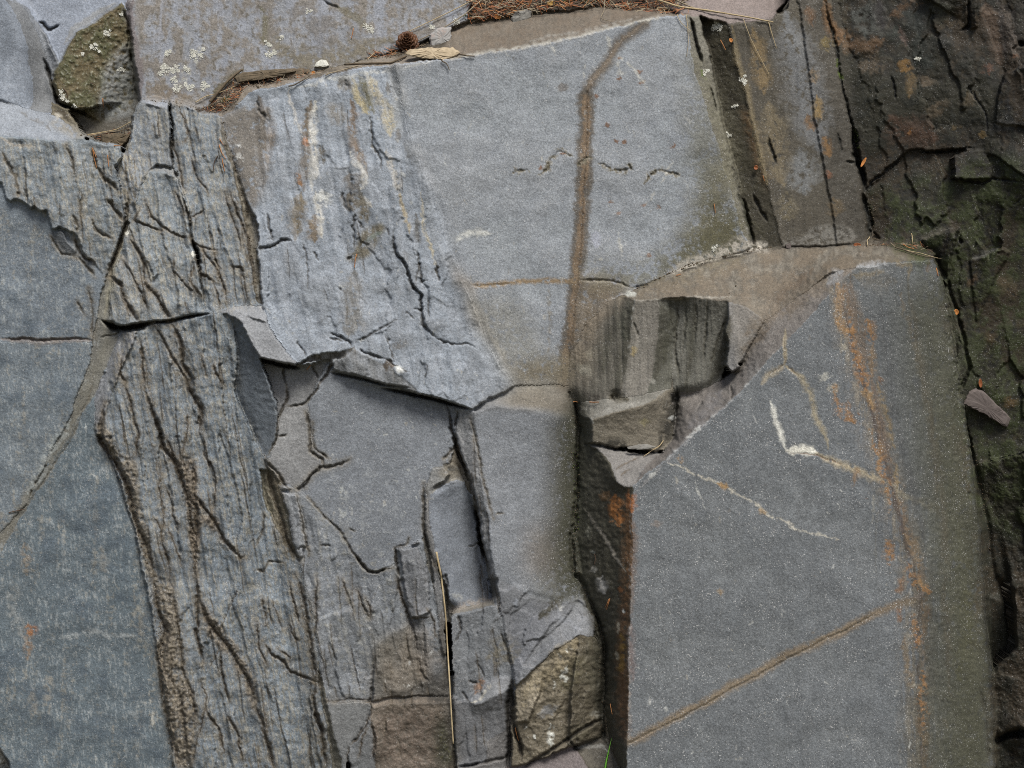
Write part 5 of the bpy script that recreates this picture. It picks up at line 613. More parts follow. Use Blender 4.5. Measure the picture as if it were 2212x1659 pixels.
for p_, w_, c_, o_ in ((T(3, 1, [(590, 780), (610, 1000), (620, 1160)]), 10, (0.28, 0.17, 0.08), .7), (T(3, 1, [(600, 1090), (650, 1160), (700, 1220), (720, 1240)]), 11, (0.30, 0.165, 0.06), .75), (T(3, 1, [(710, 700), (750, 1000), (790, 1200), (850, 1400), (900, 1600)]), 11, (0.105, 0.075, 0.055), .75), (T(3, 1, [(850, 1090), (880, 1180), (900, 1300)]), 13, (0.27, 0.13, 0.035), .8), (T(3, 1, [(900, 1300), (900, 1480), (890, 1600)]), 8, (0.21, 0.13, 0.06), .7), (T(3, 1, [(640, 1280), (680, 1380)]), 9, (0.34, 0.31, 0.25), .6), (T(3, 1, [(760, 1490), (820, 1620)]), 10, (0.23, 0.125, 0.075), .65), (T(3, 1, [(960, 1600), (970, 1659)]), 8, (0.19, 0.09, 0.04), .7), (T(3, 1, [(1120, 590), (1130, 640), (1240, 640), (1200, 760)]), 6, (0.21, 0.155, 0.085), .6), (T(3, 1, [(1390, 590), (1380, 700)]), 7, (0.14, 0.085, 0.05), .6), (T(3, 1, [(750, 640), (900, 620), (1040, 640)]), 9, (0.32, 0.33, 0.35), .7), (T(3, 1, [(740, 720), (900, 700), (1000, 680)]), 9, (0.21, 0.165, 0.10), .6), (T(3, 1, [(800, 760), (950, 780), (1100, 780)]), 22, (0.095, 0.085, 0.07), .5),
        (T(3, 1, [(1160, 860), (1200, 1100), (1270, 1300), (1300, 1500), (1340, 1659)]), 7, (0.16, 0.11, 0.065), .55), (T(3, 2, [(1370, 100), (1430, 400), (1480, 620), (1520, 800), (1540, 1100), (1560, 1500)]), 7, (0.16, 0.12, 0.07), .5), (T(3, 2, [(890, 0), (930, 180), (980, 400), (1030, 600), (1070, 800), (1090, 1000), (1130, 1180), (1160, 1320)]), 4, (0.075, 0.055, 0.05), .85), (T(3, 2, [(930, 0), (1000, 200), (1060, 360), (1090, 560)]), 9, (0.20, 0.14, 0.065), .7), (T(3, 2, [(800, 50), (860, 100), (890, 200)]), 8, (0.27, 0.16, 0.06), .75), (T(3, 2, [(700, 130), (690, 220), (720, 310), (800, 350)]), 7, (0.26, 0.135, 0.055), .75), (T(3, 2, [(780, 250), (800, 260)]), 6, (0.15, 0.07, 0.03), .8), (T(3, 2, [(970, 480), (960, 650), (950, 740)]), 9, (0.22, 0.13, 0.06), .7), (T(3, 2, [(1120, 680), (1110, 800), (1120, 950)]), 7, (0.24, 0.175, 0.09), .7), (T(3, 2, [(780, 730), (760, 820), (740, 880)]), 8, (0.27, 0.155, 0.07), .6), (T(3, 2, [(1060, 860), (1140, 960), (1260, 1000), (1440, 1050), (1540, 1110)]), 10, (0.25, 0.225, 0.165), .55),
        (T(3, 2, [(1030, 1100), (1060, 1080)]), 5, (0.26, 0.16, 0.07), .7), (T(3, 2, [(1000, 1400), (1060, 1380), (1060, 1500)]), 7, (0.26, 0.13, 0.05), .75), (T(3, 2, [(1180, 1300), (1250, 1400), (1290, 1370), (1300, 1600)]), 10, (0.21, 0.13, 0.065), .65), (T(3, 2, [(1210, 1480), (1260, 1659)]), 3, (0.42, 0.41, 0.38), .6), (T(3, 2, [(850, 990), (852, 995)]), 4, (0.2, 0.08, 0.04), .8), (T(3, 2, [(930, 800), (940, 1000), (930, 1400), (940, 1659)]), 3, (0.13, 0.125, 0.11), .4), (T(3, 2, [(910, 900), (905, 1200)]), 3, (0.3, 0.28, 0.23), .4),
        (T(3, 3, [(1180, 0), (1150, 120), (1100, 140)]), 8, (0.22, 0.11, 0.05), .7), (T(3, 3, [(1300, 30), (1340, 120)]), 12, (0.22, 0.15, 0.07), .65), (T(3, 3, [(1250, 190), (1330, 150)]), 8, (0.24, 0.19, 0.18), .6), (T(3, 3, [(1130, 280), (1150, 420)]), 7, (0.20, 0.095, 0.045), .75), (T(3, 3, [(1290, 480), (1280, 600)]), 5, (0.15, 0.06, 0.045), .7), (T(3, 3, [(1380, 290), (1390, 400)]), 7, (0.18, 0.09, 0.05), .6), (T(3, 3, [(1180, 520), (1200, 700), (1210, 880), (1260, 990)]), 8, (0.20, 0.14, 0.085), .65), (T(3, 3, [(1270, 260), (1300, 400), (1320, 600), (1360, 850), (1380, 950)]), 6, (0.25, 0.23, 0.21), .5), (T(3, 3, [(1300, 920), (1310, 1000)]), 10, (0.31, 0.285, 0.24), .6), (T(3, 3, [(1300, 1000), (1420, 1000), (1560, 1050), (1660, 1110)]), 8, (0.24, 0.225, 0.18), .6), (T(3, 3, [(1400, 1050), (1430, 1200), (1480, 1400), (1530, 1600)]), 7, (0.24, 0.235, 0.205), .5), (T(3, 3, [(1290, 1200), (1320, 1320), (1330, 1480)]), 10, (0.18, 0.10, 0.045), .7), (T(3, 3, [(1530, 1240), (1550, 1300)]), 8, (0.18, 0.105, 0.05), .65), (T(3, 3, [(1400, 1400), (1390, 1560)]), 5, (0.28, 0.285, 0.26), .5),
        (T(3, 3, [(1750, 550), (1830, 700)]), 16, (0.14, 0.095, 0.03), .55), (T(3, 3, [(1520, 320), (1600, 260), (1690, 220)]), 8, (0.17, 0.12, 0.035), .6), (T(3, 2, [(1650, 1480), (1760, 1560)]), 14, (0.13, 0.095, 0.03), .6)):
    stain(p_, w_ * .75, [.72 * v + .28 * g for v, g in zip(c_, (.15, .135, .115))], o_ * .9, .9, 1.9, N12 + .6 * V1 + .4 * N5, -.3)
EDG = T(3, 1, [(1470, 580), (1540, 740), (1600, 950), (1680, 1200), (1740, 1500)]) + T(3, 2, [(1660, 60), (1690, 260), (1760, 560), (1800, 760), (1850, 960), (1900, 1250), (1960, 1659)]) + T(3, 3, [(2000, 100), (2080, 300), (2110, 480)])
patch([(2012, 565), (2040, 700), (2075, 850), (2110, 1100), (2140, 1450), (2148, 1700), (2040, 1700), (2050, 1400), (2030, 1100), (2010, 800), (1990, 650)], (0.075, 0.073, 0.04), .8, 26, N12 + .5 * N40 + .3, -.2, 1.3)
stain(T(3, 3, [(1700, 100), (1720, 500), (1640, 800), (1650, 900)]), 14, (0.10, 0.095, 0.035), .5, .9, 1.5, N12, -.2)
C(EDG, 3.2, 14, (0.022, 0.02, 0.015), .85, False, 1.2); stain(EDG[:12], 2.2, (0.20, 0.19, 0.15), .55, .9, 2.5, N12, .15)
C(T(3, 3, [(1990, 0), (2060, 180), (2090, 330), (2120, 480), (2090, 640)]), 6, 22, (0.016, 0.015, 0.012), .9); C(T(3, 3, [(1840, 960), (1880, 1200), (1900, 1350), (1920, 1659)]), 4, 16, BLACK, .85); C(T(3, 3, [(1920, 1440), (2080, 1370), (2170, 1330), (2212, 1330)]), 6, 22, BLACK, .9)
for p_, w_ in ((T(3, 3, [(2110, 520), (2130, 600), (2110, 640), (2170, 630)]), 4),): stain(p_, w_, (0.5, 0.5, 0.48), .85, .7, 1.6, N12, -.3)
patch(T(3, 3, [(2110, 660), (2212, 640), (2212, 1300), (2000, 1380), (1900, 1200), (2000, 850)]), (0.20, 0.175, 0.145), .65, 8, N12 + N40, -.15, 2); patch(T(3, 3, [(1900, 1300), (2000, 900), (2130, 700), (2180, 900), (2030, 1300)]), (0.05, 0.042, 0.04), .7, 8, N12 + N40, .1, 3)
patch(T(3, 2, [(1900, 1000), (2212, 950), (2212, 1659), (2000, 1659), (1930, 1300)]), (0.20, 0.20, 0.175), .6, 8, N12, .3, 4)
# --- pillar and dark wall
# damp, stained faces at the right carry dark mineral and algal films plus some painted shade
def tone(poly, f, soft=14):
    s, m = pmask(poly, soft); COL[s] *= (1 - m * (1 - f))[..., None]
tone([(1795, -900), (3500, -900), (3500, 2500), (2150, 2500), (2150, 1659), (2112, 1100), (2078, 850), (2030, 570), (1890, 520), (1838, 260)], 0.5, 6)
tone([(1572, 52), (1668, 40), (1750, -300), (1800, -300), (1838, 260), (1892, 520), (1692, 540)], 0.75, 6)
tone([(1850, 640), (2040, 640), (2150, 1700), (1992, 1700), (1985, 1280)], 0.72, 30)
DW = [(1800, -100), (2400, -100), (2400, 1700), (2150, 1700), (2020, 560), (1880, 520)]
patch(DW, (0.032, 0.03, 0.015), .6, 10, N150 + .5 * N12, .0, 2); patch(DW, (0.062, 0.042, 0.022), .6, 10, -N150 + .6 * N12 + .4 * V2, .15, 2.5); patch(DW, (0.016, 0.018, 0.013), .6, 10, N40 + .6 * N12, .2, 3)
patch([(2150, 340), (2400, 380), (2400, 1300), (2100, 1100), (2040, 600), (1900, 530), (1880, 420)], (0.05, 0.062, 0.018), .7, 14, N40 + .6 * N12, .0, 1.8); patch(DW, (0.11, 0.11, 0.085), .5, 10, N12 + .6 * N5, .62, 6)
for p_, w_, c_, o_ in ((T(3, 0, [(160, 150), (220, 400), (300, 700), (360, 1000), (440, 1300)]), 34, (0.14, 0.145, 0.155), .6), (T(3, 0, [(260, 1300), (300, 1500), (320, 1659)]), 30, (0.15, 0.155, 0.16), .65), (T(3, 0, [(20, 900), (60, 1300), (120, 1600)]), 22, (0.15, 0.12, 0.075), .6), (T(2, 0, [(2090, 260), (2140, 500), (2190, 800)]), 15, (0.18, 0.125, 0.06), .6), (T(3, 0, [(340, 1000), (400, 1130)]), 9, (0.16, 0.085, 0.03), .6), (T(3, 0, [(420, 850), (450, 1050)]), 8, (0.21, 0.135, 0.045), .65), (T(3, 0, [(380, 600), (400, 720)]), 9, (0.17, 0.11, 0.05), .5), (T(3, 0, [(500, 1180), (540, 1350)]), 8, (0.17, 0.09, 0.03), .6), (T(3, 0, [(520, 1480), (520, 1560)]), 5, (0.14, 0.06, 0.03), .6), (T(3, 0, [(340, 60), (400, 220)]), 9, (0.12, 0.07, 0.04), .6), (T(3, 0, [(480, 0), (560, 250), (600, 400)]), 9, (0.13, 0.07, 0.03), .6), (T(3, 0, [(500, 320), (520, 440)]), 11, (0.12, 0.09, 0.035), .6), (T(3, 1, [(160, 0), (180, 250)]), 14, (0.15, 0.125, 0.08), .5), (T(3, 1, [(560, 60), (580, 200)]), 16, (0.11, 0.08, 0.045), .6),
        (T(3, 0, [(580, 260), (700, 380), (850, 400), (1000, 340)]), 13, (0.14, 0.08, 0.04), .6), (T(3, 0, [(760, 120), (880, 200), (840, 300)]), 30, (0.10, 0.108, 0.10), .6), (T(3, 0, [(1060, 120), (1200, 60), (1330, 20)]), 9, (0.13, 0.075, 0.04), .6), (T(3, 0, [(1180, 100), (1320, 140), (1300, 300)]), 22, (0.024, 0.028, 0.024), .85), (T(3, 0, [(1290, 330), (1320, 480), (1420, 560)]), 22, (0.022, 0.026, 0.021), .85), (T(3, 0, [(1090, 220), (1110, 400)]), 14, (0.026, 0.03, 0.024), .8), (T(3, 0, [(980, 430), (1000, 560)]), 14, (0.026, 0.03, 0.024), .8), (T(3, 0, [(1130, 220), (1180, 420)]), 6, (0.085, 0.055, 0.045), .7), (T(3, 0, [(1170, 510), (1190, 620)]), 10, (0.19, 0.105, 0.03), .8), (T(3, 0, [(1230, 620), (1240, 760), (1230, 850)]), 9, (0.13, 0.085, 0.035), .7), (T(3, 0, [(800, 560), (930, 560), (900, 640)]), 22, (0.105, 0.078, 0.05), .6), (T(3, 0, [(1390, 640), (1360, 740)]), 16, (0.115, 0.085, 0.055), .65), (T(3, 0, [(1430, 880), (1490, 990)]), 18, (0.11, 0.08, 0.05), .6), (T(3, 0, [(1720, 800), (1760, 900)]), 16, (0.10, 0.075, 0.045), .5),
        (T(3, 0, [(1060, 1000), (1150, 1120), (1300, 1150), (1450, 1200)]), 26, (0.075, 0.042, 0.026), .75), (T(3, 0, [(1210, 1130), (1230, 1145)]), 6, (0.22, 0.10, 0.03), .7), (T(3, 0, [(1600, 1080), (1640, 1130)]), 9, (0.13, 0.09, 0.04), .6), (T(3, 0, [(1850, 1140), (1870, 1200)]), 8, (0.15, 0.095, 0.03), .6), (T(3, 0, [(1900, 560), (1910, 650)]), 8, (0.12, 0.055, 0.03), .6), (T(3, 0, [(1870, 20), (1960, 250), (2010, 560)]), 15, (0.115, 0.075, 0.05), .6), (T(3, 0, [(2020, 40), (2100, 300), (2140, 520)]), 11, (0.10, 0.08, 0.065), .6), (T(3, 0, [(1990, 30), (2070, 540)]), 5, (0.035, 0.028, 0.024), .7), (T(3, 0, [(2130, 470), (2140, 500)]), 6, (0.15, 0.075, 0.04), .6), (T(3, 0, [(940, 0), (970, 150), (1000, 250)]), 10, (0.035, 0.03, 0.03), .7), (T(3, 0, [(1560, 120), (1580, 250)]), 24, (0.095, 0.07, 0.042), .5), (T(3, 0, [(1480, 20), (1500, 200)]), 22, (0.07, 0.07, 0.05), .5),
        (T(3, 0, [(1960, 1070), (2050, 1080), (2170, 1090)]), 7, (0.13, 0.125, 0.12), .7), (T(3, 1, [(1740, 740), (1800, 790)]), 10, (0.10, 0.06, 0.03), .6), (T(3, 1, [(2000, 740), (2130, 900)]), 14, (0.075, 0.05, 0.025), .6), (T(3, 2, [(2110, 100), (2110, 200)]), 12, (0.12, 0.075, 0.03), .6), (T(3, 1, [(1290, 430), (1500, 340), (1640, 300)]), 7, (0.10, 0.088, 0.07), .6), (T(3, 1, [(1760, 600), (1850, 530), (2000, 480)]), 4, (0.11, 0.105, 0.095), .6), (T(3, 1, [(1920, 1200), (1940, 1340)]), 9, (0.09, 0.06, 0.03), .6)):
    stain(p_, w_, [v * 1.25 for v in c_], o_, .8, 2.0, N12 + .5 * N40, -.3)
for p_, w_, d_ in ((T(3, 0, [(480, 0), (540, 200), (600, 500), (640, 760), (690, 920), (720, 1080), (740, 1300), (810, 1480), (830, 1659)]), 2.6, 14), (T(3, 0, [(730, 1100), (770, 1330), (800, 1480), (840, 1659)]), 7, 30), (T(3, 1, [(820, 0), (850, 150), (880, 260), (890, 400)]), 6.5, 28), (T(3, 0, [(830, 1659), (940, 1540), (1100, 1410), (1180, 1330)]), 3.2, 15), (T(3, 0, [(1180, 1310), (1290, 1300), (1440, 1315), (1560, 1305), (1700, 1285), (1770, 1290)]), 2.6, 13), (T(3, 0, [(1070, 650), (1090, 760), (1105, 860)]), 2, 8), (T(3, 0, [(1730, 0), (1745, 120), (1735, 220), (1650, 270)]), 3.2, 13), (T(3, 0, [(2100, 640), (2190, 570)]), 2, 6), (T(3, 0, [(1620, 1540), (1860, 1575), (1930, 1545), (2200, 1570)]), 2.6, 9), (T(3, 0, [(680, 1395), (760, 1395)]), 2.5, 8), (T(3, 0, [(0, 1180), (40, 1330), (70, 1430)]), 3, 10), (T(3, 1, [(1520, 1180), (1550, 1300), (1600, 1200)]), 2, 5), (T(3, 0, [(590, 1150), (640, 1310)]), 1.6, 6), (T(3, 0, [(1780, 790), (1800, 870)]), 1.6, 5), (T(3, 1, [(2212, 30), (2110, 110)]), 1.6, 5), (T(3, 0, [(2180, 350), (2190, 410)]), 5, 12), (T(3, 0, [(1700, 700), (1880, 1000), (1900, 1180)]), 1.5, 5)):
    C(p_, w_, d_, (0.012, 0.012, 0.009), .92, True, 1.2)
for p_ in (T(3, 0, [(590, 500), (610, 600), (640, 680)]), T(3, 0, [(720, 1120), (770, 1240)]), T(2, 0, [(1640, 600), (1680, 680)])): stain(p_, 3, (0.10, 0.14, 0.025), .6, .9, 2.5, N12, .1)
# --- slabs at the top
TOPP = [(283, -60), (1022, -60), (1000, 45), (885, 102), (690, 150), (512, 168), (440, 236), (304, 216)]
patch(TOPP, (0.155, 0.135, 0.115), .7, 10, N40 + .7 * N12 + .4 * V2, -.05, 2); patch(TOPP, (0.25, 0.265, 0.31), .5, 10, -N40 + V2, .25, 3); patch(TOPP, (0.075, 0.068, 0.055), .6, 10, N12 + .5 * NF, .38, 5)
stain(T(1, 0, [(160, 300), (250, 450), (420, 520), (620, 500), (900, 440), (1180, 330)]), 22, (0.135, 0.118, 0.088), .7, .9, 1.6, N12, -.3); stain(T(1, 0, [(700, 60), (860, 160), (960, 240)]), 7, (0.12, 0.105, 0.07), .6)
stain(T(1, 0, [(30, 60), (90, 180), (60, 330), (100, 450)]), 7, (0.11, 0.10, 0.06), .6, .9, 2, N12, -.2); stain(T(0, 0, [(1150, 0), (1120, 200), (1200, 600), (1220, 830)]), 7, (0.14, 0.115, 0.115), .6); patch(T(1, 0, [(160, 60), (600, 40), (720, 250), (600, 500), (300, 420), (180, 200)]), (0.13, 0.13, 0.14), .45, 14, V2 + N40, .0, 2)
stain(T(0, 0, [(1840, 860), (1900, 760), (2010, 650), (2100, 600)]), 6, (0.10, 0.085, 0.055), .8, .7, 2, N12, -.3); stain(T(0, 0, [(1260, 720), (1400, 800), (1640, 830)]), 16, (0.14, 0.115, 0.09), .7, .9, 1.6, N12, -.3)
MOS = [(262, 10), (282, 90), (298, 215), (212, 266), (130, 226), (112, 178), (125, 145), (168, 72)]
relief(MOS, N12, 2, 5); relief(MOS, N5, 1.5, 5); patch(MOS, (0.082, 0.068, 0.036), .9, 6, N40 - N150, -.8, 2); patch(MOS, (0.06, 0.062, 0.026), .6, 6, N40 + N12, .0, 2.5); patch(MOS, (0.135, 0.10, 0.05), .45, 6, -N40 + .5 * N12, .1, 2.5); patch(MOS, (0.26, 0.255, 0.2), .55, 6, N5 + .4 * N12, .42, 6)
patch(T(0, 0, [(900, 640), (980, 470), (1100, 350), (1150, 600), (1180, 860), (1120, 1020), (900, 1040), (820, 950), (880, 760)]), (0.20, 0.205, 0.205), .7, 7, N12, -.2, 2.5); patch(T(0, 0, [(1050, 660), (1160, 640), (1180, 950), (980, 900)]), (0.085, 0.085, 0.075), .6, 16, N12, -.2, 2)
stain(T(0, 0, [(560, 390), (640, 250), (820, 130), (1000, 30)]), 5, (0.24, 0.235, 0.225), .5); patch([(0, 0), (84, 240), (0, 225)], (0.26, 0.28, 0.32), .4, 10, N12 + N40, .2, 2.5)
LEDG = [(0, 215), (80, 242), (165, 285), (205, 302), (135, 308), (60, 298), (0, 296)]
patch([(100, 258), (170, 272), (225, 300), (165, 300), (120, 280)], (0.20, 0.185, 0.16), .7, 6, N12, -.2, 2.5); stain(T(0, 0, [(160, 950), (340, 1060), (450, 1130)]), 4, (0.12, 0.115, 0.11), .6, .8, 2, N12, -.1); stain(T(0, 0, [(0, 1190), (120, 1250), (300, 1275)]), 3, (0.34, 0.30, 0.25), .5)
stain(T(0, 0, [(480, 980), (530, 1010)]), 7, (0.36, 0.33, 0.28), .7, .6, 2); stain(T(0, 0, [(460, 960), (550, 970), (590, 1040)]), 4, (0.08, 0.065, 0.045), .7)
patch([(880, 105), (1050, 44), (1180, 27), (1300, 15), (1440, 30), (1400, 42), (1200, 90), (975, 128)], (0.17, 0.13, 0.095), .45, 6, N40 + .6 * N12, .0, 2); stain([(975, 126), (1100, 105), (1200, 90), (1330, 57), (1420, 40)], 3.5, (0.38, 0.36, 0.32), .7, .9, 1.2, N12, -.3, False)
stain(T(1, 0, [(260, 770), (520, 730), (560, 690), (810, 660), (1150, 610), (1540, 540)]), 3.5, (0.42, 0.42, 0.41), .7, .9, 1.2, N12, -.25)
for x_, y_ in ((2060, 1260), (2050, 1340), (2090, 1360)): stain(T(0, 0, [(x_ - 10, y_ + 10), (x_ + 14, y_ - 10)]), 4.5, (0.68, 0.68, 0.67), .9, .5, 2.2)
patch(T(0, 0, [(1900, 1000), (2212, 850), (2212, 1659), (2120, 1659), (1990, 1300)]), (0.17, 0.155, 0.14), .6, 12, N12 + N40, -.2, 2)
patch(T(1, 1, [(1200, 1500), (1260, 1520), (1270, 1560), (1220, 1550)]), (0.7, 0.7, 0.68), .95, 2); stain(T(1, 1, [(1090, 1500), (1190, 1490)]), 7, (0.10, 0.08, 0.065), .8, .7, 2)
for p_ in (T(0, 1, [(1095, 350), (1110, 380)]), T(0, 1, [(1650, 510), (1670, 560)])): stain(p_, 4, (0.66, 0.64, 0.58), .85, .6, 2)
# pale lines along arrises of the larger blocks
for p_ in ([(1366, 1050), (1440, 990), (1590, 856), (1700, 739)], [(1362, 1060), (1362, 1300), (1356, 1640)], [(496, 674), (560, 745), (606, 930)], [(505, 664), (570, 664), (620, 718), (645, 750)], [(1370, 645), (1364, 735), (1354, 790)], [(545, 545), (556, 600), (566, 660)]):
    stain(p_, 1.8, (0.36, 0.36, 0.35), .35, .9, 1.6, N12 + .4 * N40, .1)
tone([(1795, -900), (3500, -900), (3500, 2500), (2150, 2500), (2150, 1659), (2112, 1100), (2078, 850), (2030, 570), (1890, 520), (1838, 260)], 0.54, 6)  # dark wall again: damp tone with some shade put into the colour
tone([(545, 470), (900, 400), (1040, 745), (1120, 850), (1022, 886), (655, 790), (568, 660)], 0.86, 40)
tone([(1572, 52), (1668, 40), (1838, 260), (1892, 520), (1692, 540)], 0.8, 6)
soften([(2105, 1000), (2200, 1000), (2212, 1659), (2120, 1659)], 4, 10)
tone([(600, 1060), (700, 1100), (900, 1180), (1000, 1050), (1060, 1250), (1250, 1300), (1300, 1700), (680, 1700)], .84, 40)
patch([(1185, 900), (1275, 880), (1275, 1300), (1160, 1300), (1190, 1100)], (0.06, 0.057, 0.043), .62, 20, N12 + .6 * N5 + .5 * N40 + .2, -.15, 1.6); patch([(1215, 900), (1262, 890), (1262, 1290), (1205, 1290)], (0.04, 0.04, 0.026), .6, 10, N12 + .8 * N5 + .2, -.1, 2)  # dirt and algae film, with shade toward the corner put into its colour
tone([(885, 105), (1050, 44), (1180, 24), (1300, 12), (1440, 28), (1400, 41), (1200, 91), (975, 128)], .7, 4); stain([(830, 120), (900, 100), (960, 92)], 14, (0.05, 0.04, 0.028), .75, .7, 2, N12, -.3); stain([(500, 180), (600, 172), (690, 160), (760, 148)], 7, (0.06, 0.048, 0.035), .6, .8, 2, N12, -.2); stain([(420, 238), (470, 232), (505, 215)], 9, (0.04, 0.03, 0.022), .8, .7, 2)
patch([(1940, 620), (2060, 620), (2160, 1760), (1960, 1760), (2000, 1280), (1975, 1000)], (0.062, 0.062, 0.046), .62, 42, .6 * V1 + .4 * N40 + .3, -.2, 1.2); stain([(1900, 640), (1935, 900), (2000, 1180)], 8, (0.06, 0.062, 0.065), .5, .9, 1.5, V1 + .4 * N12, -.2); stain([(1960, 600), (2000, 850), (2040, 1150), (2050, 1500)], 9, (0.07, 0.062, 0.045), .5, .9, 1.5, V1 + .4 * N12, -.2)  # algal film on the right face, partly shade painted into the colour
for q_ in ([(1836, 690), (1850, 770), (1870, 850)], [(1800, 830), (1815, 900), (1850, 915)], [(1880, 930), (1905, 1010), (1925, 1090)], [(1955, 1210), (1985, 1270), (2010, 1280)], [(1915, 1170), (1925, 1220)], [(1975, 1330), (1985, 1400)], [(1990, 1450), (1996, 1580)]): stain(q_, 8, (0.24, 0.125, 0.05), .6, .9, 2.6, N12 + .6 * N5, .0)
tone(LL_, .87, 6); tone(BAND, .9, 10); tone([(660, 800), (985, 870), (985, 1000), (800, 1230), (640, 1055)], .88, 14)
csoften([(835, 140), (870, 140), (900, 280), (950, 400), (985, 520), (1025, 620), (1065, 745), (1130, 834), (1145, 865), (1010, 890), (1085, 840), (1020, 745), (980, 620), (940, 520), (908, 400), (862, 280)], 13, 8)
csoften([(1285, 650), (1330, 650), (1320, 700), (1275, 800), (1255, 830)], 8, 8); csoften([(1130, 820), (1250, 820), (1250, 910), (1020, 905), (1020, 870)], 8, 8); csoften([(806, 1340), (910, 1340), (975, 1500), (800, 1520)], 9, 10)
plates([(806, 1520), (975, 1508), (985, 1700), (812, 1700)], 50, 70, 0.1, 61, 2.5, 6, .25); relief([(806, 1520), (975, 1508), (985, 1700), (812, 1700)], N40, 3, 6); splits([(806, 1380), (905, 1340), (970, 1480), (972, 1650), (812, 1650)], 12, (20, 80), (-.05, .2), (1.5, 4))
rp = random.Random(5)
def scatter(poly, n, cols, w=(0.8, 1.8), L=(2, 14), ang=1.5, spread=0.5, a=.6):
    x0, x1 = min(p[0] for p in poly), max(p[0] for p in poly); y0, y1 = min(p[1] for p in poly), max(p[1] for p in poly); k = 0
    while k < n:
        x, y = rp.uniform(x0, x1), rp.uniform(y0, y1)
        if not inside(np.array([x]), np.array([y]), poly)[0]: continue
        k += 1; l = rp.uniform(*L) * rp.random(); t = rp.gauss(ang, spread)
        stain([(x, y), (x + l * math.cos(t) + .1, y + l * math.sin(t))], rp.uniform(*w), rp.choice(cols), a * rp.uniform(.4, 1), .8, 1.5)
PW = [(0.45, 0.45, 0.43), (0.36, 0.36, 0.35), (0.30, 0.28, 0.24)]; DK = [(0.10, 0.095, 0.09), (0.13, 0.115, 0.10), (0.15, 0.125, 0.10)]
scatter(UPF, 90, PW, (0.8, 2.0), (2, 30), 1.45, .35, .55); scatter(UPF, 60, DK, (0.9, 2.2), (1, 12), 1.5, .6, .6); scatter(BGF, 120, PW, (0.9, 2.4), (2, 22), 1.5, .6, .6); scatter(BGF, 40, DK, (0.9, 2.2), (1, 14), 1.5, .6, .5)
scatter([(660, 880), (980, 880), (920, 1160), (800, 1230), (650, 1060)], 90, PW, (.8, 2), (2, 16), 1.6, .8, .6); scatter(QF, 120, PW, (.8, 2), (2, 18), 1.5, .4, .6); scatter(LL_, 200, PW, (.8, 2.2), (2, 22), 1.5, .5, .45); scatter(LMID, 80, PW, (.8, 1.8), (2, 14), 1.5, .5, .5); scatter(BAND, 80, PW, (.8, 1.8), (2, 14), 1.6, .5, .5)
COL *= np.array([0.975, 0.996, 1.006], np.float32)
for x_, y_, r_ in ((424, 121, 15), (360, 150, 12), (382, 192, 8), (410, 190, 9), (441, 187, 9), (134, 208, 9), (230, 71, 7), (206, 102, 7), (799, 62, 8), (583, 118, 8), (986, 46, 8), (1547, 58, 10), (400, 160, 22), (1110, 150, 1)):
    stain([(x_ - r_ * .4, y_ - 2), (x_ + r_ * .4, y_ + 2)], r_ * .8, (0.40, 0.40, 0.36), .6, .7, 2.5, N5 + .5 * N12, .1)
# ------------------------------------------------------------------ meshes of the rock
H = blur(H, 1)
H += 2.2 * N150 + ROUGH * (1.3 * N40 + 0.9 * N12 + 0.5 * NF) + 0.25 * NF
_lum = 1 + 0.12 * N150 + 0.12 * N40 + 0.14 * N12 + 0.10 * N5
COL *= _lum[..., None].astype(np.float32)
COL *= (1 + (GR - 0.5) * 0.42 * np.clip(GRAIN, 0.3, 1.2))[..., None]
def world_of(px, py, h):
    y = -h * PXM; k = (DIST + y) / DIST
    return (px - 1106.0) * PXM * k, y, ZC - (py - 829.5) * PXM * k
WXX, WYY, WZZ = world_of(XX, YY, H)
def at(px, py, lift=0.0):
    """point on the rock at a traced position, lifted towards the viewer (traced units)"""
    i = int(np.clip(np.searchsorted(xs, px), 1, len(xs) - 1)); j = int(np.clip(np.searchsorted(ys, py), 1, len(ys) - 1))
    return np.array(world_of(px, py, H[j, i] + lift))
def hat(px, py):
    i = int(np.clip(np.searchsorted(xs, px), 1, len(xs) - 1)); j = int(np.clip(np.searchsorted(ys, py), 1, len(ys) - 1)); return float(H[j, i])
def node(nt, t, **kw):
    n = nt.nodes.new(t)
    for k, v in kw.items(): setattr(n, k, v)
    return n
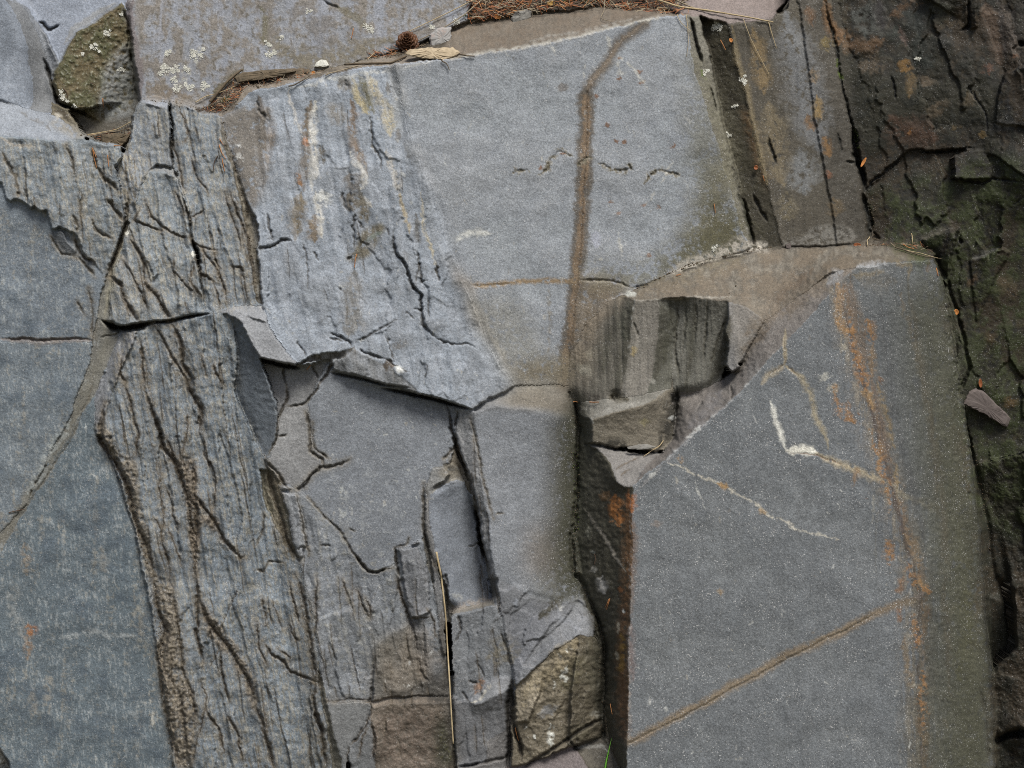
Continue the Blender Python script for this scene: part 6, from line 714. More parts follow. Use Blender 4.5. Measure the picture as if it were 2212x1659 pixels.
def slate_material(name, rough, bump):
    m = bpy.data.materials.new(name); m.use_nodes = True; nt = m.node_tree; b = nt.nodes['Principled BSDF']; L = nt.links.new
    at_ = node(nt, 'ShaderNodeAttribute', attribute_name='stone'); gr = node(nt, 'ShaderNodeAttribute', attribute_name='grain')
    tc = node(nt, 'ShaderNodeTexCoord')
    n1 = node(nt, 'ShaderNodeTexNoise'); n1.inputs['Scale'].default_value = 420; n1.inputs['Detail'].default_value = 3; n1.inputs['Roughness'].default_value = 0.7
    n2 = node(nt, 'ShaderNodeTexNoise'); n2.inputs['Scale'].default_value = 560; n2.inputs['Detail'].default_value = 1
    n3 = node(nt, 'ShaderNodeTexNoise'); n3.inputs['Scale'].default_value = 45; n3.inputs['Detail'].default_value = 5; n3.inputs['Roughness'].default_value = 0.65
    for n in (n1, n2, n3): L(tc.outputs['Object'], n.inputs['Vector'])
    r1 = node(nt, 'ShaderNodeMapRange'); r1.inputs['From Min'].default_value = 0.3; r1.inputs['From Max'].default_value = 0.7; r1.inputs['To Min'].default_value = 0.68; r1.inputs['To Max'].default_value = 1.32
    L(n1.outputs['Fac'], r1.inputs['Value'])
    r3 = node(nt, 'ShaderNodeMapRange'); r3.inputs['From Min'].default_value = 0.3; r3.inputs['From Max'].default_value = 0.7; r3.inputs['To Min'].default_value = 0.88; r3.inputs['To Max'].default_value = 1.12
    L(n3.outputs['Fac'], r3.inputs['Value'])
    mu = node(nt, 'ShaderNodeMath', operation='MULTIPLY'); L(r1.outputs[0], mu.inputs[0]); L(r3.outputs[0], mu.inputs[1])
    vm = node(nt, 'ShaderNodeVectorMath', operation='SCALE'); L(at_.outputs['Color'], vm.inputs[0]); L(mu.outputs[0], vm.inputs['Scale'])
    # small pale mineral flecks
    fl = node(nt, 'ShaderNodeMapRange'); fl.inputs['From Min'].default_value = 0.66; fl.inputs['From Max'].default_value = 0.75
    n4 = node(nt, 'ShaderNodeTexNoise'); n4.inputs['Scale'].default_value = 30; n4.inputs['Detail'].default_value = 3; L(tc.outputs['Object'], n4.inputs['Vector'])
    w4 = node(nt, 'ShaderNodeMath', operation='MULTIPLY_ADD'); L(n4.outputs['Fac'], w4.inputs[0]); w4.inputs[1].default_value = 0.22; L(n2.outputs['Fac'], w4.inputs[2])
    w5 = node(nt, 'ShaderNodeMath', operation='SUBTRACT'); L(w4.outputs[0], w5.inputs[0]); w5.inputs[1].default_value = 0.11; L(w5.outputs[0], fl.inputs['Value'])
    fm = node(nt, 'ShaderNodeMath', operation='MULTIPLY'); L(fl.outputs[0], fm.inputs[0]); L(gr.outputs['Fac'], fm.inputs[1])
    fm2 = node(nt, 'ShaderNodeMath', operation='MULTIPLY'); L(fm.outputs[0], fm2.inputs[0]); fm2.inputs[1].default_value = 0.6; fm2.use_clamp = True
    mx = node(nt, 'ShaderNodeMix', data_type='RGBA'); L(fm2.outputs[0], mx.inputs['Factor']); L(vm.outputs[0], mx.inputs['A']); mx.inputs['B'].default_value = (0.5, 0.5, 0.5, 1)
    L(mx.outputs['Result'], b.inputs['Base Color'])
    b.inputs['Roughness'].default_value = rough; b.inputs['Specular IOR Level'].default_value = 0.35
    bp = node(nt, 'ShaderNodeBump'); bp.inputs['Strength'].default_value = bump; bp.inputs['Distance'].default_value = 0.0012
    ad = node(nt, 'ShaderNodeMath', operation='ADD'); L(n1.outputs['Fac'], ad.inputs[0]); L(n3.outputs['Fac'], ad.inputs[1])
    L(ad.outputs[0], bp.inputs['Height']); L(bp.outputs[0], b.inputs['Normal'])
    return m
M_SLATE = slate_material('slate', 0.72, 0.5); M_DAMP = slate_material('damp_slate', 0.6, 0.7)
def add_mesh(name, co, faces_flat, counts, mat, parent=None):
    me = bpy.data.meshes.new(name); n = len(co)
    me.vertices.add(n); me.vertices.foreach_set('co', np.asarray(co, np.float32).ravel())
    me.loops.add(len(faces_flat)); me.loops.foreach_set('vertex_index', np.asarray(faces_flat, np.int32))
    me.polygons.add(len(counts)); st = np.concatenate([[0], np.cumsum(counts)[:-1]]).astype(np.int32)
    me.polygons.foreach_set('loop_start', st); me.polygons.foreach_set('loop_total', np.asarray(counts, np.int32))
    me.update(calc_edges=True); me.materials.append(mat)
    o = bpy.data.objects.new(name, me); scene.collection.objects.link(o)
    if parent: o.parent = parent
    return o
VID = np.arange(SH[0] * SH[1]).reshape(SH); CL = LAB[:-1, :-1]
ALLCO = np.stack([WXX, WYY, WZZ], -1).reshape(-1, 3); ALLC = COL.reshape(-1, 3); ALLG = GRAIN.reshape(-1)
PADL = np.zeros((CL.shape[0] + 2, CL.shape[1] + 2), np.int16) - 1; PADL[1:-1, 1:-1] = CL
for bid in range(1, len(BLOCKS)):
    name, label, cat, group, kind = BLOCKS[bid]
    jj, ii = np.nonzero(CL == bid)
    if len(jj) == 0: print('EMPTY', name, label); continue
    q = np.stack([VID[jj, ii], VID[jj + 1, ii], VID[jj + 1, ii + 1], VID[jj, ii + 1]], 1)
    sk = []
    for dj, di, a, b in ((-1, 0, 3, 0), (1, 0, 1, 2), (0, -1, 0, 1), (0, 1, 2, 3)):
        e = PADL[jj + 1 + dj, ii + 1 + di] != bid; sk.append(q[e][:, [a, b]])
    sk = np.concatenate(sk)
    used, inv = np.unique(np.concatenate([q.ravel(), sk.ravel()]), return_inverse=True)
    q2 = inv[:q.size].reshape(-1, 4); s2 = inv[q.size:].reshape(-1, 2)
    co = ALLCO[used]; bv, binv = np.unique(s2.ravel(), return_inverse=True); binv = binv.reshape(-1, 2)
    cen = co.mean(0); back = co[bv].copy(); back[:, 0] += (cen[0] - back[:, 0]) * 0.04; back[:, 2] += (cen[2] - back[:, 2]) * 0.04
    back[:, 1] = co[:, 1].max() + 0.06
    n0 = len(co); sq = np.stack([s2[:, 1], s2[:, 0], n0 + binv[:, 0], n0 + binv[:, 1]], 1)
    org = np.array([cen[0], co[:, 1].max(), co[:, 2].min()])
    allco = np.concatenate([co, back]) - org
    f = np.concatenate([q2, sq])
    o = add_mesh(name, allco, f.ravel(), np.full(len(f), 4), M_DAMP if name == 'rock_wall' or cat == 'damp' else M_SLATE); o.location = org
    col = np.concatenate([ALLC[used], ALLC[used][bv]]); g = np.concatenate([ALLG[used], ALLG[used][bv]])
    a = o.data.attributes.new('stone', 'FLOAT_COLOR', 'POINT'); a.data.foreach_set('color', np.concatenate([np.clip(col, 0.008, 0.9), np.ones((len(col), 1))], 1).astype(np.float32).ravel())
    a = o.data.attributes.new('grain', 'FLOAT', 'POINT'); a.data.foreach_set('value', g.astype(np.float32))
    if kind: o['kind'] = kind
    else:
        o['kind'] = 'thing'; o['label'] = label; o['category'] = cat; o['group'] = group
# ground in front of the outcrop
gm = bpy.data.materials.new('soil'); gm.use_nodes = True; nt = gm.node_tree
n = node(nt, 'ShaderNodeTexNoise'); n.inputs['Scale'].default_value = 9; n.inputs['Detail'].default_value = 8
r = node(nt, 'ShaderNodeValToRGB'); r.color_ramp.elements[0].color = (0.05, 0.04, 0.025, 1); r.color_ramp.elements[1].color = (0.12, 0.11, 0.06, 1)
nt.links.new(n.outputs['Fac'], r.inputs[0]); nt.links.new(r.outputs[0], nt.nodes['Principled BSDF'].inputs['Base Color']); nt.nodes['Principled BSDF'].inputs['Roughness'].default_value = 0.95
g = add_mesh('ground', [(-60, -60, 0), (60, -60, 0), (60, 3, 0), (-60, 3, 0)], [0, 1, 2, 3], [4], gm); g['kind'] = 'structure'
# ------------------------------------------------------------------ loose things on the rock
rng = random.Random(11)
def plain(name, c1, c2, scale=120, rough=0.8, bump=0.4, spec=0.3, mid=0.5):
    m = bpy.data.materials.new(name); m.use_nodes = True; nt = m.node_tree; b = nt.nodes['Principled BSDF']
    tc = node(nt, 'ShaderNodeTexCoord'); n = node(nt, 'ShaderNodeTexNoise'); n.inputs['Scale'].default_value = scale; n.inputs['Detail'].default_value = 6; n.inputs['Roughness'].default_value = 0.7
    r = node(nt, 'ShaderNodeValToRGB'); r.color_ramp.elements[0].position = mid - 0.18; r.color_ramp.elements[1].position = mid + 0.18
    r.color_ramp.elements[0].color = (*c1, 1); r.color_ramp.elements[1].color = (*c2, 1)
    bp = node(nt, 'ShaderNodeBump'); bp.inputs['Strength'].default_value = bump; bp.inputs['Distance'].default_value = 0.001
    L = nt.links.new; L(tc.outputs['Object'], n.inputs['Vector']); L(n.outputs['Fac'], r.inputs[0]); L(r.outputs[0], b.inputs['Base Color']); L(n.outputs['Fac'], bp.inputs['Height']); L(bp.outputs[0], b.inputs['Normal'])
    b.inputs['Roughness'].default_value = rough; b.inputs['Specular IOR Level'].default_value = spec
    return m
M_STRAW = plain('straw', (0.30, 0.23, 0.13), (0.50, 0.41, 0.26), 90); M_DULL = plain('grey_straw', (0.18, 0.145, 0.10), (0.33, 0.28, 0.20), 90)
M_TWIG = plain('bark', (0.06, 0.045, 0.03), (0.16, 0.125, 0.085), 150); M_NEED = plain('orange_needle', (0.30, 0.12, 0.045), (0.45, 0.22, 0.09), 200)
M_NDARK = plain('brown_needle', (0.055, 0.035, 0.025), (0.10, 0.065, 0.045), 200); M_GRASS = plain('grass_blade', (0.10, 0.30, 0.035), (0.17, 0.42, 0.06), 60, 0.5)
M_TAN = plain('tan_stone', (0.27, 0.215, 0.14), (0.46, 0.38, 0.27), 110); M_GREY = plain('grey_stone', (0.13, 0.125, 0.115), (0.24, 0.235, 0.22), 110)
M_ORSTONE = plain('rusty_grey_stone', (0.36, 0.16, 0.09), (0.30, 0.295, 0.29), 38, mid=0.27); M_BRST = plain('brown_slate', (0.055, 0.045, 0.03), (0.15, 0.115, 0.075), 90)
M_MAUVE = plain('mauve_stone', (0.075, 0.062, 0.058), (0.125, 0.105, 0.10), 70); M_LICH = plain('pale_lichen', (0.42, 0.42, 0.37), (0.74, 0.74, 0.69), 300, 0.9)
M_LEAF = plain('orange_leaf', (0.36, 0.13, 0.03), (0.50, 0.22, 0.06), 120, 0.6); M_LEAFR = plain('russet_leaf', (0.16, 0.05, 0.02), (0.30, 0.10, 0.03), 120, 0.6); M_LEAFY = plain('yellow_leaf', (0.42, 0.24, 0.06), (0.55, 0.36, 0.12), 100, 0.6); M_LEAFT = plain('tan_leaf', (0.26, 0.18, 0.10), (0.42, 0.31, 0.19), 100, 0.7)
M_CONE = plain('cone_scale', (0.05, 0.022, 0.01), (0.14, 0.062, 0.028), 160, 0.55); M_CORE = plain('cone_core', (0.03, 0.015, 0.008), (0.05, 0.025, 0.012), 160)
M_MOSS = plain('moss', (0.03, 0.045, 0.012), (0.09, 0.12, 0.03), 200, 0.95)
def mesh_obj(name, v, f, mat, parent=None, smooth=False):
    v = np.array(v, float); o0 = np.array([v[:, 0].mean(), v[:, 1].max(), v[:, 2].min()]) if parent is None else np.zeros(3)
    me = bpy.data.meshes.new(name); me.from_pydata([tuple(a) for a in v - o0], [], f); me.materials.append(mat)
    if smooth: me.polygons.foreach_set('use_smooth', [True] * len(me.polygons))
    o = bpy.data.objects.new(name, me); scene.collection.objects.link(o); o.location = o0
    if parent: o.parent = parent
    return o
def tag(o, label, cat, group=None):
    o['kind'] = 'thing'; o['label'] = label; o['category'] = cat
    if group: o['group'] = group
    return o
def tube(pts, rad, n=6):
    """tapered tube through 3-D points; returns verts, faces"""
    P = [np.array(p, float) for p in pts]; V = []; Fc = []
    for i, p in enumerate(P):
        t = P[min(i + 1, len(P) - 1)] - P[max(i - 1, 0)]; t /= np.linalg.norm(t) + 1e-9
        a = np.cross(t, [0.3, 1, 0.2]); a /= np.linalg.norm(a) + 1e-9; b = np.cross(t, a)
        r = rad[i] if hasattr(rad, '__len__') else rad
        for k in range(n): V.append(p + (a * math.cos(2 * math.pi * k / n) + b * math.sin(2 * math.pi * k / n)) * r)
    for i in range(len(P) - 1):
        for k in range(n): Fc.append([i * n + k, i * n + (k + 1) % n, (i + 1) * n + (k + 1) % n, (i + 1) * n + k])
    Fc.append(list(range(n))[::-1]); Fc.append([len(V) - n + k for k in range(n)])
    return V, Fc
def dense(pts, m=6, wob=0.0):
    out = []
    for (a, b) in zip(pts[:-1], pts[1:]):
        for k in range(m): out.append((a[0] + (b[0] - a[0]) * k / m + rng.uniform(-wob, wob), a[1] + (b[1] - a[1]) * k / m + rng.uniform(-wob, wob)))
    out.append(pts[-1][:2]); q = np.array(out)
    for _ in range(3): q[1:-1] = (q[:-2] + 2 * q[1:-1] + q[2:]) / 4
    return q
def stalk(name, pts, r0, r1, mat, lift=3, wob=0.6, n=6):
    """stem lying on the rock: it follows the surface but never bends sharply"""
    q = dense(pts, 8, wob); h = np.array([hat(a, b) for a, b in q])
    hm = np.array([h[max(0, i - 4):i + 5].max() for i in range(len(h))])
    for _ in range(6): hm[1:-1] = (hm[:-2] + 2 * hm[1:-1] + hm[2:]) / 4
    P = [np.array(world_of(a, b, z + lift + r0)) for (a, b), z in zip(q, hm)]
    V, Fc = tube(P, [(r0 + (r1 - r0) * i / (len(P) - 1)) * PXM for i in range(len(P))], n)
    return mesh_obj(name, V, Fc, mat, None, True)
def stone(name, outline, th, lift, mat, tilt=(0, 0), jit=1.2, hc=None):
    """angular stone: an outline with a bevelled front and a tapering back"""
    q = []
    for (a, b) in zip(outline, outline[1:] + outline[:1]):
        m = max(2, int(math.hypot(b[0] - a[0], b[1] - a[1]) / 5))
        for k in range(m): q.append((a[0] + (b[0] - a[0]) * k / m + rng.uniform(-jit, jit) * (k > 0), a[1] + (b[1] - a[1]) * k / m + rng.uniform(-jit, jit) * (k > 0)))
    q = np.array(q); c = q.mean(0); h0 = (hat(*c) if hc is None else hc) + lift; V = []; n = len(q)
    for sc, dz in ((0.93, -th), (1.0, -th * 0.3), (0.97, th * 0.35), (0.86, th * 0.8), (0.5, th)):
        for p in q:
            x, y = c + (p - c) * sc + np.array([rng.uniform(-.6, .6), rng.uniform(-.6, .6)])
            V.append(world_of(x, y, h0 + dz + tilt[0] * (x - c[0]) + tilt[1] * (y - c[1]) + rng.uniform(-1, 1) * th * 0.12))
    Fc = [[r * n + k, r * n + (k + 1) % n, (r + 1) * n + (k + 1) % n, (r + 1) * n + k] for r in range(4) for k in range(n)]
    V.append(world_of(c[0], c[1], h0 + th)); V.append(world_of(c[0], c[1], h0 - th))
    Fc += [[4 * n + k, 4 * n + (k + 1) % n, 5 * n] for k in range(n)] + [[(k + 1) % n, k, 5 * n + 1] for k in range(n)]
    return mesh_obj(name, V, Fc, mat)
def leaf(name, cx, cy, L, W, ang, mat, lift=4, curl=0.5):
    V = []; nu, nv = 9, 5; ca, sa = math.cos(ang), math.sin(ang); h = hat(cx, cy)
    for side in (1, -1):
        for i in range(nu):
            u = i / (nu - 1); w = W * (math.sin(math.pi * min(1, u * 0.96 + 0.04)) ** 0.7) * 0.5 + 0.15
            for j in range(nv):
                v = j / (nv - 1) * 2 - 1; x = (u - 0.5) * L; y = v * w
                z = lift + curl * (abs(v) * w + 0.35 * abs(u - .5) * L) + side * 0.35
                V.append(world_of(cx + x * ca - y * sa, cy + x * sa + y * ca, h + z))
    N = nu * nv; Fc = []
    for s in (0, 1):
        for i in range(nu - 1):
            for j in range(nv - 1):
                a = s * N + i * nv + j; f = [a, a + 1, a + nv + 1, a + nv]; Fc.append(f if s else f[::-1])
    rim = [j for j in range(nv)] + [i * nv + nv - 1 for i in range(1, nu)] + [(nu - 1) * nv + j for j in range(nv - 2, -1, -1)] + [i * nv for i in range(nu - 2, 0, -1)]
    for a, b in zip(rim, rim[1:] + rim[:1]): Fc.append([a, b, b + N, a + N])
    return mesh_obj(name, V, Fc, mat, None, True)
def lichen(cx, cy, r, label, n=None, name='lichen_patch', mat=None, flat=0.45):
    """many small ruffled lobes crowded round a centre"""
    V = []; Fc = []; n = n or int(16 + r * 13)
    subs = [(0, 0, .65)] + [(rng.uniform(-.8, .8) * r, rng.uniform(-.8, .8) * r, rng.uniform(.2, .5)) for _ in range(4)]; cx0, cy0, r0 = cx, cy, r
    for _ in range(n):
        q = rng.choice(subs); cx, cy, r = cx0 + q[0], cy0 + q[1], r0 * q[2]
        a = rng.uniform(0, 6.283); d = r * math.sqrt(rng.random()) * rng.choice((0.6, 1, 1)); x = cx + d * math.cos(a); y = cy + d * math.sin(a) * 0.9
        h = hat(x, y); s = rng.uniform(0.6, 1.6); b0 = rng.uniform(0, 6.283); k = 6; i0 = len(V); up = rng.uniform(0.3, 1.7)
        V.append(world_of(x, y, h - 0.6))
        for t in range(k): V.append(world_of(x + s * math.cos(b0 + t * 1.047) * rng.uniform(.6, 1.2), y + s * math.sin(b0 + t * 1.047) * rng.uniform(.6, 1.2), h + up * rng.uniform(0.5, 1.2)))
        V.append(world_of(x, y, h + up * 0.7))
        for t in range(k): Fc += [[i0, i0 + 1 + t, i0 + 1 + (t + 1) % k], [i0 + k + 1, i0 + 1 + (t + 1) % k, i0 + 1 + t]]
    return tag(mesh_obj(name, V, Fc, mat or M_LICH), label, 'lichen', 'pale lichens on the rock')
# --- needle litter: nobody could count it
def litter(name, spots, n, r=0.55, L=(14, 30), lift=6, mats=None):
    """spots: (polygon, share); dry needles heaped on the shelf"""
    V = []; Fc = []; mi = []
    for _ in range(n):
        poly = rng.choices([s[0] for s in spots], [s[1] for s in spots])[0]
        x0, x1 = min(p[0] for p in poly), max(p[0] for p in poly); y0, y1 = min(p[1] for p in poly), max(p[1] for p in poly)
        while True:
            x, y = rng.uniform(x0, x1), rng.uniform(y0, y1)
            if inside(np.array([x]), np.array([y]), poly)[0]: break
        a = rng.gauss(0, 0.9); l = rng.uniform(*L); up = rng.uniform(0, 1) ** 2 * lift; b = rng.uniform(-.25, .25)
        P = []
        for u in (-.5, 0, .5):
            px, py = x + u * l * math.cos(a) - (0.25 - u * u) * l * b * math.sin(a), y + u * l * math.sin(a) * 0.8 + (0.25 - u * u) * l * b
            P.append(np.array(world_of(px, py, hat(x, y) + up + 1.2 + u * l * rng.uniform(-.2, .2))))
        v, f = tube(P, [r * PXM * .8, r * PXM, r * PXM * .5], 3); i0 = len(V); V += v; Fc += [[k + i0 for k in q] for q in f]; mi += [rng.choices(range(4), (1.6, 4, 2.6, 2))[0]] * len(f)
    o = mesh_obj(name, V, Fc, M_NEED)
    for m in (M_NDARK, M_DULL, M_LEAFR): o.data.materials.append(m)
    o.data.polygons.foreach_set('material_index', mi); o['kind'] = 'stuff'
    return o
PILE = [(1010, 46), (1022, -30), (1500, -40), (1480, 20), (1440, 30), (1360, 20), (1300, 10), (1180, 20), (1110, 30), (1060, 38)]
PILEL = [(430, 238), (470, 215), (505, 175), (530, 176), (528, 195), (508, 222), (490, 240), (455, 244)]
litter('needle_litter', [(PILE, 5), ([(1020, 40), (1050, -5), (1150, -10), (1120, 28)], 1.4)], 1500, 0.85, (14, 38), 18)
litter('needle_litter', [(PILEL, 3), ([(520, 182), (640, 160), (700, 152), (690, 158), (560, 186)], 1), ([(790, 118), (890, 92), (900, 110), (840, 122), (800, 126)], 1.2), ([(175, 292), (282, 275), (284, 296), (215, 305)], .5)], 300, 0.6, (12, 26), 5)
litter('needle_litter', [([(1850, 530), (1990, 524), (2020, 545), (1960, 532)], 1), ([(1280, 6), (1480, 14), (1500, 34), (1430, 28)], 1)], 70, 0.6, (10, 24), 4)
def crumbs(name, spots, n, mat, s=(0.8, 2.6)):
    V = []; Fc = []
    for _ in range(n):
        poly = rng.choices([q[0] for q in spots], [q[1] for q in spots])[0]
        x0, x1 = min(p[0] for p in poly), max(p[0] for p in poly); y0, y1 = min(p[1] for p in poly), max(p[1] for p in poly)
        for _k in range(60):
            x, y = rng.uniform(x0, x1), rng.uniform(y0, y1)
            if inside(np.array([x]), np.array([y]), poly)[0]: break
        r = rng.uniform(*s); i0 = len(V); h = hat(x, y)
        for dx, dy, dz in ((1, 0, .2), (0, 1, .3), (-1, 0, .2), (0, -1, .3), (0, 0, 1.2), (0, 0, -.6)):
            V.append(world_of(x + dx * r * rng.uniform(.6, 1.3), y + dy * r * rng.uniform(.5, 1.1), h + dz * r))
        for k in range(4): Fc += [[i0 + k, i0 + (k + 1) % 4, i0 + 4], [i0 + (k + 1) % 4, i0 + k, i0 + 5]]
    o = mesh_obj(name, V, Fc, mat); o['kind'] = 'stuff'; return o
crumbs('soil_crumbs', [(PILE, 6), (PILEL, 2), ([(800, 126), (890, 96), (930, 88), (900, 112), (840, 126)], 2), ([(520, 182), (640, 162), (760, 140), (700, 152), (560, 190)], 1), ([(1850, 530), (1990, 522), (2022, 545), (1960, 534)], .7), ([(1345, 636), (1480, 572), (1620, 536), (1690, 532), (1600, 548), (1480, 580)], .6), ([(170, 292), (284, 275), (284, 310), (215, 305)], .8)], 1500, M_TWIG)
crumbs('soil_crumbs', [([(1234, 880), (1252, 880), (1252, 1240), (1236, 1240)], 3), (T(2, 3, [(560, 0), (620, 60), (800, 500), (820, 1350), (760, 1350), (740, 560), (640, 260)]), 3), ([(1870, 420), (1890, 420), (1898, 520), (1886, 520)], 1), ([(300, 214), (380, 218), (440, 234), (430, 240), (360, 224)], 1), (T(0, 2, [(860, 480), (980, 580), (1160, 1000), (1300, 1600), (1270, 1600), (1120, 1050), (960, 640)]), 3), (T(0, 3, [(1330, 0), (1400, 400), (1420, 1000), (1540, 1659), (1480, 1659), (1390, 1000), (1340, 500)]), 3), (T(0, 2, [(1620, 900), (1700, 1000), (1700, 1600), (1660, 1600)]), 2), ([(474, 250), (484, 260), (530, 420), (560, 640), (552, 640), (516, 420)], 2), (T(3, 2, [(1640, 200), (1700, 200), (1860, 900), (1960, 1600), (1920, 1600), (1800, 900)]), 2)], 900, M_TWIG, (0.6, 1.9))
crumbs('moss', [([(1200, 0), (1290, -6), (1300, 6), (1220, 12)], 2), ([(470, 215), (495, 205), (500, 216), (480, 222)], 1), ([(1000, 35), (1030, 20), (1035, 42), (1010, 52)], 1), ([(1236, 960), (1250, 960), (1250, 1150), (1236, 1150)], 1), ([(1842, 280), (1850, 280), (1860, 320), (1850, 320)], .6)], 500, M_MOSS, (0.7, 1.8))
# --- the cone
def cone(cx, cy, R0):
    h = hat(cx, cy) + 10; base = np.array(world_of(cx, cy, h)); root = bpy.data.objects.new('pine_cone', None); scene.collection.objects.link(root); root.location = base; root.rotation_euler = (R(-14), R(8), 0)
    tag(root, 'open brown cone seen end-on among the debris above the flat tan stone', 'cone'); r = R0 * PXM
    V = []; Fc = []
    for i in range(7):
        for k in range(10):
            u = i / 6; rr = r * 0.42 * math.sin(math.pi * (0.12 + 0.85 * u)) ; V.append((rr * math.cos(k * .6283), r * (0.6 - 1.35 * u), rr * math.sin(k * .6283)))
    for i in range(6):
        for k in range(10): Fc.append([i * 10 + k, i * 10 + (k + 1) % 10, (i + 1) * 10 + (k + 1) % 10, (i + 1) * 10 + k])
    mesh_obj('core', V, Fc, M_CORE, root, True)
    n = 46
    for i in range(n):
        u = i / (n - 1); ang = i * 2.39996; out = r * (0.98 - 0.72 * u ** 1.25); y0 = r * (0.45 - 1.15 * u); wd = r * (0.40 - 0.22 * u); tilt = R(6 + 58 * u)
        V = []; nu, nv = 5, 5
        for s in (0, 1):
            for a in range(nu):
                ta = a / (nu - 1); rad = r * 0.12 + (out - r * 0.12) * ta
                for b in range(nv):
                    tb = b / (nv - 1) * 2 - 1; w = wd * (0.45 + 0.75 * ta) * math.sqrt(max(0.04, 1 - max(0, (ta - 0.55) / 0.45) ** 2 * 0.9))
                    x = rad * math.cos(tilt * .6); yy = y0 - rad * math.sin(tilt) * 0.55 - r * 0.10 * ta ** 2 + r * 0.10 * tb * tb + s * r * 0.035; z = tb * w
                    V.append((x * math.cos(ang) - z * math.sin(ang), yy, x * math.sin(ang) + z * math.cos(ang)))
        N = nu * nv; Fc = []
        for a in range(nu - 1):
            for b in range(nv - 1):
                q = a * nv + b; Fc += [[q, q + 1, q + nv + 1, q + nv], [N + q + nv, N + q + nv + 1, N + q + 1, N + q]]
        rim = [(nu - 1) * nv + b for b in range(nv)]
        for a, b in zip(rim[:-1], rim[1:]): Fc.append([a, b, b + N, a + N])
        mesh_obj('scale', V, Fc, M_CONE, root, True)
cone(880, 88, 27)
# --- stones
S = stone
tag(S('flat_stone', T(1, 0, [(1292, 462), (1330, 425), (1500, 412), (1700, 408), (1765, 452), (1740, 484), (1655, 522), (1480, 512), (1310, 480)]), 12, 26, M_TAN, (0, 0.5)), 'flat tan stone balanced on the dusty ledge below the cone', 'stone')
tag(S('upright_stone', T(1, 0, [(1500, 300), (1560, 245), (1685, 232), (1692, 412), (1515, 412), (1494, 340)]), 8, 14, M_ORSTONE), 'upright pale grey stone with an orange patch standing behind the flat tan stone', 'stone')
tag(S('grey_stone', T(2, 0, [(-10, 160), (30, 95), (130, 80), (172, 100), (165, 150), (90, 200), (0, 205)]), 9, 8, M_GREY), 'small grey angular stone in front of the needle litter on the ledge', 'stone')
tag(S('slate_sliver', [(506, 168), (520, 158), (560, 152), (612, 149), (640, 154), (602, 166), (560, 173), (512, 178)], 8, 22, M_BRST, (0, .3), .8), 'flat brown slate sliver at the left end of the needle-filled ledge', 'stone')
tag(S('bark_scrap', [(596, 160), (620, 148), (668, 148), (672, 156), (640, 164), (612, 168)], 4, 8, M_TWIG, (0, .3), 1.5), 'dark scrap of bark lying against the brown slate sliver', 'bark')
tag(S('slate_shard', [(2080, 872), (2092, 846), (2108, 838), (2128, 848), (2186, 905), (2176, 922), (2166, 920), (2128, 896)], 6, 16, M_MAUVE, (-.1, 0)), 'mauve grey stone shard wedged against the dark wall at the right', 'stone')
tag(S('brown_stone', T(0, 0, [(868, 1165), (1000, 1150), (1140, 1158), (1100, 1225), (1060, 1262), (880, 1260)]), 8, 10, M_BRST), 'squarish brown stone lodged in the hollow beside the upright prong', 'stone')
tag(S('slate_chip', T(2, 2, [(995, 545), (1100, 520), (1165, 518), (1245, 545), (1180, 560), (1100, 568), (1000, 562)]), 3, 10, M_GREY, (0, .2), .6), 'thin grey slate chip jutting from the crack under the brown squarish block', 'stone')
tag(S('stone_chip', T(3, 1, [(150, 450), (195, 440), (200, 490), (160, 492)]), 3, 4, M_MAUVE, (0, 0), .4), 'tiny mauve chip standing on the dusty ledge below the pillar', 'stone')
tag(S('lichen_cushion', T(1, 0, [(502, 578), (520, 540), (560, 514), (605, 518), (634, 566), (600, 580)]), 5, 4, M_LICH, (0, 0), 1.2), 'round pale lichen cushion at the foot of the lichen-speckled slab', 'lichen')
# --- stems, twigs, grass
ST = stalk
tag(ST('straw', T(1, 2, [(1558, 1450), (1600, 1659)]) + T(1, 3, [(1600, 10), (1636, 300), (1660, 700), (1688, 1200), (1705, 1450)]), 2.3, 1.5, M_STRAW, 12, .2), 'long pale straw hanging down the groove beside the alcove', 'straw')
g_ = T(2, 3, [(800, 1700), (815, 1600), (838, 1500), (862, 1398)]); V = []; Fc = []
for i, (x, y) in enumerate(dense(g_, 5)):
    w = 3.4 * (1 - i / 15.0) ** 0.8 + 0.15; hb = 34 - 0.4 * i
    V += [world_of(x - w, y, hb), world_of(x, y, hb + 1.6), world_of(x + w, y, hb), world_of(x, y, hb + 0.6)]
    if i: q = 4 * (i - 1); Fc += [[q + k, q + (k + 1) % 4, q + 4 + (k + 1) % 4, q + 4 + k] for k in range(4)]
tag(mesh_obj('grass_blade', V, Fc, M_GRASS, None, True), 'single bright green grass blade rising at the bottom edge', 'grass blade')
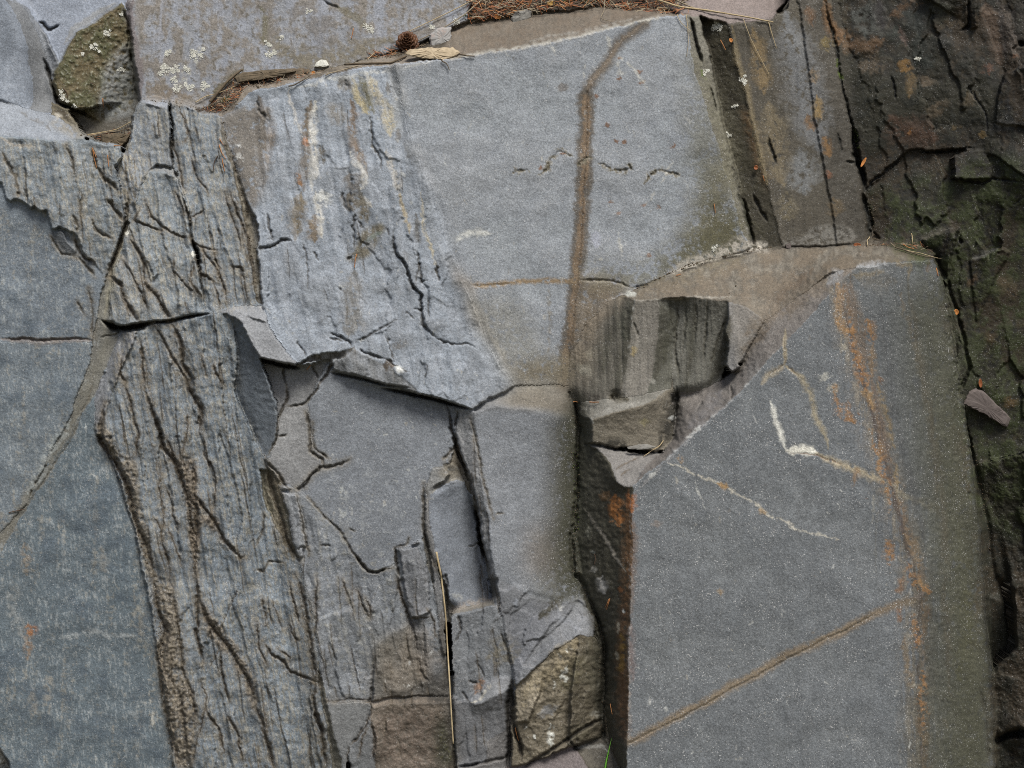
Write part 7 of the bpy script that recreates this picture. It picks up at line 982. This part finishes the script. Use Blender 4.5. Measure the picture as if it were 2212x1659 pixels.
for nm, pts, r0, r1, mt, lab, cat in (
    ('dry_stem', T(2, 0, [(1225, -10), (1450, 60), (1700, 92), (2000, 140), (2212, 182)]) + T(3, 0, [(45, 192)]), 2.1, 1.3, M_STRAW, 'longest bleached stem reaching right across the pillar top', 'stem'),
    ('dry_stem', T(2, 0, [(1400, -10), (1520, 50), (1640, 90), (1840, 118), (2060, 150)]), 1.6, 0.9, M_DULL, 'duller stem running just above the longest bleached stem', 'stem'),
    ('dry_stem', T(3, 0, [(5, 195), (35, 300), (75, 420)]), 1.2, 0.5, M_STRAW, 'short bent tip hanging from the end of the longest bleached stem', 'stem'),
    ('dry_stem', T(2, 0, [(1505, 130), (1520, 250), (1525, 380), (1508, 490)]), 0.8, 0.4, M_STRAW, 'thin pale rootlet hanging straight down the right edge of the big upper slab', 'stem'),
    ('dry_stem', T(2, 0, [(1425, 125), (1460, 200), (1550, 272)]), 0.9, 0.5, M_STRAW, 'thin pale rootlet slanting over the top corner of the big upper slab', 'stem'),
    ('dry_stem', T(2, 0, [(1998, 165), (2060, 330), (2130, 470), (2212, 625)]) + T(3, 0, [(5, 640)]), 0.8, 0.5, M_STRAW, 'thin straw slanting down the face of the stained pillar', 'stem'),
    ('dry_stem', T(2, 0, [(800, -10), (795, 90), (765, 150), (800, 172), (870, 186)]), 0.9, 0.5, M_DULL, 'hooked thin stem drooping onto the dusty ledge', 'stem'),
    ('dry_stem', T(1, 0, [(1895, -8), (1700, 90), (1450, 208), (1315, 275)]), 1.2, 0.8, M_STRAW, 'long straight pale straw running from the cone up to the needle litter', 'stem'),
    ('dry_stem', T(1, 0, [(1960, -8), (1800, 128), (1640, 228), (1480, 312), (1400, 352)]), 1.4, 1.0, M_DULL, 'grey stem passing behind the upright stone', 'stem'),
    ('dry_stem', T(2, 0, [(-5, 100), (180, 50), (350, 5)]), 1.2, 0.9, M_DULL, 'grey stem crossing the needle litter above the small grey stone', 'stem'),
    ('twig', T(1, 0, [(765, 556), (1000, 548), (1170, 542), (1230, 515), (1300, 482)]), 2.2, 2.6, M_TWIG, 'grey bent twig ending under the flat tan stone', 'twig'),
    ('twig', T(1, 0, [(600, 652), (640, 630), (720, 612), (840, 578), (880, 566)]), 1.4, 1.0, M_DULL, 'small pale twig on the ledge above the streaked slab', 'twig'),
    ('twig', T(1, 0, [(1760, 468), (1820, 480), (1890, 486)]), 1.8, 1.2, M_TWIG, 'short dark twig poking out right of the flat tan stone', 'twig'),
    ('twig', T(1, 0, [(1600, 520), (1650, 550), (1672, 605)]), 1.5, 0.8, M_TWIG, 'curved brown twig drooping from beneath the flat tan stone', 'twig'),
    ('twig', T(1, 0, [(960, 516), (1010, 470), (1060, 440)]), 1.0, 0.7, M_STRAW, 'short pale straw leaning left of the cone', 'twig'),
    ('twig', T(1, 0, [(280, 745), (330, 735), (410, 690), (470, 650)]), 1.5, 1.0, M_TWIG, 'crooked dark twig below the bark scrap', 'twig'),
    ('twig', T(0, 0, [(1815, 880), (1880, 800), (1960, 710), (2030, 645), (2095, 600)]), 4.2, 2.4, M_TWIG, 'thick rough twig slanting up from the debris at the shelf corner', 'twig'),
    ('dry_stem', T(0, 0, [(1690, 885), (1780, 830), (1900, 800), (2070, 730)]), 1.1, 0.7, M_STRAW, 'pale straw across the debris in the corner of the shelf', 'stem'),
    ('dry_stem', T(0, 0, [(1780, 930), (1900, 880), (2060, 905)]), 1.2, 0.8, M_TWIG, 'dark stem low in the debris at the corner of the shelf', 'stem'),
    ('dry_stem', T(0, 0, [(750, 1166), (900, 1140), (1010, 1118), (1130, 1052)]), 1.1, 0.7, M_STRAW, 'upper of two pale straws over the hollow beside the prong', 'stem'),
    ('dry_stem', T(0, 0, [(775, 1172), (900, 1150), (1020, 1130), (1135, 1108)]), 1.1, 0.7, M_DULL, 'lower of two straws over the hollow beside the prong', 'stem'),
    ('twig', T(3, 1, [(1100, 478), (1180, 500), (1300, 545), (1400, 562), (1500, 578)]), 1.6, 0.9, M_TWIG, 'dark twig lying along the right end of the dusty brown ledge', 'twig'),
    ('dry_stem', T(3, 1, [(1180, 500), (1320, 530), (1470, 572)]), 0.9, 0.5, M_STRAW, 'pale straw beside the dark twig at the right end of the brown ledge', 'stem'),
    ('dry_stem', T(3, 1, [(1240, 355), (1247, 400), (1246, 445)]), 1.0, 0.6, M_STRAW, 'short upright stub of straw at the back of the brown ledge', 'stem'),
    ('dry_stem', T(3, 1, [(880, 390), (855, 420), (862, 465)]), 1.0, 0.8, M_STRAW, 'pale curled stem beside the russet leaf on the brown ledge', 'stem'),
    ('dry_stem', T(2, 2, [(1310, 490), (1270, 540), (1200, 580), (1135, 628)]), 1.3, 0.7, M_STRAW, 'bent straw in the notch at the right end of the slate chip', 'stem')):
    tag(ST(nm, pts, r0, r1, mt, 2.5), lab, cat)
# --- single needles on bare rock
for pts, mt, where in (
    (T(0, 0, [(800, 1282), (812, 1360), (835, 1450)]), 0, 'longest dry needle on the lip of the bright sloping top'), (T(0, 0, [(795, 1278), (812, 1310), (832, 1362)]), 0, 'short dry needle crossing the longest one on the bright lip'),
    (T(0, 0, [(930, 1340), (936, 1400), (941, 1442)]), 0, 'dry needle alone just below the brown stone in the hollow'), (T(0, 0, [(1892, 1250), (1915, 1320), (1952, 1372)]), 0, 'curved orange needle in the dirt seam right of the grooved column'),
    (T(0, 0, [(1898, 1200), (1912, 1225), (1932, 1256)]), 0, 'short pale needle above the curved one in the dirt seam'), (T(0, 0, [(1882, 1345), (1850, 1400), (1842, 1482)]), 1, 'dark curved needle low in the dirt seam'), (T(0, 0, [(1918, 1370), (1930, 1430), (1942, 1482)]), 0, 'lowest needle in the dirt seam right of the grooved column'),
    (T(0, 0, [(888, 850), (890, 890), (892, 930)]), 0, 'dry needle on the grey patch of the mossy block'), (T(0, 0, [(985, 1258), (1015, 1258), (1047, 1254)]), 0, 'dry needle lying flat in front of the brown stone in the hollow'),
    (T(0, 0, [(550, 765), (580, 800), (585, 840)]), 1, 'dark curled needle on the lower left of the mossy block'), (T(0, 0, [(780, 715), (810, 725), (830, 740)]), 1, 'dark short needle in the middle of the mossy block'),
    (T(1, 0, [(842, 245), (834, 290), (824, 332)]), 0, 'reddish needle on the lichen-speckled slab left of the cone'), (T(1, 1, [(872, 535), (858, 580), (850, 656)]), 0, 'brown needle below the dark patch on the streaked slab'),
    (T(1, 1, [(472, 1495), (455, 1515), (438, 1536)]), 0, 'tiny orange needle under the broken lower edge of the streaked slab'), (T(2, 1, [(1746, 102), (1752, 140), (1756, 182)]), 0, 'orange needle low on the right margin of the big upper slab'),
    (T(2, 1, [(1420, 722), (1440, 716), (1462, 709)]), 0, 'orange needle at the back of the dusty brown ledge'), (T(2, 2, [(668, 156), (710, 158), (752, 157)]), 0, 'pale orange needle lying level on the sill at the top of the dark corner'),
    (T(2, 2, [(528, 155), (548, 152), (568, 157)]), 0, 'short red-brown needle left of the pale one on the sill'), (T(2, 2, [(714, 1468), (722, 1510), (712, 1562)]), 1, 'dark curved needle on the side face of the largest block'),
    (T(2, 3, [(846, 194), (832, 240), (816, 292)]), 0, 'brighter of two paired needles on the side face of the largest block'), (T(2, 3, [(838, 200), (822, 240), (804, 276)]), 0, 'left needle of the pair on the side face of the largest block'),
    (T(2, 3, [(849, 1104), (856, 1150), (866, 1196)]), 0, 'lowest needle in the dark corner above the grass blade'), (T(2, 3, [(28, 1310), (40, 1370), (56, 1422)]), 0, 'orange needle in the gap left of the rough brown broken block'),
    (T(0, 2, [(76, 1112), (140, 1096), (216, 1081)]), 1, 'black needle lying across the lower end of the tan gully'), (T(2, 0, [(1800, 345), (1825, 390), (1846, 432)]), 0, 'red needle in the dark groove beside the pillar'),
    (T(2, 0, [(2168, 1518), (2174, 1540), (2181, 1562)]), 0, 'tiny red needle at the foot of the dark groove'), (T(3, 1, [(1455, 658), (1462, 690), (1471, 727)]), 0, 'orange needle at the top right edge of the largest block'),
    (T(3, 1, [(1168, 452), (1210, 478), (1262, 490)]), 0, 'orange needle among the twigs at the right end of the brown ledge'), (T(3, 2, [(1855, 60), (1850, 90), (1858, 124)]), 0, 'orange needle hanging over the mauve shard')):
    tag(ST('pine_needle', pts, 1.15, 0.7, (M_NEED, M_NDARK)[mt], 1.2, .2, 5), where, 'needle', 'single needles on the rock')
# --- leaves
for cx, cy, L_, W_, an, mt, lab in ((1191, 7, 18, 12, .2, M_LEAFY, 'small yellow leaf in the needle litter at the top edge'), (1427, 21, 18, 10, .4, M_LEAFT, 'pale tan leaf at the right end of the needle litter'), (2066, 674, 13, 10, 1.3, M_LEAF, 'bright orange leaf scrap on the crack right of the largest block'),
    (1865, 351, 24, 6, 2.1, M_LEAF, 'curled orange leaf caught in the black crack right of the pillar'), (1852, 529, 17, 9, .05, M_LEAFR, 'russet leaf at the back of the dusty brown ledge'), (1579, 87, 10, 8, 1.2, M_LEAF, 'orange leaf scrap high in the dark groove'), (1633, 362, 9, 11, .3, M_LEAFR, 'red-brown leaf scrap low in the dark groove'),
    (2118, 828, 20, 8, 1.5, M_LEAFR, 'brown leaf scrap above the mauve shard'), (1074, 36, 14, 10, .3, M_LEAF, 'orange scrap in the needle litter left of the small grey stone'), (677, 157, 9, 7, .5, M_LEAF, 'tiny orange scrap beside the bark scrap'), (1563, 138 + 1100, 0.1, 0.1, 0, M_LEAF, None)):
    if lab: tag(leaf('fallen_leaf', cx, cy, L_, W_, an, mt), lab, 'leaf', 'fallen leaf scraps')
# --- lichens
for cx, cy, r, lab in ((424, 121, 15, 'largest white lichen tuft on the speckled slab'), (360, 152, 12, 'white lichen left of centre on the speckled slab'), (381, 145, 8, 'small white lichen between two larger tufts on the speckled slab'), (382, 194, 8, 'white lichen low on the speckled slab, left of the pair'), (410, 190, 9, 'white lichen low on the speckled slab, middle of the row'), (441, 187, 9, 'white lichen low on the speckled slab, right end of the row'), (372, 172, 7, 'lichen crumb just under the left tuft of the speckled slab'), (405, 150, 6, 'faint lichen in the middle of the speckled slab'), (366, 112, 6, 'topmost lichen above the left tufts of the speckled slab'),
    (134, 208, 10, 'pale lichen at the lower left of the mossy block'), (230, 71, 7, 'pale lichen high on the mossy block'), (206, 102, 8, 'pale lichen in the middle of the mossy block'), (177, 115, 3.5, 'smallest lichen on the left half of the mossy block'), (261, 148, 6, 'lichen beside the grey patch of the mossy block'), (160, 228, 4, 'lichen at the bottom tip of the mossy block'), (262, 30, 5, 'lichen at the top tip of the mossy block'),
    (799, 62, 9, 'white lichen left of and above the cone'), (583, 118, 9, 'white lichen above the ledge near the round cushion'), (580, 95, 6, 'small lichen above the one near the round cushion'), (935, 58, 5, 'small lichen behind the upright stone'), (667, 24, 5, 'lichen near the top edge above the ledge'), (986, 46, 8, 'grey lichen right of the upright stone'), (610, 82, 4, 'tiny lichen on the slab above the round cushion'),
    (1547, 58, 11, 'grey-green lichen at the top of the dark groove'), (1524, 154, 6, 'round lichen on the left edge of the dark groove'), (1601, 172, 7, 'lichen on the right edge of the dark groove'), (1587, 230, 5, 'lichen in the middle of the dark groove'), (1574, 291, 4, 'lowest lichen in the dark groove'), (1545, 534, 5, 'round white lichen above the crust at the back of the brown ledge'),
    (1984, 128, 5, 'white lichen spot on the dark brown wall')):
    lichen(cx, cy, r * 1.5, lab)
